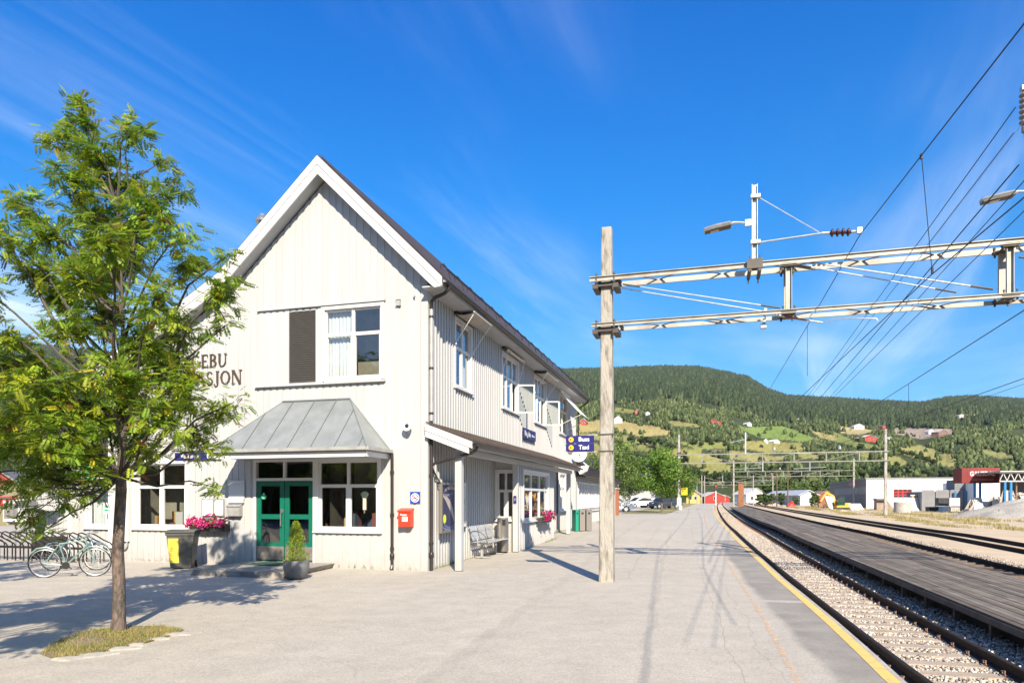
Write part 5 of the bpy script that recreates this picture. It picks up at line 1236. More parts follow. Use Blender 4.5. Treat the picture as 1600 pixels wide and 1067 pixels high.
# potted thuja
e = empty('potted_conifer', LB(-2.03, -2.2, 0), 0, 'small yellow-green conifer in a round grey pot before the step', 'potted tree')
m = MB(); m.lathe((0, 0, 0), [(.13, 0), (.20, .05), (.26, .2), (.27, .32), (.265, .40), (.24, .40), (.235, .33), (.05, .32)], 28); m.build('pot', mat('pot_grey', (.16, .17, .18), .55, noise=.25, nscale=4), e, smooth=True)
V = []; F = []; T = []
for i in range(2600):
    t_ = rng.random(); z = .33+.86*t_; rad = (.19*(1-t_)**.6+.02)*(1+.25*math.sin(9*t_+i % 5))*rng.uniform(.35, 1.1); a = rng.uniform(0, 6.28)
    c = np.array([rad*math.cos(a), rad*math.sin(a), z]); d = np.array([math.cos(a)*.5, math.sin(a)*.5, 1.0])+rng.normal(0, .25, 3); d /= np.linalg.norm(d); u = np.cross(d, rng.normal(0, 1, 3)); u /= np.linalg.norm(u)
    L_ = rng.uniform(.03, .06); b_ = len(V); V += [c, c+d*L_*.5+u*.008, c+d*L_, c+d*L_*.5-u*.008]; F.append((b_, b_+1, b_+2, b_+3)); k_ = rng.uniform(.6, 1.5); T.append((.24*k_, .32*k_, .03*k_))
npmesh('foliage', V, F, FOL, T, e); m = MB(); m.tube([(0, 0, .3), (0, 0, 1.05)], [.018, .005], 6); m.build('stem', BARK, e)
# poster case under the porch
e = onb('poster_case', .12, 1.06, .86, 'framed dark blue poster on the platform wall beside the first porch post', 'poster case', R(90))
m = MB(); m.box(-.60, .60, -.07, 0, 0, .06); m.box(-.60, .60, -.07, 0, 1.16, 1.22); m.box(-.60, -.53, -.07, 0, .06, 1.16); m.box(.53, .60, -.07, 0, .06, 1.16); m.box(-.53, .53, -.02, 0, .06, 1.16); fo = m.build('frame', mat('case_grey', (.22, .20, .18), .5, .4), e)
m = MB(); m.box(-.53, .53, -.032, -.021, .06, 1.16, tint=(.035, .035, .09))
def swoosh(cx, cz, rx, rz_, a0_, a1_, wd, col, y):
    n = 12
    for i in range(n):
        q = []
        for rr_, ii in ((1, i), (1, i+1), (1-wd, i+1), (1-wd, i)):
            a = R(a0_+(a1_-a0_)*ii/n); tp = math.sin(math.pi*(ii+.3)/(n+.6)); rr2 = 1-(1-rr_)*tp; q.append((cx+rx*rr2*math.cos(a), y, cz+rz_*rr2*math.sin(a)))
        m.add(q, [(0, 1, 2, 3)], tint=col)
swoosh(-.45, .30, .75, .62, -5, 95, .28, (.42, .36, .34), -.034); swoosh(.0, .35, .45, .28, 180, 350, .25, (.10, .13, .26), -.0345); swoosh(0, .22, .5, .2, 190, 350, .3, (.16, .20, .34), -.035)
swoosh(.1, .95, .45, .2, 10, 170, .5, (.28, .24, .26), -.0345); swoosh(-.2, 1.0, .3, .12, 190, 350, .5, (.20, .18, .24), -.035); swoosh(.2, .5, .2, .5, 60, 200, .2, (.12, .11, .2), -.0335)
n = 18; m.add([(-.33+.10*math.cos(6.283*k/n), -.0355, .34+.11*math.sin(6.283*k/n)) for k in range(n)], [tuple(range(n))], tint=(.62, .75, .04)); m.build('poster', COLM, e, recalc=False)
m = MB(); m.tube([(-.60, -.03, 1.2), (-.85, .06, 1.5)], .02, 6); m.build('stay', BR, e)
e = onb('timetable_case', .06, 2.1, .95, 'narrow white timetable case behind the first porch post', 'notice board', R(90))
m = MB(); m.box(-.3, .3, -.06, 0, 0, 1.15); fo = m.build('frame', WHITE, e); m = MB(); m.box(-.25, .25, -.064, -.06, .08, 1.07); m.build('timetable', mat('paper', (.6, .58, .5), .8, noise=.4, nscale=9), fo)
# bench
e = onb('bench', 0, 3.75, zg(19), 'perforated light grey steel bench against the platform wall', 'bench')
BEN = mat('bench_steel', (.52, .53, .54), .4, .4)
def perforated():
    m = bpy.data.materials.new('perforated_steel'); m.use_nodes = True; t = m.node_tree; b_ = t.nodes['Principled BSDF']; b_.inputs['Base Color'].default_value = (.55, .56, .57, 1); b_.inputs['Roughness'].default_value = .4; b_.inputs['Metallic'].default_value = .4
    tc_ = N(t, 'ShaderNodeTexCoord'); v = N(t, 'ShaderNodeTexVoronoi'); v.inputs['Scale'].default_value = 38; v.inputs['Randomness'].default_value = 0; t.links.new(tc_.outputs['Object'], v.inputs['Vector'])
    g_ = mth(t, 'LESS_THAN', v.outputs['Distance'], .30); tr = N(t, 'ShaderNodeBsdfTransparent'); ms = N(t, 'ShaderNodeMixShader'); t.links.new(g_, ms.inputs[0]); t.links.new(b_.outputs[0], ms.inputs[1]); t.links.new(tr.outputs[0], ms.inputs[2]); t.links.new(ms.outputs[0], t.nodes['Material Output'].inputs[0]); return m
PERF = perforated()
def sheet_curve(name, prof, y0, y1, m_, parent):
    V = []; F = []
    for x, z in prof: V += [(x, y0, z), (x, y1, z)]
    for i in range(len(prof)-1): F.append((2*i, 2*i+1, 2*i+3, 2*i+2))
    mb = MB(); mb.add(V, F); return mb.build(name, m_, parent, smooth=True)
for k in range(3):
    y0_ = -1.0+k*.68
    sheet_curve('seat', [(.16, .44), (.22, .42), (.5, .43), (.60, .44), (.63, .42)], y0_, y0_+.62, PERF, e); sheet_curve('backrest', [(.17, .48), (.12, .62), (.09, .80), (.06, .86)], y0_, y0_+.62, PERF, e)
m = MB(); m.box(.30, .38, -1.0, 1.0, .34, .40)
for y_ in (-.7, .55): m.box(.31, .37, y_-.03, y_+.03, 0, .34); m.box(.15, .58, y_-.03, y_+.03, 0, .03)
m.build('frame', GREYST, e)
for y_ in (-1.02, 1.02): m = MB(); m.tube([(.12, y_, .70), (.22, y_, .74), (.42, y_, .70), (.55, y_, .58), (.60, y_, .43)], .014, 6); m.build('armrest', BR, e, smooth=True)
e = onb('litter_bin', .42, 4.78, zg(20), 'tall brushed steel litter bin between the bench and the bay', 'litter bin')
m = MB(); m.lathe((0, 0, .03), [(.17, 0), (.17, 1.0), (.155, 1.0)], 28); m.build('body', mat('brushed_steel', (.36, .33, .30), .35, .8, noise=.3, nscale=3, stretch=(1, 1, .1)), e, smooth=True)
m = MB(); m.lathe((0, 0, 1.03), [(.178, 0), (.178, .03), (.12, .04)], 28); m.build('lid', WHITE, e); m = MB(); m.box(.04, .13, -.19, -.15, .82, .98); m.build('opening', BLACK, e); m = MB(); m.lathe((0, 0, 0), [(.14, 0), (.14, .04)], 20); m.build('foot', BLACK, e)
e = onb('post_sign', .74, 4.985, 1.55, 'tiny navy plate on the middle porch post', 'sign'); m = MB(); m.box(-.045, .045, -.015, 0, 0, .22); so = m.build('sign_panel', SIGNB, e); text('lettering', 'Taxi', .05, SIGNW, so, (0, -.017, .11), rot=(R(90), R(-90), 0), ext=.0008)
# clock
cp = Vector((3.22, 33.0, 3.83)); e = empty('platform_clock', cp, R(-3), 'round white double-faced clock hanging over the platform below the Taxi sign', 'clock')
m = MB(); m.lathe((0, .08, 0), [(.36, 0), (.385, -.02), (.385, -.14), (.36, -.16)], 36, 'y'); m.build('case', SIGNW, e, smooth=True)
m = MB(); m.lathe((0, -.081, 0), [(.35, 0), (.35, -.003)], 36, 'y'); fo = m.build('dial', mat('dial_white', (.82, .82, .82), .3), e)
m = MB()
for k in range(12):
    a = R(30*k); m.bar((.29*math.sin(a), -.087, .29*math.cos(a)), (.33*math.sin(a), -.087, .33*math.cos(a)), .016, .003, up=(0, 1, 0))
m.build('hour_marks', mat('print_grey', (.35, .35, .36), .7), fo)
for L_, an_, ww in ((.20, 150, .035), (.30, 128, .026)): m = MB(); a = R(an_); m.bar((-.05*math.sin(a), -.09, -.05*math.cos(a)), (L_*math.sin(a), -.09, L_*math.cos(a)), ww, .004, up=(0, 1, 0)); m.build('hand', BLACK, fo)
m = MB(); m.bar((-.38, 0, 0), (-.75, 0, .02), .05, .05); m.build('bracket', BR, e)
e = empty('loudspeaker', Vector((3.15, 30.5, 3.0)), R(-25), 'white loudspeaker box tilted under the platform clock', 'loudspeaker')
m = MB(); m.prism([(-.25, -.14, .1), (.28, -.14, .16), (.18, -.14, -.10), (-.08, -.14, -.24)], (0, .28, 0)); m.build('box', SIGNW, e); m = MB(); m.bar((-.1, 0, .1), (-.45, 0, .2), .04, .04); m.bar((.05, 0, .3), (.2, 0, .16), .03, .03); m.build('bracket', SIGNW, e)

# bicycles and racks ------------------------------------------------------------------
def bicycle(label, loc, rz, col, lean=0, sc=.93):
    e = empty('bicycle', loc, rz, label, 'bicycle'); e.scale = (sc,)*3; e.rotation_euler = (lean, 0, rz)
    fm = mat('bike_paint_%d' % int(col[1]*1000), col, .35, .1)
    def ring(c, r, t_, m_, name, par):
        n = 32; mb = MB(); mb.tube([(c[0]+r*math.cos(2*math.pi*k/n), c[1], c[2]+r*math.sin(2*math.pi*k/n)) for k in range(n+1)], t_, 6, cap=False); return mb.build(name, m_, par, smooth=True)
    for c in ((0, 0, .34), (1.02, 0, .34)):
        m = MB(); m.lathe((c[0], -.04, c[2]), [(.02, 0), (.025, .01), (.015, .02), (.015, .06), (.025, .07), (.02, .08)], 10, 'y'); wo = m.build('wheel', GALV, e)
        ring(c, .33, .014, BLACK, 'tyre', wo); ring(c, .308, .009, GALV, 'rim', wo)
        m = MB()
        for k in range(18): a = 2*math.pi*k/18; m.tube([(c[0], .02*(-1)**k, c[2]), (c[0]+.305*math.cos(a), 0, c[2]+.305*math.sin(a))], .0022, 4)
        m.build('spokes', GALV, wo)
    A = dict(bb=(.43, 0, .28), seat=(.30, 0, .78), head=(.84, 0, .86), hl=(.86, 0, .74), r=(0, 0, .34), f=(1.02, 0, .34))
    m = MB(); tb = lambda p, q, r_: m.tube([A[p] if isinstance(p, str) else p, A[q] if isinstance(q, str) else q], r_, 8)
    tb('bb', 'seat', .016); tb('seat', 'head', .015); tb('bb', 'hl', .018); tb('head', 'hl', .02)
    for s in (-1, 1):
        m.tube([(.43, s*.03, .28), (0, s*.06, .34)], .010, 6); m.tube([(.30, s*.012, .76), (0, s*.06, .34)], .009, 6); m.tube([(.865, s*.03, .72), (.95, s*.05, .52), (1.02, s*.05, .34)], .011, 6)
    m.build('frame', fm, e, smooth=True)
    m = MB(); m.tube([(.30, 0, .76), (.275, 0, .90)], .013, 8); m.prism([(.14, -.07, .90), (.14, .07, .90), (.38, .02, .92), (.38, -.02, .92)], (0, 0, .045)); m.build('saddle', BLACK, e)
    m = MB(); m.tube([(.84, 0, .86), (.82, 0, .95), (.90, 0, .97)], .013, 8); m.tube([(.88, -.24, .97), (.93, -.18, 1.0), (.92, 0, .97), (.93, .18, 1.0), (.88, .24, .97), (.80, .26, .95)], .012, 8); m.build('handlebar', GALV, e, smooth=True)
    m = MB(); m.lathe((.43, -.05, .28), [(.085, 0), (.085, .006)], 18, 'y'); m.bar((.31, .05, .36), (.55, -.05, .20), .02, .012); m.build('crank', BLACK, e)
    m = MB(); m.tube([(-.28, 0, .55), (-.15, 0, .68), (.05, 0, .71), (.2, 0, .64)], .02, 6); m.tube([(.78, 0, .62), (.92, 0, .71), (1.1, 0, .70), (1.25, 0, .6)], .018, 6); m.build_each('mudguard', fm, e, smooth=True)
    return e
bicycle('mint green bicycle parked in front of the racks, in full view', Vector((-9.98, 14.6, 0)), R(17), (.17, .27, .245), R(6))
bicycle('blue-grey bicycle half hidden behind the rowan trunk', Vector((-10.75, 16.0, 0)), R(8), (.10, .16, .22), R(-7))
bicycle('dark bicycle leaning by the annex wall next to the concrete pole', Vector((5.0, 37.5, zg(38))), R(66), (.05, .06, .07), R(4))
rk = onb('bicycle_rack', -13.6, -.55, 0, 'row of dark bent-tube bicycle racks in front of the low wing', 'bicycle rack')
RK = mat('rack_dark', (.035, .03, .028), .4, .4)
for i in range(17):
    x = i*.29; m = MB(); pts = []
    for y_, z in ((.0, 0), (.0, .40), (-.04, .47), (-.18, .55), (-.30, .62), (-.36, .70), (-.34, .78), (-.26, .80), (-.12, .74), (.10, .60), (.28, .52), (.34, .44), (.34, .0)): pts.append((x+y_*.35, y_*.8, z))
    m.tube(pts, .018, 7); m.build('hoop', RK, rk, smooth=True)
m = MB(); m.box(-.1, 4.9, .0, .04, .34, .38); m.box(-.1, 4.95, .24, .28, .34, .38); m.build('rail', RK, rk)
# ================================================================== ROWAN TREES
def fronds(tips, dirs, seed, size=.20, per=7, warm=.12, spread=.13, pairs=6):
    """rosettes of pinnate leaves: returns vertices, quads, tints"""
    r = np.random.default_rng(seed); n = len(tips)*per
    base = np.repeat(np.asarray(tips), per, axis=0)+r.normal(0, spread*.35, (n, 3))
    dd = np.repeat(np.asarray(dirs), per, axis=0)
    ax = dd*.35+r.normal(0, .62, (n, 3)); ax[:, 2] = ax[:, 2]*.55-.10
    ax /= np.linalg.norm(ax, axis=1)[:, None]
    up = np.tile([0, 0, 1.], (n, 1))+r.normal(0, .28, (n, 3)); side = np.cross(ax, up); side /= np.linalg.norm(side, axis=1)[:, None]; nrm = np.cross(side, ax)
    L = size*r.uniform(.7, 1.15, n)
    k = pairs*2+1
    V = np.zeros((n, k, 4, 3)); 
    for j in range(k):
        if j < pairs*2:
            t = .24+.70*(j//2)/pairs; s = 1 if j % 2 else -1
            root = base+ax*(L*t)[:, None]-nrm*(L*.16*t*t)[:, None]
            d = side*s*.93+ax*.42-nrm*.18; ll = L*(.30-.10*abs(t-.55))
        else:
            root = base+ax*(L*.95)[:, None]-nrm*(L*.15)[:, None]; d = ax-nrm*.3; ll = L*.25
        d = d/np.linalg.norm(d, axis=1)[:, None]; w_ = np.cross(d, nrm); w_ /= np.linalg.norm(w_, axis=1)[:, None]
        wd = (ll*.23)[:, None]; l_ = ll[:, None]
        V[:, j, 0] = root; V[:, j, 1] = root+d*l_*.45+w_*wd; V[:, j, 2] = root+d*l_; V[:, j, 3] = root+d*l_*.45-w_*wd
    F = np.arange(n*k*4).reshape(-1, 4)
    g = r.random(n); k1 = r.uniform(.55, 1.4, n)
    cl = np.repeat(r.normal(0, 1, len(tips)), per)
    col = np.stack([.285+.08*np.clip(cl, -1, 2), .40+.05*np.clip(cl, -1, 2), .035+0*cl], 1)*k1[:, None]
    yel = g > 1-warm*.3; col[yel] = np.array([.58, .50, .04])*k1[yel][:, None]
    brn = g < warm*.16; col[brn] = np.array([.24, .10, .03])*k1[brn][:, None]
    return V.reshape(-1, 3), F, np.repeat(np.clip(col, .01, .75), k, axis=0)
TWIG = mat('twig_bark', (.085, .07, .055), .8, noise=.3, nscale=9)
def rowan(label, base, trunk_top, clumps, seed, tr=.076, extra=1.0, shoots=25, group='rowan trees on the forecourt', leafscale=1.0):
    """clumps: (point, radius) lumps of crown; a limb is grown from the trunk into each of them"""
    rd = random.Random(seed); e = empty('rowan_tree', base, 0, label, 'tree', group)
    bs_ = Vector(base); tt = Vector(trunk_top)-bs_
    tm = MB(); br = MB()
    tp = [Vector((0, 0, -.08)), Vector((0, 0, .03)), Vector((.005, 0, .18))]+[tt*k+Vector((.012*math.sin(k*9), .012*math.cos(k*7), 0)) for k in (.3, .5, .7, .88, 1.0)]
    tm.tube(tp, [tr*1.45, tr*1.25, tr*1.05, tr*.97, tr*.92, tr*.86, tr*.84, tr*.80], 14); tmo = tm.build('trunk', BARK, e, smooth=True)
    tips = []; dirs = []
    ctr = tt+Vector((0, 0, 1.9))
    # leader stem: limbs leave it at different heights
    lead = [tt*.96, tt+Vector((.05, .02, .55)), tt+Vector((-.02, .05, 1.2)), tt+Vector((.05, -.02, 1.9)), tt+Vector((0, .02, 2.7)), tt+Vector((-.05, 0, 3.5))]
    br.tube(lead, [tr*.62, tr*.5, tr*.38, tr*.27, tr*.16, tr*.07], 8)
    def leadpt(h):
        h = max(0, min(h, 3.4)); i = min(int(h/3.5*5), 4); return lead[i].lerp(lead[i+1], h/3.5*5-i)
    for (c, r) in clumps:
        c = Vector(c)-bs_; hd = math.hypot(c.x-tt.x, c.y-tt.y)
        st = leadpt(c.z-tt.z-hd*rd.uniform(.65, 1.1)-.1); d = c-st; L = d.length
        mid1 = st+d*.35+Vector((rd.uniform(-.08, .08), rd.uniform(-.08, .08), -.06*L)); mid2 = st+d*.7+Vector((rd.uniform(-.08, .08), rd.uniform(-.08, .08), .03*L))
        r0 = .008+.007*L
        br.tube([st, mid1, mid2, c], [r0*1.3, r0*.9, r0*.6, r0*.3], 6)
        ns = int(shoots*(r/.35)**2*extra)
        for k in range(max(3, ns)):
            v = Vector((rd.gauss(0, 1), rd.gauss(0, 1), rd.gauss(0, .85))).normalized()*r*(rd.random()**.45)
            t_ = c+v; s_ = (mid2.lerp(c, rd.random()) if rd.random() < .6 else c+v*.25)
            mm_ = s_.lerp(t_, .55)+Vector((0, 0, .02+.1*rd.random()*r))
            br.tube([s_, mm_, t_], [.0042, .003, .0018], 4, cap=False)
            tips.append(t_); dirs.append((v.normalized()+Vector((0, 0, .25))).normalized())
            if rd.random() < .8: tips.append(mm_); dirs.append(v.normalized())
    br.build('branch', TWIG, tmo, smooth=True, recalc=False)
    V, F, T = fronds([tuple(p) for p in tips], [tuple(d) for d in dirs], seed, .165*leafscale)
    npmesh('foliage', V, F, LEAF, T, e)
    # sprays of berries, orange-red, small
    m = MB()
    for k in range(26):
        p = tips[rd.randrange(len(tips))]
        for q in range(9): 
            c = p+Vector((rd.gauss(0, .025), rd.gauss(0, .025), rd.gauss(0, .012)-.02)); m.lathe(c, [(.001, -.007), (.007, 0), (.001, .007)], 5)
    m.build('berries', mat('berry_orange', (.42, .12, .03), .5), e)
    return e
TB = Vector((-5.05, 8.76, 0)); TY = 8.76
def cp_(px, py, r, dy=0): p = P(px, py, TY+dy*.0+0); v = P(px, py, TY+dy); return (v, r/121.8*(TY+dy)/TY)
CL = [(20,665,40,.6),(70,700,34,-.2),(125,700,34,.9),(95,745,30,.2),(35,745,28,-.2),(55,800,20,-.5),(30,600,40,.6),(290,640,30,.2),(127,168,17,.1),(206,190,16,-.1),(125,190,26,.1),(205,208,24,-.2),(92,222,26,.3),(150,245,38,0),(110,285,38,-.5),(190,290,38,.4),(257,250,11,-.1),(275,292,20,.3),(228,325,44,-.5),(150,345,50,.6),(85,365,38,-.4),
 (32,318,30,.2),(14,372,34,-.3),(62,420,34,.4),(120,425,46,-.8),(200,410,52,.8),(275,368,36,-.6),(298,425,34,.5),(352,402,13,0),(352,452,34,-.4),(250,470,46,-.9),(170,500,50,.9),(105,515,42,-.9),(45,560,38,.2),(8,515,26,-.2),
 (285,512,40,.9),(352,508,20,-.3),(288,592,36,-.8),(352,645,28,.2),(366,628,16,.0),(250,575,50,1.0),(180,585,52,-1.1),(110,605,50,1.0),(40,640,48,-.5),(100,672,48,-1.0),(180,655,50,1.1),(250,655,46,-1.0),(300,680,32,.5),(20,700,40,.4),(72,735,38,.8),(140,725,36,-.7),
 (100,785,24,-.8),(140,770,26,.4),(228,705,32,-.4),(345,700,18,-.3),(332,760,11,-.1),(22,775,20,-.9),(60,835,17,-.9),(205,700,30,.9),(150,430,46,1.1),(210,350,40,1.0),(230,540,48,0),(90,460,40,.9),(130,640,50,0),(200,620,46,0),
 (-30,350,30,.2),(-40,440,40,-.3),(-35,560,45,.3),(-30,660,45,-.4),(-35,740,34,.2),(290,620,34,1.2),(170,380,40,-1.1),(60,600,40,-1.1)]
rowan('young rowan with yellow-green leaves in the grass island before the gable', TB, (-5.03, 8.76, 2.05), [(cp_(*c)[0], cp_(*c)[1]*(1.0 if c[1] < 330 else .95)) for c in CL], 11)
# its neighbours stand outside the frame on the left; their shadows lie on the forecourt
rs = random.Random(5)
def round_clumps(c, n, rx, rz):
    out = []
    for i in range(n):
        v = Vector((rs.gauss(0, 1), rs.gauss(0, 1), rs.gauss(0, 1))).normalized(); k = rs.random()**.4
        out.append((Vector(c)+Vector((v.x*rx*k, v.y*rx*k, v.z*rz*k)), rs.uniform(.28, .45)))
    return out
rowan('rowan just outside the picture to the left, only its shadow on the asphalt in view', (-6.05, 3.3, 0), (-6.05, 3.3, 2.0), round_clumps((-6.05, 3.3, 4.1), 46, 1.75, 2.0), 21, shoots=14)
rowan('rowan farther out to the left whose shadow reaches the bicycle racks', (-11.2, 9.6, 0), (-11.2, 9.6, 2.0), round_clumps((-11.2, 9.6, 4.0), 40, 1.8, 2.0), 22, shoots=10)

# grass island under the tree ------------------------------------------------------------
def gpt(px, py): Y = EYE*FPX/(py-778); return ((px-800)/FPX*Y, Y)
isl_pts = [gpt(*p) for p in ((62,1022),(90,1032),(140,1024),(180,1013),(230,1004),(268,993),(287,984),(250,979),(200,978),(140,986),(95,1000))]
m = MB(); m.add([(x, y, .012+.0*i) for i, (x, y) in enumerate(isl_pts)], [tuple(range(len(isl_pts)))])
SOIL = mat('dry_soil', (.26, .19, .12), .95, col2=(.13, .13, .05), nscale=9, noise=.2, bump=1, bscale=30)
o = m.build('soil_patch', SOIL); tag(o, kind='structure')
def inpoly(x, y, poly):
    c = False; j = len(poly)-1
    for i in range(len(poly)):
        if (poly[i][1] > y) != (poly[j][1] > y) and x < (poly[j][0]-poly[i][0])*(y-poly[i][1])/(poly[j][1]-poly[i][1])+poly[i][0]: c = not c
        j = i
    return c
GRM = mat('grass_blades', (1, 1, 1), .7, attr='tint', trans=.3, noise=.2, nscale=3)
def grass(name, spots, hmin, hmax, wd, label, cols, zf):
    V = []; F = []; T = []
    for (x, y) in spots:
        h = random.uniform(hmin, hmax); a = random.uniform(0, 6.28); lx, ly = random.gauss(0, h*.35), random.gauss(0, h*.35); b_ = len(V); z = zf(x, y)
        dx, dy = math.cos(a)*wd, math.sin(a)*wd
        V += [(x-dx, y-dy, z), (x+dx, y+dy, z), (x+lx*.6+dx*.5, y+ly*.6+dy*.5, z+h*.7), (x+lx, y+ly, z+h)]
        F.append((b_, b_+1, b_+2, b_+3)); c = random.choice(cols); k = random.uniform(.7, 1.3); T.append(tuple(v*k for v in c))
    o = npmesh(name, V, F, GRM, T); tag(o, label, 'grass', kind='stuff'); return o
sp_ = []
xs = [p[0] for p in isl_pts]; ys_ = [p[1] for p in isl_pts]
while len(sp_) < 9000:
    x, y = random.uniform(min(xs), max(xs)), random.uniform(min(ys_), max(ys_))
    if inpoly(x, y, isl_pts) and (math.sin(x*5.3)+math.sin(y*7.1+x*3)+random.gauss(0, .7) > -.7): sp_.append((x+random.gauss(0, .015), y+random.gauss(0, .03)))
grass('grass', sp_, .01, .055, .003, 'dry yellow-green grass round the foot of the rowan', [(.36,.33,.09), (.22,.28,.07), (.46,.34,.14), (.15,.22,.05), (.48,.34,.17)], lambda x, y: .005)
# stones edging the island
for i, (px, py) in enumerate(((108,1030),(150,1024),(192,1014),(215,1008),(248,999),(272,992),(292,990))):
    x, y = gpt(px, py); m = MB(); n = 9; w_ = random.uniform(.10, .17); V = []
    for zz, s in ((-.02, 1), (.03, .95), (.05, .6)):
        for k in range(n): a = 6.283*k/n; q = s*w_*(1+.25*math.sin(3*a+i)); V.append((q*math.cos(a)*1.2, q*math.sin(a)*.6, (zz+.008*math.sin(5*a))*.55))
    m.add(V, [(r_*n+k, r_*n+(k+1) % n, (r_+1)*n+(k+1) % n, (r_+1)*n+k) for r_ in range(2) for k in range(n)]+[tuple(range(2*n, 3*n))]); o = m.build('edging_stone', CONC, smooth=True); o.location = (x, y, 0); o.rotation_euler = (0, 0, random.uniform(-.3, .6))
    tag(o, ('leftmost edging stone of the grass island', 'second edging stone from the left end of the grass island', 'third edging stone from the left, below the rowan trunk', 'middle edging stone, just right of the rowan trunk', 'third edging stone from the right end of the grass island', 'second edging stone from the right end of the grass island', 'rightmost edging stone at the tip of the grass island')[i], 'stone', 'edging stones of the grass island')
# weeds along wall feet
sp_ = []
for _ in range(420):
    a = random.uniform(-8.5, -.2) if random.random() < .3 else None
    if a is not None:
        if -6.3 < a < -2.3: continue
        v = LB(a, -.03-abs(random.gauss(0, .03)), 0)
    else: 
        b = random.choice((random.uniform(.2, 2.2), random.uniform(8.5, 10.4), random.uniform(13.6, 14.9))); v = LB(.06+abs(random.gauss(0, .05)) if b < 5 or b > 10.5 else .80+abs(random.gauss(0, .05)), b, 0)
    sp_.append((v.x, v.y))
grass('weeds', sp_, .02, .10, .006, 'small weeds growing along the foot of the station walls', [(.20,.24,.05), (.32,.28,.10), (.14,.2,.04)], lambda x, y: zg(y))
# grass verge beyond the station
ve = ribbon('grass_verge', 57, 168, -4.6, -8.5, zg, mat('verge_grass', (.20, .19, .06), .95, col2=(.30, .26, .12), nscale=.5, noise=.2, bump=1, bscale=8), dz=.03); tag(ve, kind='structure')
pk = ribbon('parking_lane', 57, 200, -8.5, -45, zg, ASPH, dz=.006, step=4, no=3); tag(pk, kind='structure')

# ================================================================== BROADLEAF TREES, SHARED BUILDER
def leaf_cloud(n, lumps, size, cols, seed, flat=.5):
    r = np.random.default_rng(seed); L = np.asarray([(*c, rr) for c, rr in lumps]); w_ = L[:, 3]**2; idx = r.choice(len(L), n, p=w_/w_.sum())
    v = r.normal(0, 1, (n, 3)); v /= np.linalg.norm(v, axis=1)[:, None]; c = L[idx, :3]+v*(L[idx, 3]*r.uniform(.55, 1.05, n)**.7)[:, None]
    nn = v+r.normal(0, .6, (n, 3)); nn /= np.linalg.norm(nn, axis=1)[:, None]; u = np.cross(nn, r.normal(0, 1, (n, 3))); u /= np.linalg.norm(u, axis=1)[:, None]; w2 = np.cross(nn, u)
    s = (size*r.uniform(.6, 1.3, n))[:, None]
    V = np.stack([c-u*s, c-w2*s*flat, c+u*s, c+w2*s*flat], 1).reshape(-1, 3); F = np.arange(n*4).reshape(-1, 4)
    lum = r.uniform(.65, 1.35, len(L))[idx]*r.uniform(.75, 1.25, n); ci = r.integers(0, len(cols), n)
    return V, F, np.asarray(cols)[ci]*lum[:, None]
def tree_proto(h, rx, trunk, n, size, cols, seed, shape='round', lumps_n=16, stem=.12, tmat=None):
    r = random.Random(seed); lumps = []
    for i in range(lumps_n):
        v = Vector((r.gauss(0, 1), r.gauss(0, 1), r.gauss(0, 1))).normalized(); k = r.random()**.35; z = trunk+(h-trunk)*.5+v.z*k*(h-trunk)*.42
        t_ = (z-trunk)/(h-trunk); prof = {'round': math.sin(math.pi*min(.97, max(.06, t_*.9+.08)))**.6, 'cone': (1-t_)**.8*.95+.08, 'poplar': .75*math.sin(math.pi*min(.95, max(.1, t_*.85+.1)))**.5}[shape]
        lumps.append(((v.x*k*rx*prof, v.y*k*rx*prof, z), rx*r.uniform(.26, .42)*max(.35, prof)))
    V, F, T = leaf_cloud(n, lumps, size, cols, seed)
    fm = npmesh('crown', V, F, FOL, T, link=False)
    m = MB(); m.tube([(0, 0, -.5), (0, 0, trunk), (0.05, 0, h*.75)], [stem, stem*.8, stem*.25], 7)
    for (c, rr) in lumps[:7]: m.tube([(0, 0, trunk+(c[2]-trunk)*.35), tuple(c)], [stem*.4, stem*.12], 5)
    to = m.build('trunk', tmat or BARK, None, recalc=False); tm = to.data; bpy.data.objects.remove(to)
    return fm, tm
def place_tree(proto, loc, s, rz, name, label, group, cat='tree', wide=1):
    e = empty(name, loc, rz, label, cat, group); e.scale = (s*wide, s*wide, s)
    for nm, me in (('crown', proto[0]), ('trunk', proto[1])):
        o = bpy.data.objects.new(nm, me); COL.objects.link(o); o.parent = e
    return e
GA_ = [(.10, .20, .025), (.15, .26, .03), (.07, .15, .02), (.19, .28, .05)]
GB_ = [(.055, .095, .03), (.075, .12, .035), (.04, .075, .025)]
mapl = tree_proto(6.3, 2.6, 1.3, 9000, .11, GA_, 31, lumps_n=34, stem=.11)
birch = tree_proto(7.4, 2.3, 1.2, 9000, .10, [(.13, .20, .05), (.17, .24, .06), (.10, .16, .04)], 32, lumps_n=34, stem=.09, tmat=mat('birch_bark', (.6, .58, .52), .8, noise=.5, nscale=3))
def stand(px, Y): return Vector(((px-800)/FPX*Y, Y, zg(Y)))
place_tree(mapl, stand(1034, 62), .98, .4, 'maple_tree', 'round bright green maple in the grass verge left of the second gantry pole', 'trees beyond the station')
place_tree(birch, stand(966, 63), 1.05, 1.4, 'birch_tree', 'tall light birch showing right of the concrete pole, behind the brick pier', 'trees beyond the station')
place_tree(birch, stand(984, 70), .66, 3.4, 'birch_tree', 'smaller drooping birch in front of the dark-roofed house', 'trees beyond the station')
for i, (px, Y, s) in enumerate(((1049, 80, .8), (1056, 92, .75), (1062, 106, .75), (1067, 124, .7))):
    place_tree(mapl, stand(px, Y), s, i*1.7, 'maple_tree', 'maple standing %s in the row receding behind the round maple' % (('right behind the round one', 'third', 'fourth', 'last')[i]), 'trees beyond the station')
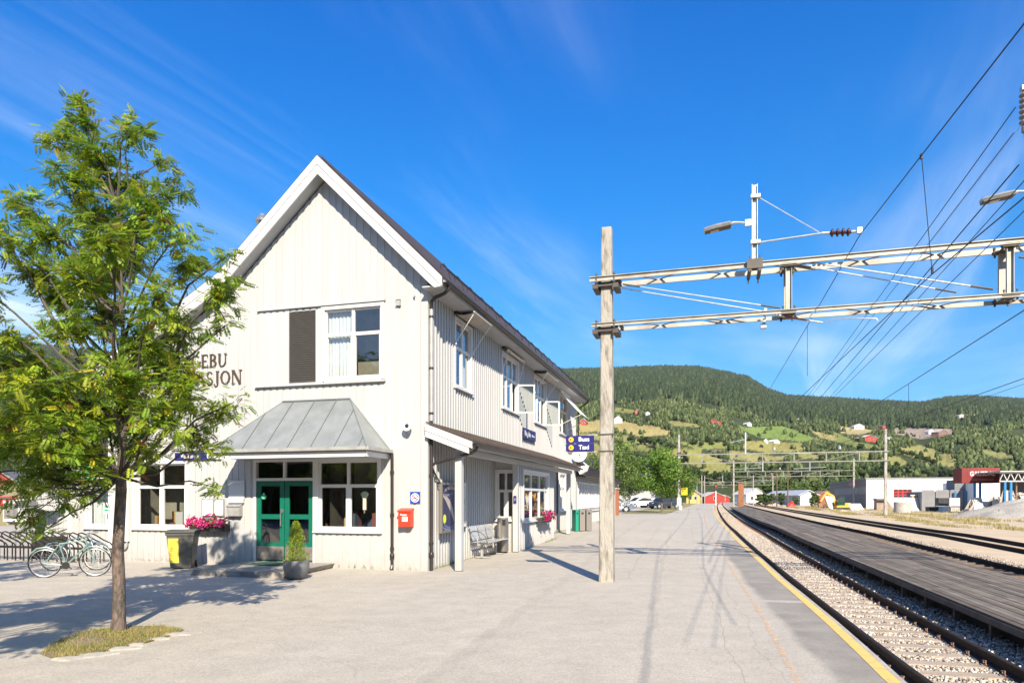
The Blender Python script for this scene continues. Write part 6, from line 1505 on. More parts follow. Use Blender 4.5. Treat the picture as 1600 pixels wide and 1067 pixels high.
# building with dark slate roof, cars
e = empty('dark_roofed_house', Vector((stand(1000, 105).x-6, 112, .3)), R(-16), 'pale house with big dark slate roof between the birch and the maple', 'house')
m = MB(); m.box(-9, 9, 0, 9, -1, 3.4); m.build('wall', mat('house_grey', (.42, .41, .39), .8, noise=.2), e)
m = MB(); m.prism([(-9.4, -.8, 3.2), (-9.4, 4.5, 8.2), (-9.4, 9.8, 3.2)], (18.8, 0, 0)); m.build('roof', mat('slate_blue', (.05, .055, .075), .5, noise=.3, nscale=.8), e)
m = MB(); m.box(2.5, 2.9, -.3, .0, -1, 3.4); m.build('drainpipe', WHITE, e)
CARP = {}
def car(label, loc, rz, col, L=4.2):
    e = empty('parked_car', loc, rz, label, 'car', 'cars parked beyond the station'); cm = mat('car_paint_%d' % int(col[0]*1000+col[1]*7), col, .25, .1, coat=.8)
    side = [(-2.1, .35), (-2.12, .75), (-1.9, .92), (-1.35, 1.38), (-.3, 1.47), (.45, 1.40), (1.1, .98), (1.9, .82), (2.1, .6), (2.1, .35)]
    def shell(mb, prof, w0, w1):
        n = len(prof); V = []
        for s in (-1, 1):
            for x, z in prof: V.append((x, s*(w0 if z < 1.0 else w1), z))
        mb.add(V, [tuple(range(n-1, -1, -1)), tuple(range(n, 2*n))]+[(i, (i+1) % n, (i+1) % n+n, i+n) for i in range(n)])
    m = MB(); shell(m, side, .86, .66); m.build('body', cm, e)
    m = MB(); 
    for s in (-1, 1):
        m.prism([(-1.62, s*.80, 1.0), (-1.25, s*.68, 1.33), (-.25, s*.675, 1.40), (.40, s*.68, 1.33), (.90, s*.80, 1.0)], (0, s*.03, 0))
    m.prism([(1.12, -.62, 1.0), (1.12, .62, 1.0), (.52, .55, 1.40), (.52, -.55, 1.40)], (.03, 0, .02)); m.prism([(-1.93, -.62, .95), (-1.93, .62, .95), (-1.40, .55, 1.36), (-1.40, -.55, 1.36)], (-.03, 0, .02))
    m.build('window', BLACK, e)
    for x in (-1.3, 1.3):
        for s in (-1, 1):
            m = MB(); m.lathe((x, s*.87-.1 if s > 0 else -.87-.02, .31), [(.31, 0), (.31, .12)], 16, 'y'); wo = m.build('wheel', BLACK, e); m = MB(); m.lathe((x, s*.89 if s > 0 else -.895, .31), [(.19, 0), (.19, .005)], 12, 'y'); m.build('rim', GALV, wo)
    m = MB(); m.box(2.06, 2.13, -.78, -.45, .62, .76); m.build('headlight', SIGNW, e); m = MB(); m.box(2.06, 2.13, .45, .78, .62, .76); m.build('headlight', SIGNW, e)
    return e
car('white car nose just showing right of the brick pier', stand(966, 66)+Vector((-.6, 0, 0)), R(-5), (.75, .76, .77))
car('white car parked broadside between the birch and the maple', stand(1000, 95), R(-160), (.7, .72, .73))
car('second white car parked under the maple', stand(1021, 96), R(-160), (.78, .78, .78))
car('dark car in the shade under the maple', stand(1038, 88), R(-160), (.03, .035, .04))
car('red car glimpsed beyond the left wing of the station', stand(22, 45), R(10), (.55, .02, .02))
e = empty('brick_pier', Vector((8.0, 52.5, .3)), -R(16), 'orange brick pier right behind the concrete pole', 'pier'); m = MB(); m.box(-.75, .0, 0, 2, -.5, 2.1); m.build('brickwork', mat('orange_brick', (.48, .17, .07), .85, noise=.3, nscale=9), e); m = MB(); m.box(-.8, .05, -.05, 2.05, 2.1, 2.2); m.build('cap', CONC, e)
# yellow house and red shed at the bend
def gable_house(name, label, loc, rz, w_, d_, h, rh, wallc, roofc, wins=(), cat='house', group=None, chim=False):
    e = empty(name, loc, rz, label, cat, group); m = MB(); m.prism([(-w_/2, 0, -3), (w_/2, 0, -3), (w_/2, 0, h), (0, 0, h+rh), (-w_/2, 0, h)], (0, d_, 0)); m.build('wall', mat('wall_%d_%d_%d' % tuple(int(v*99) for v in wallc), wallc, .8, noise=.15, nscale=.6), e)
    m = MB(); t_ = .18; o_ = .5
    for s in (-1, 1): m.prism([(s*(w_/2+o_), -.4, h-rh*o_/(w_/2)+.02), (0, -.4, h+rh+.02), (0, -.4, h+rh+.02+t_), (s*(w_/2+o_), -.4, h-rh*o_/(w_/2)+.02+t_)], (0, d_+.8, 0))
    ro = m.build('roof', mat('roof_%d_%d_%d' % tuple(int(v*99) for v in roofc), roofc, .6, noise=.3, nscale=.6), e)
    if chim: m = MB(); m.box(-.3, .3, d_*.4, d_*.4+.6, h+rh-.3, h+rh+1.0); m.build('chimney', mat('chimney_brick', (.35, .15, .09), .9, noise=.3), ro)
    for (x, z, ww, hh, side_) in wins:
        m = MB(); (m.box(x-ww/2, x+ww/2, -.05, .02, z, z+hh) if side_ == 'f' else m.box(w_/2*(1 if side_ == 'r' else -1)-.02, w_/2*(1 if side_ == 'r' else -1)+.05, x-ww/2, x+ww/2, z, z+hh)); wo = m.build('window', WHITE, e)
        m = MB(); (m.box(x-ww/2+.12, x+ww/2-.12, -.07, -.05, z+.12, z+hh-.12) if side_ == 'f' else m.box(w_/2*(1 if side_ == 'r' else -1)+.05, w_/2*(1 if side_ == 'r' else -1)+.07, x-ww/2+.12, x+ww/2-.12, z+.12, z+hh-.12)); m.build('pane', BLACK, wo)
    return e
gable_house('yellow_house', 'small yellow house with grey roof beside the bend of the track', Vector((P(1083, 780, 240).x, 240, .2)), -R(20), 4.6, 7, 2.8, 1.6, (.62, .42, .13), (.40, .38, .36), [(-.8, .9, .9, 1.3, 'f'), (.8, .9, .9, 1.3, 'f'), (2.5, 1, 1, 1.2, 'r')])
gable_house('red_shed', 'low red shed with pale roof at the head of the bend', Vector((P(1117, 780, 290).x, 290, .2)), R(5), 8.6, 8, 2.2, 1.8, (.40, .035, .025), (.55, .52, .48), [(0, .6, 1.2, 1.6, 'f')])
gable_house('red_shed', 'red lean-to right of the low red shed', Vector((P(1132, 780, 300).x, 300, .2)), R(5), 4.6, 5, 1.8, 1.0, (.40, .035, .025), (.5, .45, .4), [(0, .3, .8, 1.2, 'f')])
# ================================================================== HILLS, FIELDS, FOREST, FARMS
SKY_PX = [(-1200, 470), (-400, 500), (0, 535), (60, 540), (120, 548), (300, 566), (600, 576), (876, 580), (960, 578), (1040, 575), (1090, 576), (1130, 583), (1170, 592), (1200, 611), (1230, 621), (1300, 625), (1370, 629), (1440, 632), (1480, 624), (1520, 622), (1600, 627), (1800, 615), (2400, 560)]
_skx = np.array([p[0] for p in SKY_PX], float); _sky = np.array([778-p[1] for p in SKY_PX], float)
Y0, Y1 = 300., 2300.
def prof(Y): 
    g_ = (1-Y0/np.maximum(Y, 1))/(1-Y0/Y1); return np.where(Y < Y0, 0, g_)
def hump(a, Y): return 7*np.sin(a*23+Y*.004)+5*np.sin(a*41-Y*.007+2)+3*np.sin(a*77+Y*.013)
def hz_(a, Y):
    """height of the hillside at azimuth a = X/Y and distance Y"""
    S = np.interp(800+a*FPX, _skx, _sky); g_ = prof(Y); pix = S*g_
    pix = pix+hump(a, Y)*np.clip(g_*3, 0, 1)*np.clip((1-g_)*4, 0, 1)*.45
    z = 1.7+pix/FPX*Y
    z = np.where(Y > Y1, 1.7+S/FPX*Y1+(Y-Y1)*.02, z)
    return np.where(Y < Y0, -.9, np.maximum(z-2.6*np.clip((Y0+60-Y)/60, 0, 1), -.9))
def Yof(px, py):      # invert the profile: distance at which the hillside shows at pixel row py
    a = (px-800)/FPX; ys = np.linspace(Y0, Y1, 700); pix = (hz_(a, ys)-1.7)/ys*FPX; i = np.argmax(pix >= 778-py); return float(ys[i]) if pix[i] >= 778-py else Y1
FIELDS = [  # outline in photograph pixels (turned into ground positions below), colour
 ([(900,662),(940,655),(989,660),(1041,669),(1050,679),(1003,683),(960,672),(900,676)], (.40,.34,.12)),
 ([(940,688),(989,692),(1022,702),(1072,700),(1098,702),(1084,721),(1046,712),(1003,704),(950,712)], (.26,.27,.07)),
 ([(1036,702),(1100,708),(1140,720),(1122,733),(1072,724)], (.30,.29,.08)),
 ([(1150,668),(1225,665),(1275,685),(1255,690),(1190,684)], (.20,.28,.06)),
 ([(1262,670),(1325,687),(1320,693),(1282,684)], (.36,.32,.11)),
 ([(1165,688),(1215,690),(1255,692),(1255,703),(1200,708),(1160,700)], (.33,.31,.09)),
 ([(1312,665),(1370,672),(1345,679),(1312,677)], (.42,.36,.16)),
 ([(1395,667),(1487,670),(1495,677),(1440,686),(1400,678)], (.34,.28,.20)),
 ([(1390,700),(1437,695),(1487,710),(1512,730),(1475,728),(1417,712)], (.30,.29,.09)),
 ([(1392,708),(1420,722),(1400,732),(1385,720)], (.28,.28,.08)),
 ([(1482,647),(1557,646),(1532,652),(1492,655)], (.32,.32,.12)),
 ([(1080,716),(1130,722),(1165,735),(1140,748),(1090,735)], (.27,.27,.08)),
 ([(1055,690),(1130,690),(1150,700),(1090,702)], (.24,.27,.07)),
 ([(900,700),(930,692),(950,700),(940,722),(900,720)], (.30,.29,.09)),
 ([(1300,672),(1340,690),(1395,700),(1340,700),(1310,690)], (.22,.26,.07)),
 ([(960,636),(990,640),(1000,646),(960,644)], (.26,.27,.07)),
 ([(900,677),(958,677),(1032,692),(1000,698),(950,688),(900,686)], (.28,.28,.09)),
 ([(1052,726),(1080,735),(1130,745),(1175,752),(1120,757),(1060,748)], (.26,.28,.08)),
 ([(1140,703),(1200,711),(1240,714),(1190,724),(1140,716)], (.32,.31,.10)),
 ([(1215,702),(1262,706),(1300,718),(1255,716)], (.30,.30,.09)),
 ([(1330,702),(1372,708),(1385,716),(1345,714)], (.26,.28,.08)),
 ([(1515,700),(1560,704),(1600,716),(1560,716)], (.26,.27,.09)),
 ([(1040,655),(1090,662),(1096,668),(1050,665)], (.30,.29,.10)),
 ([(-60,720),(40,740),(60,800),(-60,800)], (.38,.30,.14)),
]
fpoly = []
for pts, c in FIELDS:
    q = []
    for (x, y) in pts:
        Y = Yof(x, y); q.append(((x-800)/FPX, 778-y))
    fpoly.append((q, c))
def field_at(a, pix):
    for k, (q, c) in enumerate(fpoly):
        if inpoly(a, pix, q): return k
    return -1
# terrain mesh
na, ny = 520, 300
aa = np.concatenate([np.linspace(-1.6, -.1, 70), np.linspace(-.09, .95, na-110), np.linspace(.97, 2.2, 40)]); na = len(aa)
yy_ = np.concatenate([np.array([210., 250., 285.]), Y0+(Y1-Y0)*np.linspace(0, 1, ny)**1.6, np.array([2500., 2900., 3500., 4300.])]); ny = len(yy_)
A_, Yg = np.meshgrid(aa, yy_); Z_ = hz_(A_, Yg)
Z_ += np.where(Yg > Y0+30, rng.normal(0, 1, Z_.shape)*.5, 0)
V = np.stack([A_*Yg, Yg, Z_], -1).reshape(-1, 3)
ii = np.arange(na*ny).reshape(ny, na); F = np.stack([ii[:-1, :-1], ii[:-1, 1:], ii[1:, 1:], ii[1:, :-1]], -1).reshape(-1, 4)
PX_ = (Z_-1.7)/Yg*FPX
T = np.zeros((ny*na, 3)); Af = A_.ravel(); Pf = PX_.ravel()
fa0 = {k: (min(p[0] for p in q), max(p[0] for p in q), min(p[1] for p in q), max(p[1] for p in q)) for k, (q, c) in enumerate(fpoly)}
FID = np.full(ny*na, -1)
for k, (q, c) in enumerate(fpoly):
    b_ = fa0[k]; cand = np.nonzero((Af >= b_[0]) & (Af <= b_[1]) & (Pf >= b_[2]) & (Pf <= b_[3]) & (Yg.ravel() < Y1))[0]
    for i in cand:
        if inpoly(Af[i], Pf[i], q): FID[i] = k
n1 = rng.uniform(.8, 1.2, ny*na)
T[:] = np.array([.05, .065, .028]); T *= n1[:, None]
for k, (q, c) in enumerate(fpoly): T[FID == k] = np.array(c)*np.array([.86, .84, .98])*rng.uniform(.92, 1.08, (int((FID == k).sum()), 1))
HILLM = mat('hill_ground', (1, 1, 1), .95, attr='tint', noise=.25, nscale=.012, spec=.1)
o = npmesh('hills', V, F, HILLM, T, smooth=True); tag(o, kind='structure')
# forest: dark spruce above, broader crowns below; one mass of small crowns
def crowns(name, pts, h, wd, cols, label, shape, seed, sides=6):
    r = np.random.default_rng(seed); n = len(pts); pts = np.asarray(pts); h = np.asarray(h); wd = np.asarray(wd)
    if shape == 'cone': rings = [(0.02, .9), (.35, 1.0), (.38, .62), (.68, .66), (.70, .36), (1.0, .02)]
    else: rings = [(.02, .55), (.25, 1.0), (.5, 1.05), (.78, .75), (1.0, .15)]
    k = sides; V = np.zeros((n, len(rings), k, 3)); an = np.arange(k)*2*math.pi/k
    for i, (z, w_) in enumerate(rings):
        ph = r.uniform(0, 6.28, n)[:, None]; rr = wd[:, None]*w_*r.uniform(.7, 1.25, (n, k))
        V[:, i, :, 0] = pts[:, None, 0]+rr*np.cos(an+ph*(i == 0)); V[:, i, :, 1] = pts[:, None, 1]+rr*np.sin(an+ph*(i == 0)); V[:, i, :, 2] = pts[:, None, 2]+h[:, None]*(z+r.uniform(-.05, .05, (n, k)))
    base = (np.arange(n)*len(rings)*k)[:, None, None, None]; F = []
    f0 = np.array([[(i*k+j, i*k+(j+1) % k, (i+1)*k+(j+1) % k, (i+1)*k+j) for j in range(k)] for i in range(len(rings)-1)])
    F = (f0[None]+base).reshape(-1, 4); c = np.asarray(cols)[r.integers(0, len(cols), n)]*r.uniform(.75, 1.22, (n, 1)); per = f0.shape[0]*f0.shape[1]
    T = np.repeat(c, per, axis=0)*r.uniform(.85, 1.15, (n*per, 1)); o = npmesh(name, V.reshape(-1, 3), F, FARF, T); tag(o, label, 'forest', kind='stuff'); return o
def tops_clear(a, Y, z, h, keepn=.12):
    """true where a tree of height h does not hide a field further up the slope"""
    base = (z-1.7)/Y*FPX; bad = np.zeros(len(a), bool)
    for t in (.05, .45, .9):
        pt = base+h*t/Y*FPX
        for k, (q, c) in enumerate(fpoly):
            b_ = fa0[k]; cand = np.nonzero((a >= b_[0]) & (a <= b_[1]) & (pt >= b_[2]) & (pt <= b_[3]) & ~bad)[0]
            for i in cand:
                if inpoly(a[i], pt[i], q): bad[i] = True
    return ~bad | (rng.random(len(a)) < keepn*.2)
def fid_grid(a, Y):
    j = np.clip(np.searchsorted(aa, a), 0, na-1); i = np.clip(np.searchsorted(yy_, Y), 0, ny-1); return FID[i*na+j]
def scatter_hill(n, y0, y1, a0, a1, power, clump=0):
    r_ = rng.random(n); Y = (y0**power+(y1**power-y0**power)*r_)**(1/power); a = rng.uniform(a0, a1, n)
    z = hz_(a, Y); return a, Y, z
# spruce on the upper slopes
a, Y, z = scatter_hill(62000, 820, 2420, -.03, .84, 1.35)
nz = np.sin(a*37+Y*.011)+np.sin(a*83-Y*.017+1)+np.sin(a*19+Y*.005+2); pix = (z-1.7)/Y*FPX; S = np.interp(800+a*FPX, _skx, _sky)
hh = rng.uniform(7, 15, len(a))*rng.uniform(.8, 1.2, len(a)); keep = ((pix/S > .50) | (nz > .1)) & (nz > -2.2) & tops_clear(a, Y, z, hh)
h = hh[keep]; crowns('spruce_forest', np.stack([a*Y, Y, z-1], 1)[keep], h, h*rng.uniform(.17, .25, len(h)), [(.040,.062,.032), (.048,.072,.034), (.033,.052,.028), (.075,.098,.042)], 'dense dark spruce forest covering the upper hillsides', 'cone', 41)
# birch and alder among fields, tinted lighter
a, Y, z = scatter_hill(34000, 330, 1700, -.05, .88, .9)
nz = np.sin(a*47+Y*.021)+np.sin(a*93-Y*.013+1)+.8*np.sin(a*29+Y*.008+2); pix = (z-1.7)/Y*FPX
hh = rng.uniform(2.6, 7.0, len(a)); keep = (nz > -1.15) & tops_clear(a, Y, z, hh)
h = np.repeat(hh[keep], 3)*rng.uniform(.55, 1.0, 3*int(keep.sum())); p3 = np.repeat(np.stack([a*Y, Y, z-.6], 1)[keep], 3, axis=0); p3[:, 0] += rng.normal(0, .22, len(h))*h; p3[:, 1] += rng.normal(0, .2, len(h))*h
crowns('broadleaf_wood', p3, h, h*rng.uniform(.20, .32, len(h)), [(.085,.11,.04), (.065,.09,.036), (.11,.14,.05), (.05,.075,.032), (.14,.165,.07)], 'mixed broadleaf woods and hedges between the hillside fields', 'round', 42)
# left side of the valley seen through the rowan
a, Y, z = scatter_hill(5000, 500, 2400, -1.0, -.45, 1.2)
h = rng.uniform(10, 20, len(a)); crowns('spruce_forest', np.stack([a*Y, Y, z-1], 1), h, h*.24, [(.035,.055,.024), (.045,.065,.028)], 'dark wooded slope seen through the rowan on the left', 'cone', 43)
# nearer separate trees at the foot of the hill
hillp = [tree_proto(11, 4.6, 1.2, 2600, .55, [(.07,.10,.038),(.09,.125,.042),(.055,.085,.033)], 51, lumps_n=20, stem=.25), tree_proto(12, 4.0, 1.5, 2600, .5, [(.085,.13,.03),(.10,.155,.035),(.065,.10,.03)], 52, lumps_n=20, stem=.25), tree_proto(15, 3.2, .8, 2600, .5, [(.03,.055,.025),(.04,.07,.03)], 53, 'cone', 22, stem=.25), tree_proto(15, 3.4, 1.5, 2600, .5, [(.10,.16,.04),(.12,.19,.045),(.08,.13,.035)], 54, 'poplar', 20, stem=.25)]
kn = 0
def bush(px, ybase, k, s, Y=None):
    global kn
    a = (px-800)/FPX; Y = Y or Yof(px, ybase); z = float(hz_(np.array(a), np.array(Y)))
    nm = ('round_tree', 'round_tree', 'spruce_tree', 'poplar_tree')[k]; words = ('dark round tree', 'mid-green round tree', 'dark pointed spruce', 'tall light green poplar')[k]
    place_tree(hillp[k], Vector((a*Y, Y, z-.2)), s, kn*1.3, nm, words+' standing at the foot of the hillside fields', 'trees at the foot of the hillside: '+words); kn += 1
rb = random.Random(9)
for px in (970, 986, 1002, 1013, 1026, 1041, 1048): bush(px+rb.uniform(-3, 3), 702+rb.uniform(-8, 6), 0, rb.uniform(.5, .8))
for px in (1085, 1095, 1104, 1112, 1122, 1133, 1145, 1160, 1172): bush(px, 694+rb.uniform(-5, 5), rb.choice((0, 0, 1)), rb.uniform(.35, .55))
for px in range(1075, 1210, 9): bush(px+rb.uniform(-3, 3), 752+rb.uniform(-9, 8), rb.choice((0, 0, 1, 2)), rb.uniform(.45, .7))
for px in (990, 1000, 1012, 1024, 1062, 1070): bush(px, 728, rb.choice((0, 1, 2)), rb.uniform(.6, .9))
for px in range(1180, 1362, 7): bush(px+rb.uniform(-2, 2), 0, rb.choice((3, 3, 1)), rb.uniform(.62, .92), 245+rb.uniform(0, 45))
for px in range(1150, 1400, 13): bush(px+rb.uniform(-3, 3), 752+rb.uniform(-6, 4), rb.choice((0, 1, 2)), rb.uniform(.5, .8))
for px in range(1362, 1620, 10): bush(px+rb.uniform(-3, 3), 756+rb.uniform(-8, 6), rb.choice((0, 0, 1, 2)), rb.uniform(.5, .8))
for px in (1398, 1405, 1411, 1418, 1425, 1433, 1441, 1450, 1460): bush(px, 706+(px-1398)*.33, rb.choice((0, 1)), rb.uniform(.35, .5))
for px in (1286, 1297, 1309, 1318, 1330, 1345, 1365): bush(px, 702+rb.uniform(-4, 8), 0, rb.uniform(.4, .6))
# ---- farms on the hillside
def farm(name, label, px, py, wpx, hpx, wallc, roofc, rz=0, cat='house', deep=1.2, rh=.6):
    Y = Yof(px, py); a = (px-800)/FPX; z = float(hz_(np.array(a), np.array(Y))); w_ = wpx/FPX*Y; h = hpx/FPX*Y
    wn = [(x*w_*.3, h*.25, min(1.6, w_*.1), min(1.6, h*.35), 'f') for x in (-1, 0, 1)]
    gable_house(name, label, Vector((a*Y, Y, z+h*.1)), rz, w_, max(8, w_*.5), h*(1-rh*.6), h*rh*.9, wallc, roofc, wn, cat=cat, group='farm buildings on the hillside')
RB, WB, GB2, RFG, RFW = (.36, .05, .035), (.72, .72, .70), (.2, .18, .16), (.10, .09, .085), (.62, .60, .58)
for nm, lb, px, py, wp, hp, wc, rc, cat in (
 ('farmhouse', 'white farmhouse with dark roof just right of the concrete pole', 966, 661, 13, 9, WB, RFG, 'house'),
 ('barn', 'small red barn high up above the white farmhouse', 997, 647, 10, 6, RB, RFW, 'barn'), ('farmhouse', 'tiny white house right of the small high red barn', 1012, 648, 7, 4, WB, RFW, 'house'),
 ('barn', 'long red barn with pale roof at the edge of the forest', 1114, 666, 25, 8, RB, (.45, .2, .18), 'barn'), ('barn', 'grey barn right of the long red barn', 1141, 665, 9, 6, GB2, RFG, 'barn'),
 ('farmhouse', 'small white house right of the grey barn', 1171, 666, 8, 5, WB, RFW, 'house'), ('farmhouse', 'white house in the forest edge left of the ploughed field', 1248, 660, 9, 5, WB, RFW, 'house'),
 ('barn', 'long white barn left of the second red barn', 1343, 671, 16, 7, (.6,.58,.55), RFW, 'barn'), ('barn', 'small red house between the white barn and the ploughed field', 1382, 671, 9, 6, RB, RFG, 'barn'),
 ('barn', 'big red barn with white roof above the second gantry pole', 1359, 691, 30, 9, RB, (.66,.64,.62), 'barn'), ('farmhouse', 'white farmhouse beside the big red barn', 1395, 691, 13, 7, WB, RFW, 'house'),
 ('farmhouse', 'white house beside the brown barn on the right', 1456, 678, 9, 6, WB, RFW, 'house'), ('barn', 'long brown barn by the ploughed field', 1474, 681, 22, 8, (.22,.13,.10), (.5,.42,.38), 'barn'),
 ('farmhouse', 'white shed on the meadow left of centre', 1197, 692, 6, 5, WB, WB, 'house'), ('farmhouse', 'long white shed on the yellow meadow', 1214, 693, 10, 5, WB, WB, 'house'),
 ('farmhouse', 'red and white farmhouse showing left of the concrete pole', 911, 664, 10, 8, RB, RFW, 'house'), ('barn', 'low dark barn on the green meadow', 1122, 707, 22, 5, (.15,.11,.09), (.16,.14,.13), 'barn'),
 ('farmhouse', 'white house on the high meadow at the right', 1546, 648, 7, 4, WB, RFW, 'house'), ('farmhouse', 'pale house at the left end of the high meadow', 1503, 652, 6, 4, WB, RFW, 'house'),
 ('farmhouse', 'tiny pale house in the forest clearing', 1330, 653, 5, 4, WB, RFW, 'house'), ('farmhouse', 'pale rocky hut in the middle forest', 1385, 652, 5, 3, WB, RFW, 'house')):
    farm(nm, lb, px, py, wp, hp, wc, rc, rb.uniform(-.5, .5), cat)
gable_house('white_house', 'white house with bushes behind the pale mast right of the rusty tower', Vector((P(1182, 780, 260).x, 260, 0)), .3, 9, 8, 3.2, 2.2, (.6,.6,.58), (.55,.54,.52), [(-2, 1, 1.2, 1.4, 'f'), (2, 1, 1.2, 1.4, 'f')])
# trees across the street behind the photographer, mirrored in the windows
pos = []
for i in range(34):
    an = R(176+i*4.1); rr = 37+(i % 3)*4+rb.uniform(-2, 2); pos.append((-4+rr*math.cos(an), 14+rr*math.sin(an), 1.6+.35*(i % 4)))
for i, (x, y, s) in enumerate(pos):
    place_tree(mapl, Vector((x, y, -.9)), s, i*2.1, 'street_tree', 'large tree behind the photographer, seen only as a reflection in the windows', 'trees behind the photographer')

for i in range(26):
    an = R(172+i*5.2); place_tree(hillp[0], Vector((-4+52*math.cos(an), 14+52*math.sin(an), -3.2)), .9+.12*(i % 3), i*1.3, 'street_tree', 'large tree behind the photographer, seen only as a reflection in the windows', 'trees behind the photographer')
# ================================================================== GOODS YARD ON THE RIGHT
YA = -R(17)           # yard buildings stand square to the tracks
YZ = -.32
def ypos(px, Y, z=YZ): return Vector(((px-800)/FPX*Y, Y, z))
WSH = mat('white_sheet_cladding', (.74, .73, .70), .55, noise=.06, nscale=.5); GSH = mat('grey_sheet_cladding', (.16, .165, .175), .55, noise=.2, nscale=.8); GSL = mat('grey_light_band', (.27, .27, .26), .55, noise=.15)
REDF = mat('red_window_frame', (.55, .03, .03), .5); BLUP = mat('blue_post_paint', (.02, .19, .42), .4); DKR = mat('dark_red_container', (.22, .022, .018), .55, noise=.3, nscale=.6)
e = empty('builders_store', Vector((59.7, 115, YZ)), YA, 'long flat white and grey builders store at the back of the yard', 'store building')
m = MB(); m.box(0, 34, 0, 40, -.5, 5.25); wo = m.build('wall', WSH, e)
m = MB(); m.box(-.04, 0, -.0, 40, -.5, 5.25); wo2 = m.build('side_wall', GSH, e)
m = MB(); m.box(-.06, -.04, .0, 33, 2.7, 3.95); m.build('light_band', GSL, wo2)
m = MB(); m.box(-.1, -.06, 7.5, 18, 4.3, 5.0); so = m.build('fascia_sign', mat('faded_sign_red', (.38, .10, .10), .6), e)
text('lettering', 'GAUSDAL', 1.1, mat('faded_white', (.55, .5, .5), .6), e, (-.12, 12.6, 4.63), rot=(R(90), 0, R(-90)), ext=.01, sx=1.3)
text('lettering', 'LANDHANDLERI', 1.0, mat('faded_white', (.55, .5, .5), .6), e, (-.09, 12.2, 3.3), rot=(R(90), 0, R(-90)), ext=.01, sx=1.3)
m = MB(); m.box(-.2, 34.2, -.15, 40.2, 5.25, 5.42); m.build('parapet', GSL, e)
def grid_window(x0, x1, z0, z1, nx, nz, par):
    m = MB(); m.box(x0, x1, -.06, -.0, z0, z1); f_ = m.build('window', REDF, par); m = MB()
    for i in range(nx):
        for j in range(nz):
            a0, a1 = x0+(x1-x0)*(i+.12)/nx, x0+(x1-x0)*(i+.88)/nx; b0, b1 = z0+(z1-z0)*(j+.14)/nz, z0+(z1-z0)*(j+.86)/nz; m.box(a0, a1, -.08, -.06, b0, b1)
    m.build('pane', BLACK, f_)
grid_window(4.1, 6.8, 2.1, 3.5, 4, 3, e); grid_window(13.2, 15, 2.9, 3.9, 2, 1, e)
# grey precast hall in front
e = empty('precast_hall', ypos(1440, 97), YA, 'grey hall of tall concrete wall panels in front of the white store', 'hall')
for i in range(6):
    m = MB(); x = i*1.75; m.prism([(x+.04, 0, -.3), (x+1.69, 0, -.3), (x+1.69, 0, 3.0), (x+1.5, 0, 3.2), (x+.23, 0, 3.2), (x+.04, 0, 3.0)], (0, .22, 0)); m.build('wall_panel', mat('panel_grey', (.23, .23, .235), .8, noise=.2, nscale=1), e)
m = MB(); m.box(4.2, 7.2, .3, 4, 3.2, 4.6); m.box(0, 10.4, .24, 8, -.3, 2.95); m.build('hall_body', mat('panel_grey2', (.20, .205, .215), .8, noise=.2, nscale=1), e)
for x in (4.1, 5.5): m = MB(); m.box(x-.1, x+.1, -.5, -.3, -.3, 3.0); m.build('post', BLUP, e)
e = empty('grey_warehouse', ypos(1524, 92), YA, 'grey and white warehouse behind the dark red container', 'hall')
m = MB(); m.box(0, 16, 0, 14, -.3, 4.3); m.build('wall', WSH, e); m = MB(); m.prism([(1.8, -.03, -.3), (3.6, -.03, 4.2), (16, -.03, 4.2), (16, -.03, -.3)], (0, .03, 0)); m.build('grey_panel', GSH, e)
# dark red container sign on blue posts
c0 = ypos(1503, 84, 0); e = empty('container_sign', Vector((c0.x, c0.y, 3.55)), YA+R(8), 'dark red container reading Gausdal Landhandleri raised on blue posts', 'container')
m = MB(); m.box(0, 4.25, 0, 2.2, 0, 1.85)
for i in range(20): m.box(.05+i*.205, .13+i*.205, -.03, 0, .08, 1.77)
bo = m.build('container_body', DKR, e)
m = MB(); m.box(.85, 3.75, -.05, -.035, .68, 1.5); m.build('name_board', mat('board_red', (.24, .03, .022), .6), bo)
text('lettering', 'GAUSDAL', .74, SIGNW, bo, (2.3, -.056, 1.12), ext=.005, bold=.014, sx=.86); text('lettering', 'LANDHANDLERI', .40, mat('faded_red_white', (.45, .25, .22), .6), bo, (2.35, -.056, .40), ext=.005, sx=.86)
for x in (1.55, 2.15): m = MB(); m.box(x-.11, x+.11, .1, .3, -3.9, 0); m.build('post', BLUP, e)
# steel canopy at the right edge
p0 = ypos(1562, 78, 0); e = empty('steel_canopy', Vector((p0.x, p0.y, YZ)), YA+R(5), 'open steel shed with truss roof edge and blue posts at the right edge', 'shed')
m = MB(); L = 12
for z in (3.95, 4.95): m.box(0, L, -.08, .08, z-.07, z+.07)
for i in range(16): x = i*.75; m.bar((x, 0, 4.0), (x+.375, 0, 4.9), .08, .08); m.bar((x+.375, 0, 4.9), (x+.75, 0, 4.0), .08, .08)
m.box(-.1, L, -.4, 6, 5.0, 5.12); m.build('truss', mat('truss_grey', (.42, .42, .41), .5, .3), e)
for x in (.55, 1.15): m = MB(); m.box(x-.1, x+.1, -.1, .1, -.3, 3.9); m.build('post', BLUP, e)
m = MB(); m.box(1.4, L, 3, 3.1, -.3, 4.9); m.box(1.4, L, 0, 3, -.3, -.2); m.build('back_wall', mat('shed_dark', (.10, .09, .08), .9, noise=.3), e)
m = MB(); 
for z in (1.2, 2.3): m.box(1.5, L, .6, .8, z, z+.12)
for x in (1.9, 2.8, 3.9): m.box(x, x+.12, .5, .7, -.2, 3.9)
m.build('rack', mat('rack_brown', (.2, .12, .08), .8), e)
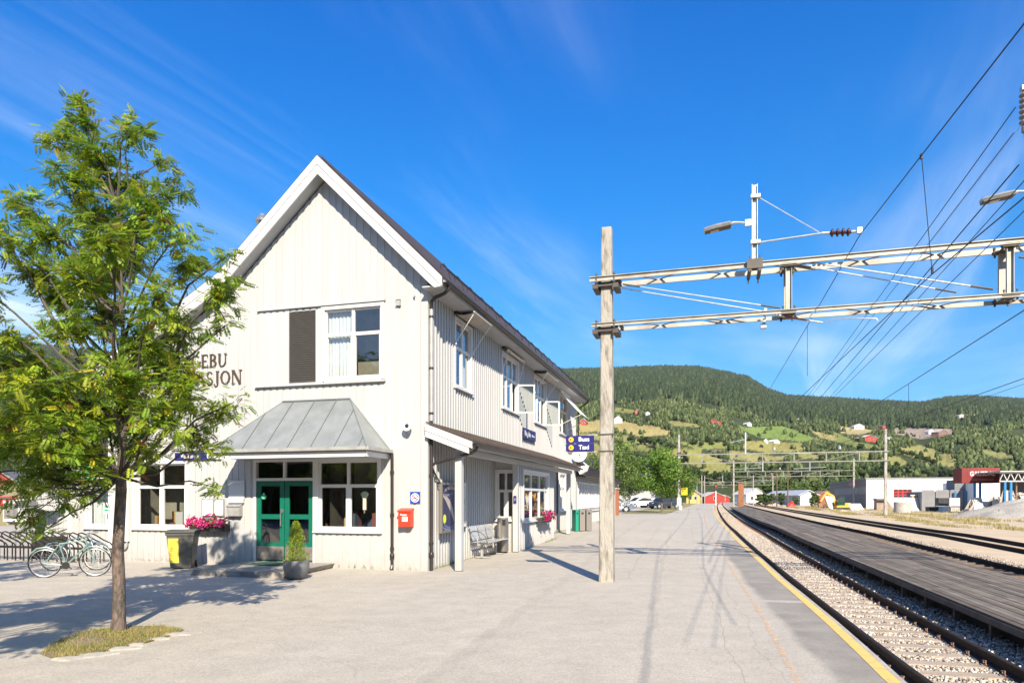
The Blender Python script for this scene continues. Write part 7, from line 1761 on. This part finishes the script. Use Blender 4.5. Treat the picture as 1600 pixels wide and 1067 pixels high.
# grey shed and rust roof
e = gable_house('grey_shed', 'light grey gabled shed left of the excavator', Vector((ypos(1264, 170).x, 170, -.4)), -R(5), 4.2, 30, 2.9, 1.1, (.42, .43, .45), (.50, .51, .54), [], cat='shed')
e = gable_house('rusty_shed', 'rust-roofed red shed between grey shed and builders store', Vector((ypos(1292, 180).x, 180, -.4)), YA, 5, 26, 2.6, 1.3, (.32, .09, .06), (.42, .20, .14), [], cat='shed')
# excavator
p0 = ypos(1314, 108); e = empty('excavator', p0, R(180)+R(-8), 'orange excavator with raised arm and dark green cab beside the store', 'excavator'); e.scale = (.75,)*3
OR = mat('digger_orange', (.85, .36, .03), .45, noise=.2)
m = MB(); 
for s in (-1, 1): m.prism([(-1.3, s*.9-.2, .1), (1.3, s*.9-.2, .1), (1.55, s*.9-.2, .35), (1.3, s*.9-.2, .65), (-1.3, s*.9-.2, .65), (-1.55, s*.9-.2, .35)], (0, .4, 0))
m.build('track', BLACK, e)
m = MB(); m.prism([(-1.6, -1, .75), (1.1, -1, .75), (1.1, -1, 1.1), (-.2, -1, 1.25), (-.4, -1, 1.7), (-1.6, -1, 1.7)], (0, 2, 0)); m.build('body', OR, e)
m = MB(); m.prism([(-.5, .05, 1.2), (.85, .05, 1.2), (1.0, .05, 1.9), (.7, .05, 2.95), (-.5, .05, 2.95)], (0, 1.0, 0)); co_ = m.build('cab', mat('cab_dark_green', (.01, .05, .04), .2), e)
m = MB(); m.box(-.3, .6, 1.052, 1.06, 1.9, 2.8); m.build('pane', BLACK, co_)
m = MB(); m.bar((.9, -.3, 1.2), (1.5, -.3, 3.2), .35, .45); m.bar((1.45, -.3, 3.1), (2.9, -.3, 3.9), .33, .45); m.bar((2.8, -.3, 3.9), (4.0, -.3, 2.0), .3, .36); m.build('boom', OR, e)
m = MB(); m.prism([(4.0, 0, 1.7), (4.7, 0, 1.5), (4.5, 0, .7), (3.8, 0, .9)], (0, .7, 0)); m.build('bucket', mat('bucket_rust', (.25, .13, .07), .8), e)
p0 = ypos(1297, 105); m = MB(); m.prism([(-.8, 0, 2.4), (.7, 0, 2.2), (.6, 0, 1.5), (.3, 0, 1.3), (.5, 0, .2), (-.1, 0, .5)], (0, .15, 0)); o = m.build('torn_board', WHITE); o.location = p0; tag(o, 'torn white board propped in front of the excavator arm', 'board')
for px, lb in ((1287, 'brown scrap heap left of the excavator, its larger part'), (1281, 'smaller brown scrap heap farthest left of the excavator')):
    m = MB(); 
    for i in range(26): x, y, z = random.gauss(0, .7), random.gauss(0, .5), random.uniform(0, 1.3); m.bar((x, y, z), (x+random.gauss(0, .6), y+random.gauss(0, .4), max(0, z+random.gauss(0, .5))), .08, .08)
    o = m.build('scrap_heap', mat('scrap_brown', (.20, .13, .08), .9, noise=.4)); o.location = ypos(px, 118); tag(o, lb, 'scrap')
# concrete A-frames and slabs
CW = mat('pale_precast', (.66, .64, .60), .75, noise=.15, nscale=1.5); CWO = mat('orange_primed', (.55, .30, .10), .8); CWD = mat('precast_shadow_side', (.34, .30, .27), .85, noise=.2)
def slab_lean(label, px0, pxt, Y, h, wpx, th=.35, side=CW, depth=1.7):
    """thick panel leaning to the left: foot at px0, head at pxt"""
    f0 = ypos(px0, Y); hd = ypos(pxt, Y); dx = hd.x-f0.x; w_ = wpx/FPX*Y
    e = empty('leaning_slab', f0, YA+R(10), label, 'concrete panel', 'pale precast panels stacked in the yard')
    m = MB(); m.prism([(0, 0, -.1), (w_, 0, -.1), (w_+dx, 0, h), (dx, 0, h)], (depth*.85, depth*.5, 0)); m.build('panel', side, e)
    m = MB(); m.prism([(dx-.02, -.05, h+.003), (dx+w_, -.05, h+.003), (w_+.08, -.05, -.05), (w_+.02, -.05, -.1), (w_+dx-.1, -.05, h-.14), (dx-.02, -.05, h-.14)], ((depth+.1)*.85, (depth+.1)*.5, 0)); m.build('facing', CW, e); return e
slab_lean('white precast panel leaning farthest left, behind the concrete ring', 1402, 1384, 97, 2.1, 22)
slab_lean('second leaning white panel, right of the concrete ring', 1425, 1409, 98, 2.1, 12)
slab_lean('white panel with orange underside leaning in the middle of the stack', 1443, 1424, 99, 2.5, 15, side=CWO)
slab_lean('broad white panel leaning behind the black box', 1497, 1472, 99, 2.4, 26)
slab_lean('low white panel leaning alone left of the timber shack', 1333, 1326, 101, 1.2, 5)
def a_frame(label, pxl, pxa, pxr, ya, Y, depth=1.4):
    l_, ap, r_ = ypos(pxl, Y), P(pxa, ya, Y), ypos(pxr, Y); e = empty('precast_angle', l_, 0, label, 'concrete angle', 'pale precast angle units'); e.rotation_euler = (0, 0, YA+R(17))
    ax, az, rx = ap.x-l_.x, ap.z-YZ, r_.x-l_.x; t = .32; tw = .75
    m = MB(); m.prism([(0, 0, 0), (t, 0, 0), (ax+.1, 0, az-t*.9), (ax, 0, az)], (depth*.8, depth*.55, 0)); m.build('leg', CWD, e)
    m = MB(); m.prism([(ax, -.02, az), (ax+.1, -.02, az-t*.9), (rx-tw*1.2, -.02, 0), (rx, -.02, 0), (ax+tw*.8, -.02, az)], (depth*.8, depth*.55, 0)); m.build('slope', CW, e); return e
a_frame('pale angle unit right of the black and white boxes', 1502, 1518, 1535, 777, 82)
a_frame('smaller angle unit standing in front of the first pale one', 1508, 1521, 1532, 786, 80, 1.2)
a_frame('angle unit half buried by the gravel heap', 1534, 1549, 1561, 776, 80)
a_frame('largest pale angle unit beside the gravel heap', 1556, 1567, 1590, 766, 78)
a_frame('angle unit cut by the right edge of the picture', 1578, 1590, 1622, 769, 80)
e = slab_lean('dark slab leaning between the pale angle units', 1541, 1528, 86, 1.6, 6, side=BLACK); 
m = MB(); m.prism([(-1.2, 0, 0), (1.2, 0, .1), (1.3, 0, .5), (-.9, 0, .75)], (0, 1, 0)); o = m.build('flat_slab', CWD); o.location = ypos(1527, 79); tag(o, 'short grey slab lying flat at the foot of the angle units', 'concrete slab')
# boxes
def ybox(name, label, x0, x1, z0, z1, Y, col, cat='crate', d=1.0):
    a = ypos(x0, Y); w_ = (x1-x0)/FPX*Y; e = empty(name, Vector((a.x, Y, YZ+z0)), YA*.3, label, cat); m = MB(); m.box(0, w_, 0, d, 0, z1-z0); m.build('shell', mat('box_%d_%d' % (int(col[0]*99), int(col[2]*99)), col, .6, noise=.2, nscale=2), e)
    m = MB()
    for x in (0, w_/2-.03, w_-.06): m.box(x, x+.06, -.03, 0, 0, z1-z0)
    m.box(.06, w_-.06, -.025, -.003, (z1-z0)-.07, (z1-z0)); m.build('rib', mat('box_rib_%d' % int(col[0]*99), tuple(min(1, v*1.25+.02) for v in col), .6), e)
ybox('storage_crate', 'black crate stacked on top, left of the white tank', 1467, 1483, 1.0, 2.05, 92, (.03, .03, .032)); ybox('white_tank', 'white ribbed tank beside the top black crate', 1483.5, 1499, .95, 2.05, 92.2, (.60, .60, .57), 'tank')
ybox('storage_crate', 'black crate on the ground, leftmost of the box pile', 1452, 1466, -.05, .85, 91.6, (.02, .02, .022)); ybox('storage_crate', 'white crate on the ground under the top black crate', 1466.5, 1482, -.05, .92, 91.8, (.55, .54, .50)); ybox('storage_crate', 'grey crate on the ground under the white tank', 1486, 1499, -.05, .80, 92, (.33, .32, .30))
# timber shack
e = empty('timber_shack', ypos(1370, 104), YA, 'small timber shack with flat dark roof behind the second gantry pole', 'shack'); m = MB(); m.box(0, 3.0, 0, 2, -.2, 1.7); m.build('wall', mat('shack_wood', (.36, .28, .22), .9, noise=.4, nscale=2), e); m = MB(); m.box(-.1, 3.6, -.5, 2.2, 1.7, 1.95); m.build('roof', mat('shack_roof', (.14, .12, .10), .9), e)
# concrete ring, gravel, drum
e = empty('concrete_ring', ypos(1410, 84), 0, 'wide grey concrete well ring on its own in the yard grass', 'concrete ring'); m = MB(); m.lathe((0, 0, -.1), [(.95, 0), (.95, 1.65), (.80, 1.65), (.80, .3)], 28); m.build('ring', CONC, e, smooth=True)
m = MB(); m.lathe((0, 0, 0), [(1.0, 0), (1.0, .12), (.9, .16)], 20); o = m.build('well_cover', CONC); o.location = ypos(1421, 78)+Vector((0, 0, -.02)); tag(o, 'flat concrete lid lying right of the well ring', 'concrete lid')
def heap(label, px, Y, w_, h, m_, seed, zb=YZ):
    r = random.Random(seed); n, k = 14, 34; V = []; 
    for i in range(n+1):
        t = i/n
        for j in range(k):
            a = 6.283*j/k; q = w_*t*(1+.13*math.sin(2*a+seed)+.08*math.sin(5*a)); V.append((q*math.cos(a), q*math.sin(a)*.6, h*max(0, (1-t**1.25))*(1+.06*math.sin(4*a+i))+r.uniform(-.03, .03)-.05))
    mb = MB(); mb.add(V, [(i*k+j, i*k+(j+1) % k, (i+1)*k+(j+1) % k, (i+1)*k+j) for i in range(n) for j in range(k)]); o = mb.build('gravel_heap', m_, smooth=True); o.location = ypos(px, Y, zb); tag(o, label, 'gravel heap'); return o
GRAV = mat('gravel_grey', (.33, .31, .28), .95, col2=(.20, .19, .17), nscale=9, noise=.2, bump=1, bscale=9)
heap('big grey gravel heap at the right edge of the yard', 1604, 64, 6.6, 2.0, GRAV, 3); heap('lower shoulder of gravel left of the big heap', 1560, 63, 3.6, .95, GRAV, 5); heap('small pale gravel pile in the grass left of the second gantry pole', 1318, 90, 1.6, .5, mat('gravel_pale', (.48, .42, .34), .95, noise=.3, nscale=8, bump=1, bscale=9), 7); heap('tan earth pile left of the red drum', 1207, 170, 2.6, 1.1, mat('earth_tan', (.42, .32, .24), .95, noise=.3), 8)
e = empty('red_tarp', ypos(1236, 145), 0, 'bright red tarpaulin bundle beside the tracks left of the grey shed', 'tarpaulin'); m = MB(); m.lathe((0, 0, 0), [(.9, -.2), (1.05, .3), (.7, .85), (.15, 1.0)], 9); m.lathe((.2, 0, .8), [(.4, 0), (.35, .4), (.1, .6)], 7); m.build('sheet', mat('tarp_red', (.62, .03, .03), .5), e)
for px, lb in ((1196, 'small orange post left of the red tarpaulin'),): m = MB(); m.box(-.2, .2, -.1, .1, -.3, .9); o = m.build('marker_post', mat('marker_orange', (.6, .12, .04), .6)); o.location = ypos(px, 160); tag(o, lb, 'marker post')
m = MB(); m.box(-3, 3.6, -.2, .2, 0, .16); m.box(-1, 2.6, -.5, -.25, 0, .12); o = m.build('timber_balk', mat('balk', (.20, .11, .08), .9)); o.location = ypos(1349, 100); o.rotation_euler = (0, 0, YA*.3); tag(o, 'long brown timber balks lying in the grass before the store', 'timber')
# bushes in the yard
YB = [(1185, 150, .28), (1192, 155, .3), (1199, 150, .26), (1207, 158, .3), (1222, 140, .3), (1243, 150, .22), (1272, 140, .30), (1268, 136, .2), (1280, 150, .18)]
for i, (px, Y, s) in enumerate(YB):
    place_tree(hillp[3], ypos(px, Y), s*.8, i, 'bush', 'green bush growing beside the tracks near the grey shed', 'bushes by the grey shed', 'bush', wide=1.5)
# yard grass and weeds
def yard_spots(n, f):
    out = []
    while len(out) < n:
        Y = random.uniform(14, 150)**1.0; o_ = random.uniform(11.5, 34)
        if f(Y, o_): x, y = track(Y, o_); out.append((x, y))
    return out
zy = lambda x, y: zt(y)-.17
band = lambda Y, o_: (13.2+.6*math.sin(Y*.2) < o_ < 20+3*math.sin(Y*.11)) and (math.sin(Y*.55+o_)+math.sin(o_*1.9-Y*.23)+random.gauss(0, .5) > .55)
grass('yard_grass', yard_spots(24000, band), .06, .24, .02, 'dry yellow grass and weeds in the yard beyond the tracks', [(.38,.31,.12), (.46,.37,.16), (.24,.25,.08), (.50,.40,.12), (.33,.25,.12)], zy)
b2 = lambda Y, o_: o_ > 19 and (math.sin(Y*.3+o_*.7) > .55)
grass('yard_grass', yard_spots(9000, b2), .10, .30, .03, 'sparser dry grass near the stacked concrete', [(.38,.31,.14), (.26,.26,.09), (.45,.36,.16)], zy)
def strip_spots(n, y0, y1, a0, a1, thr):
    out = []
    while len(out) < n:
        Y = y0+(y1-y0)*random.random()**1.3; o_ = random.uniform(a0, a1)
        if math.sin(Y*1.3)+math.sin(Y*.37+o_*4)+random.gauss(0, .6) > thr: x, y = track(Y, o_); out.append((x, y))
    return out
grass('track_weeds', strip_spots(5000, 12, 90, 4.25, 4.9, .5), .04, .16, .008, 'weeds between the wooden platform and the second track', [(.30,.27,.10), (.18,.22,.06), (.40,.32,.15)], lambda x, y: zt(y)-.17)
# grass bank at the far left
m = MB(); m.prism([(-60, 34, -.2), (-60, 60, 3.4), (-28, 60, 3.4), (-24, 34, -.2)], (0, 0, -.6)); o = m.build('grass_bank', mat('dry_bank', (.30, .24, .11), .95, col2=(.22,.2,.08), nscale=1.5, noise=.2, bump=1, bscale=6)); tag(o, kind='structure')
gable_house('red_house', 'red and white house glimpsed at the left edge behind the rowan', Vector((-41.5, 55, .2)), R(20), 3.6, 6, 2.4, 1.4, (.34,.06,.05), (.2,.18,.17), [(0, .8, 1, 1.2, 'f')])
# thin valley air: one closed box of pale haze round the camera and the whole scene
hz = MB(); hz.box(-4200, 4200, -420, 4600, -2.2, 520)
hm = bpy.data.materials.new('valley_haze'); hm.use_nodes = True; t = hm.node_tree; t.nodes.clear()
pv = N(t, 'ShaderNodeVolumePrincipled'); pv.inputs['Color'].default_value = (.80, .88, 1, 1); pv.inputs['Density'].default_value = 0.000035; pv.inputs['Anisotropy'].default_value = .1
ho = N(t, 'ShaderNodeOutputMaterial'); t.links.new(pv.outputs[0], ho.inputs['Volume'])
tag(hz.build('haze', hm), kind='stuff')
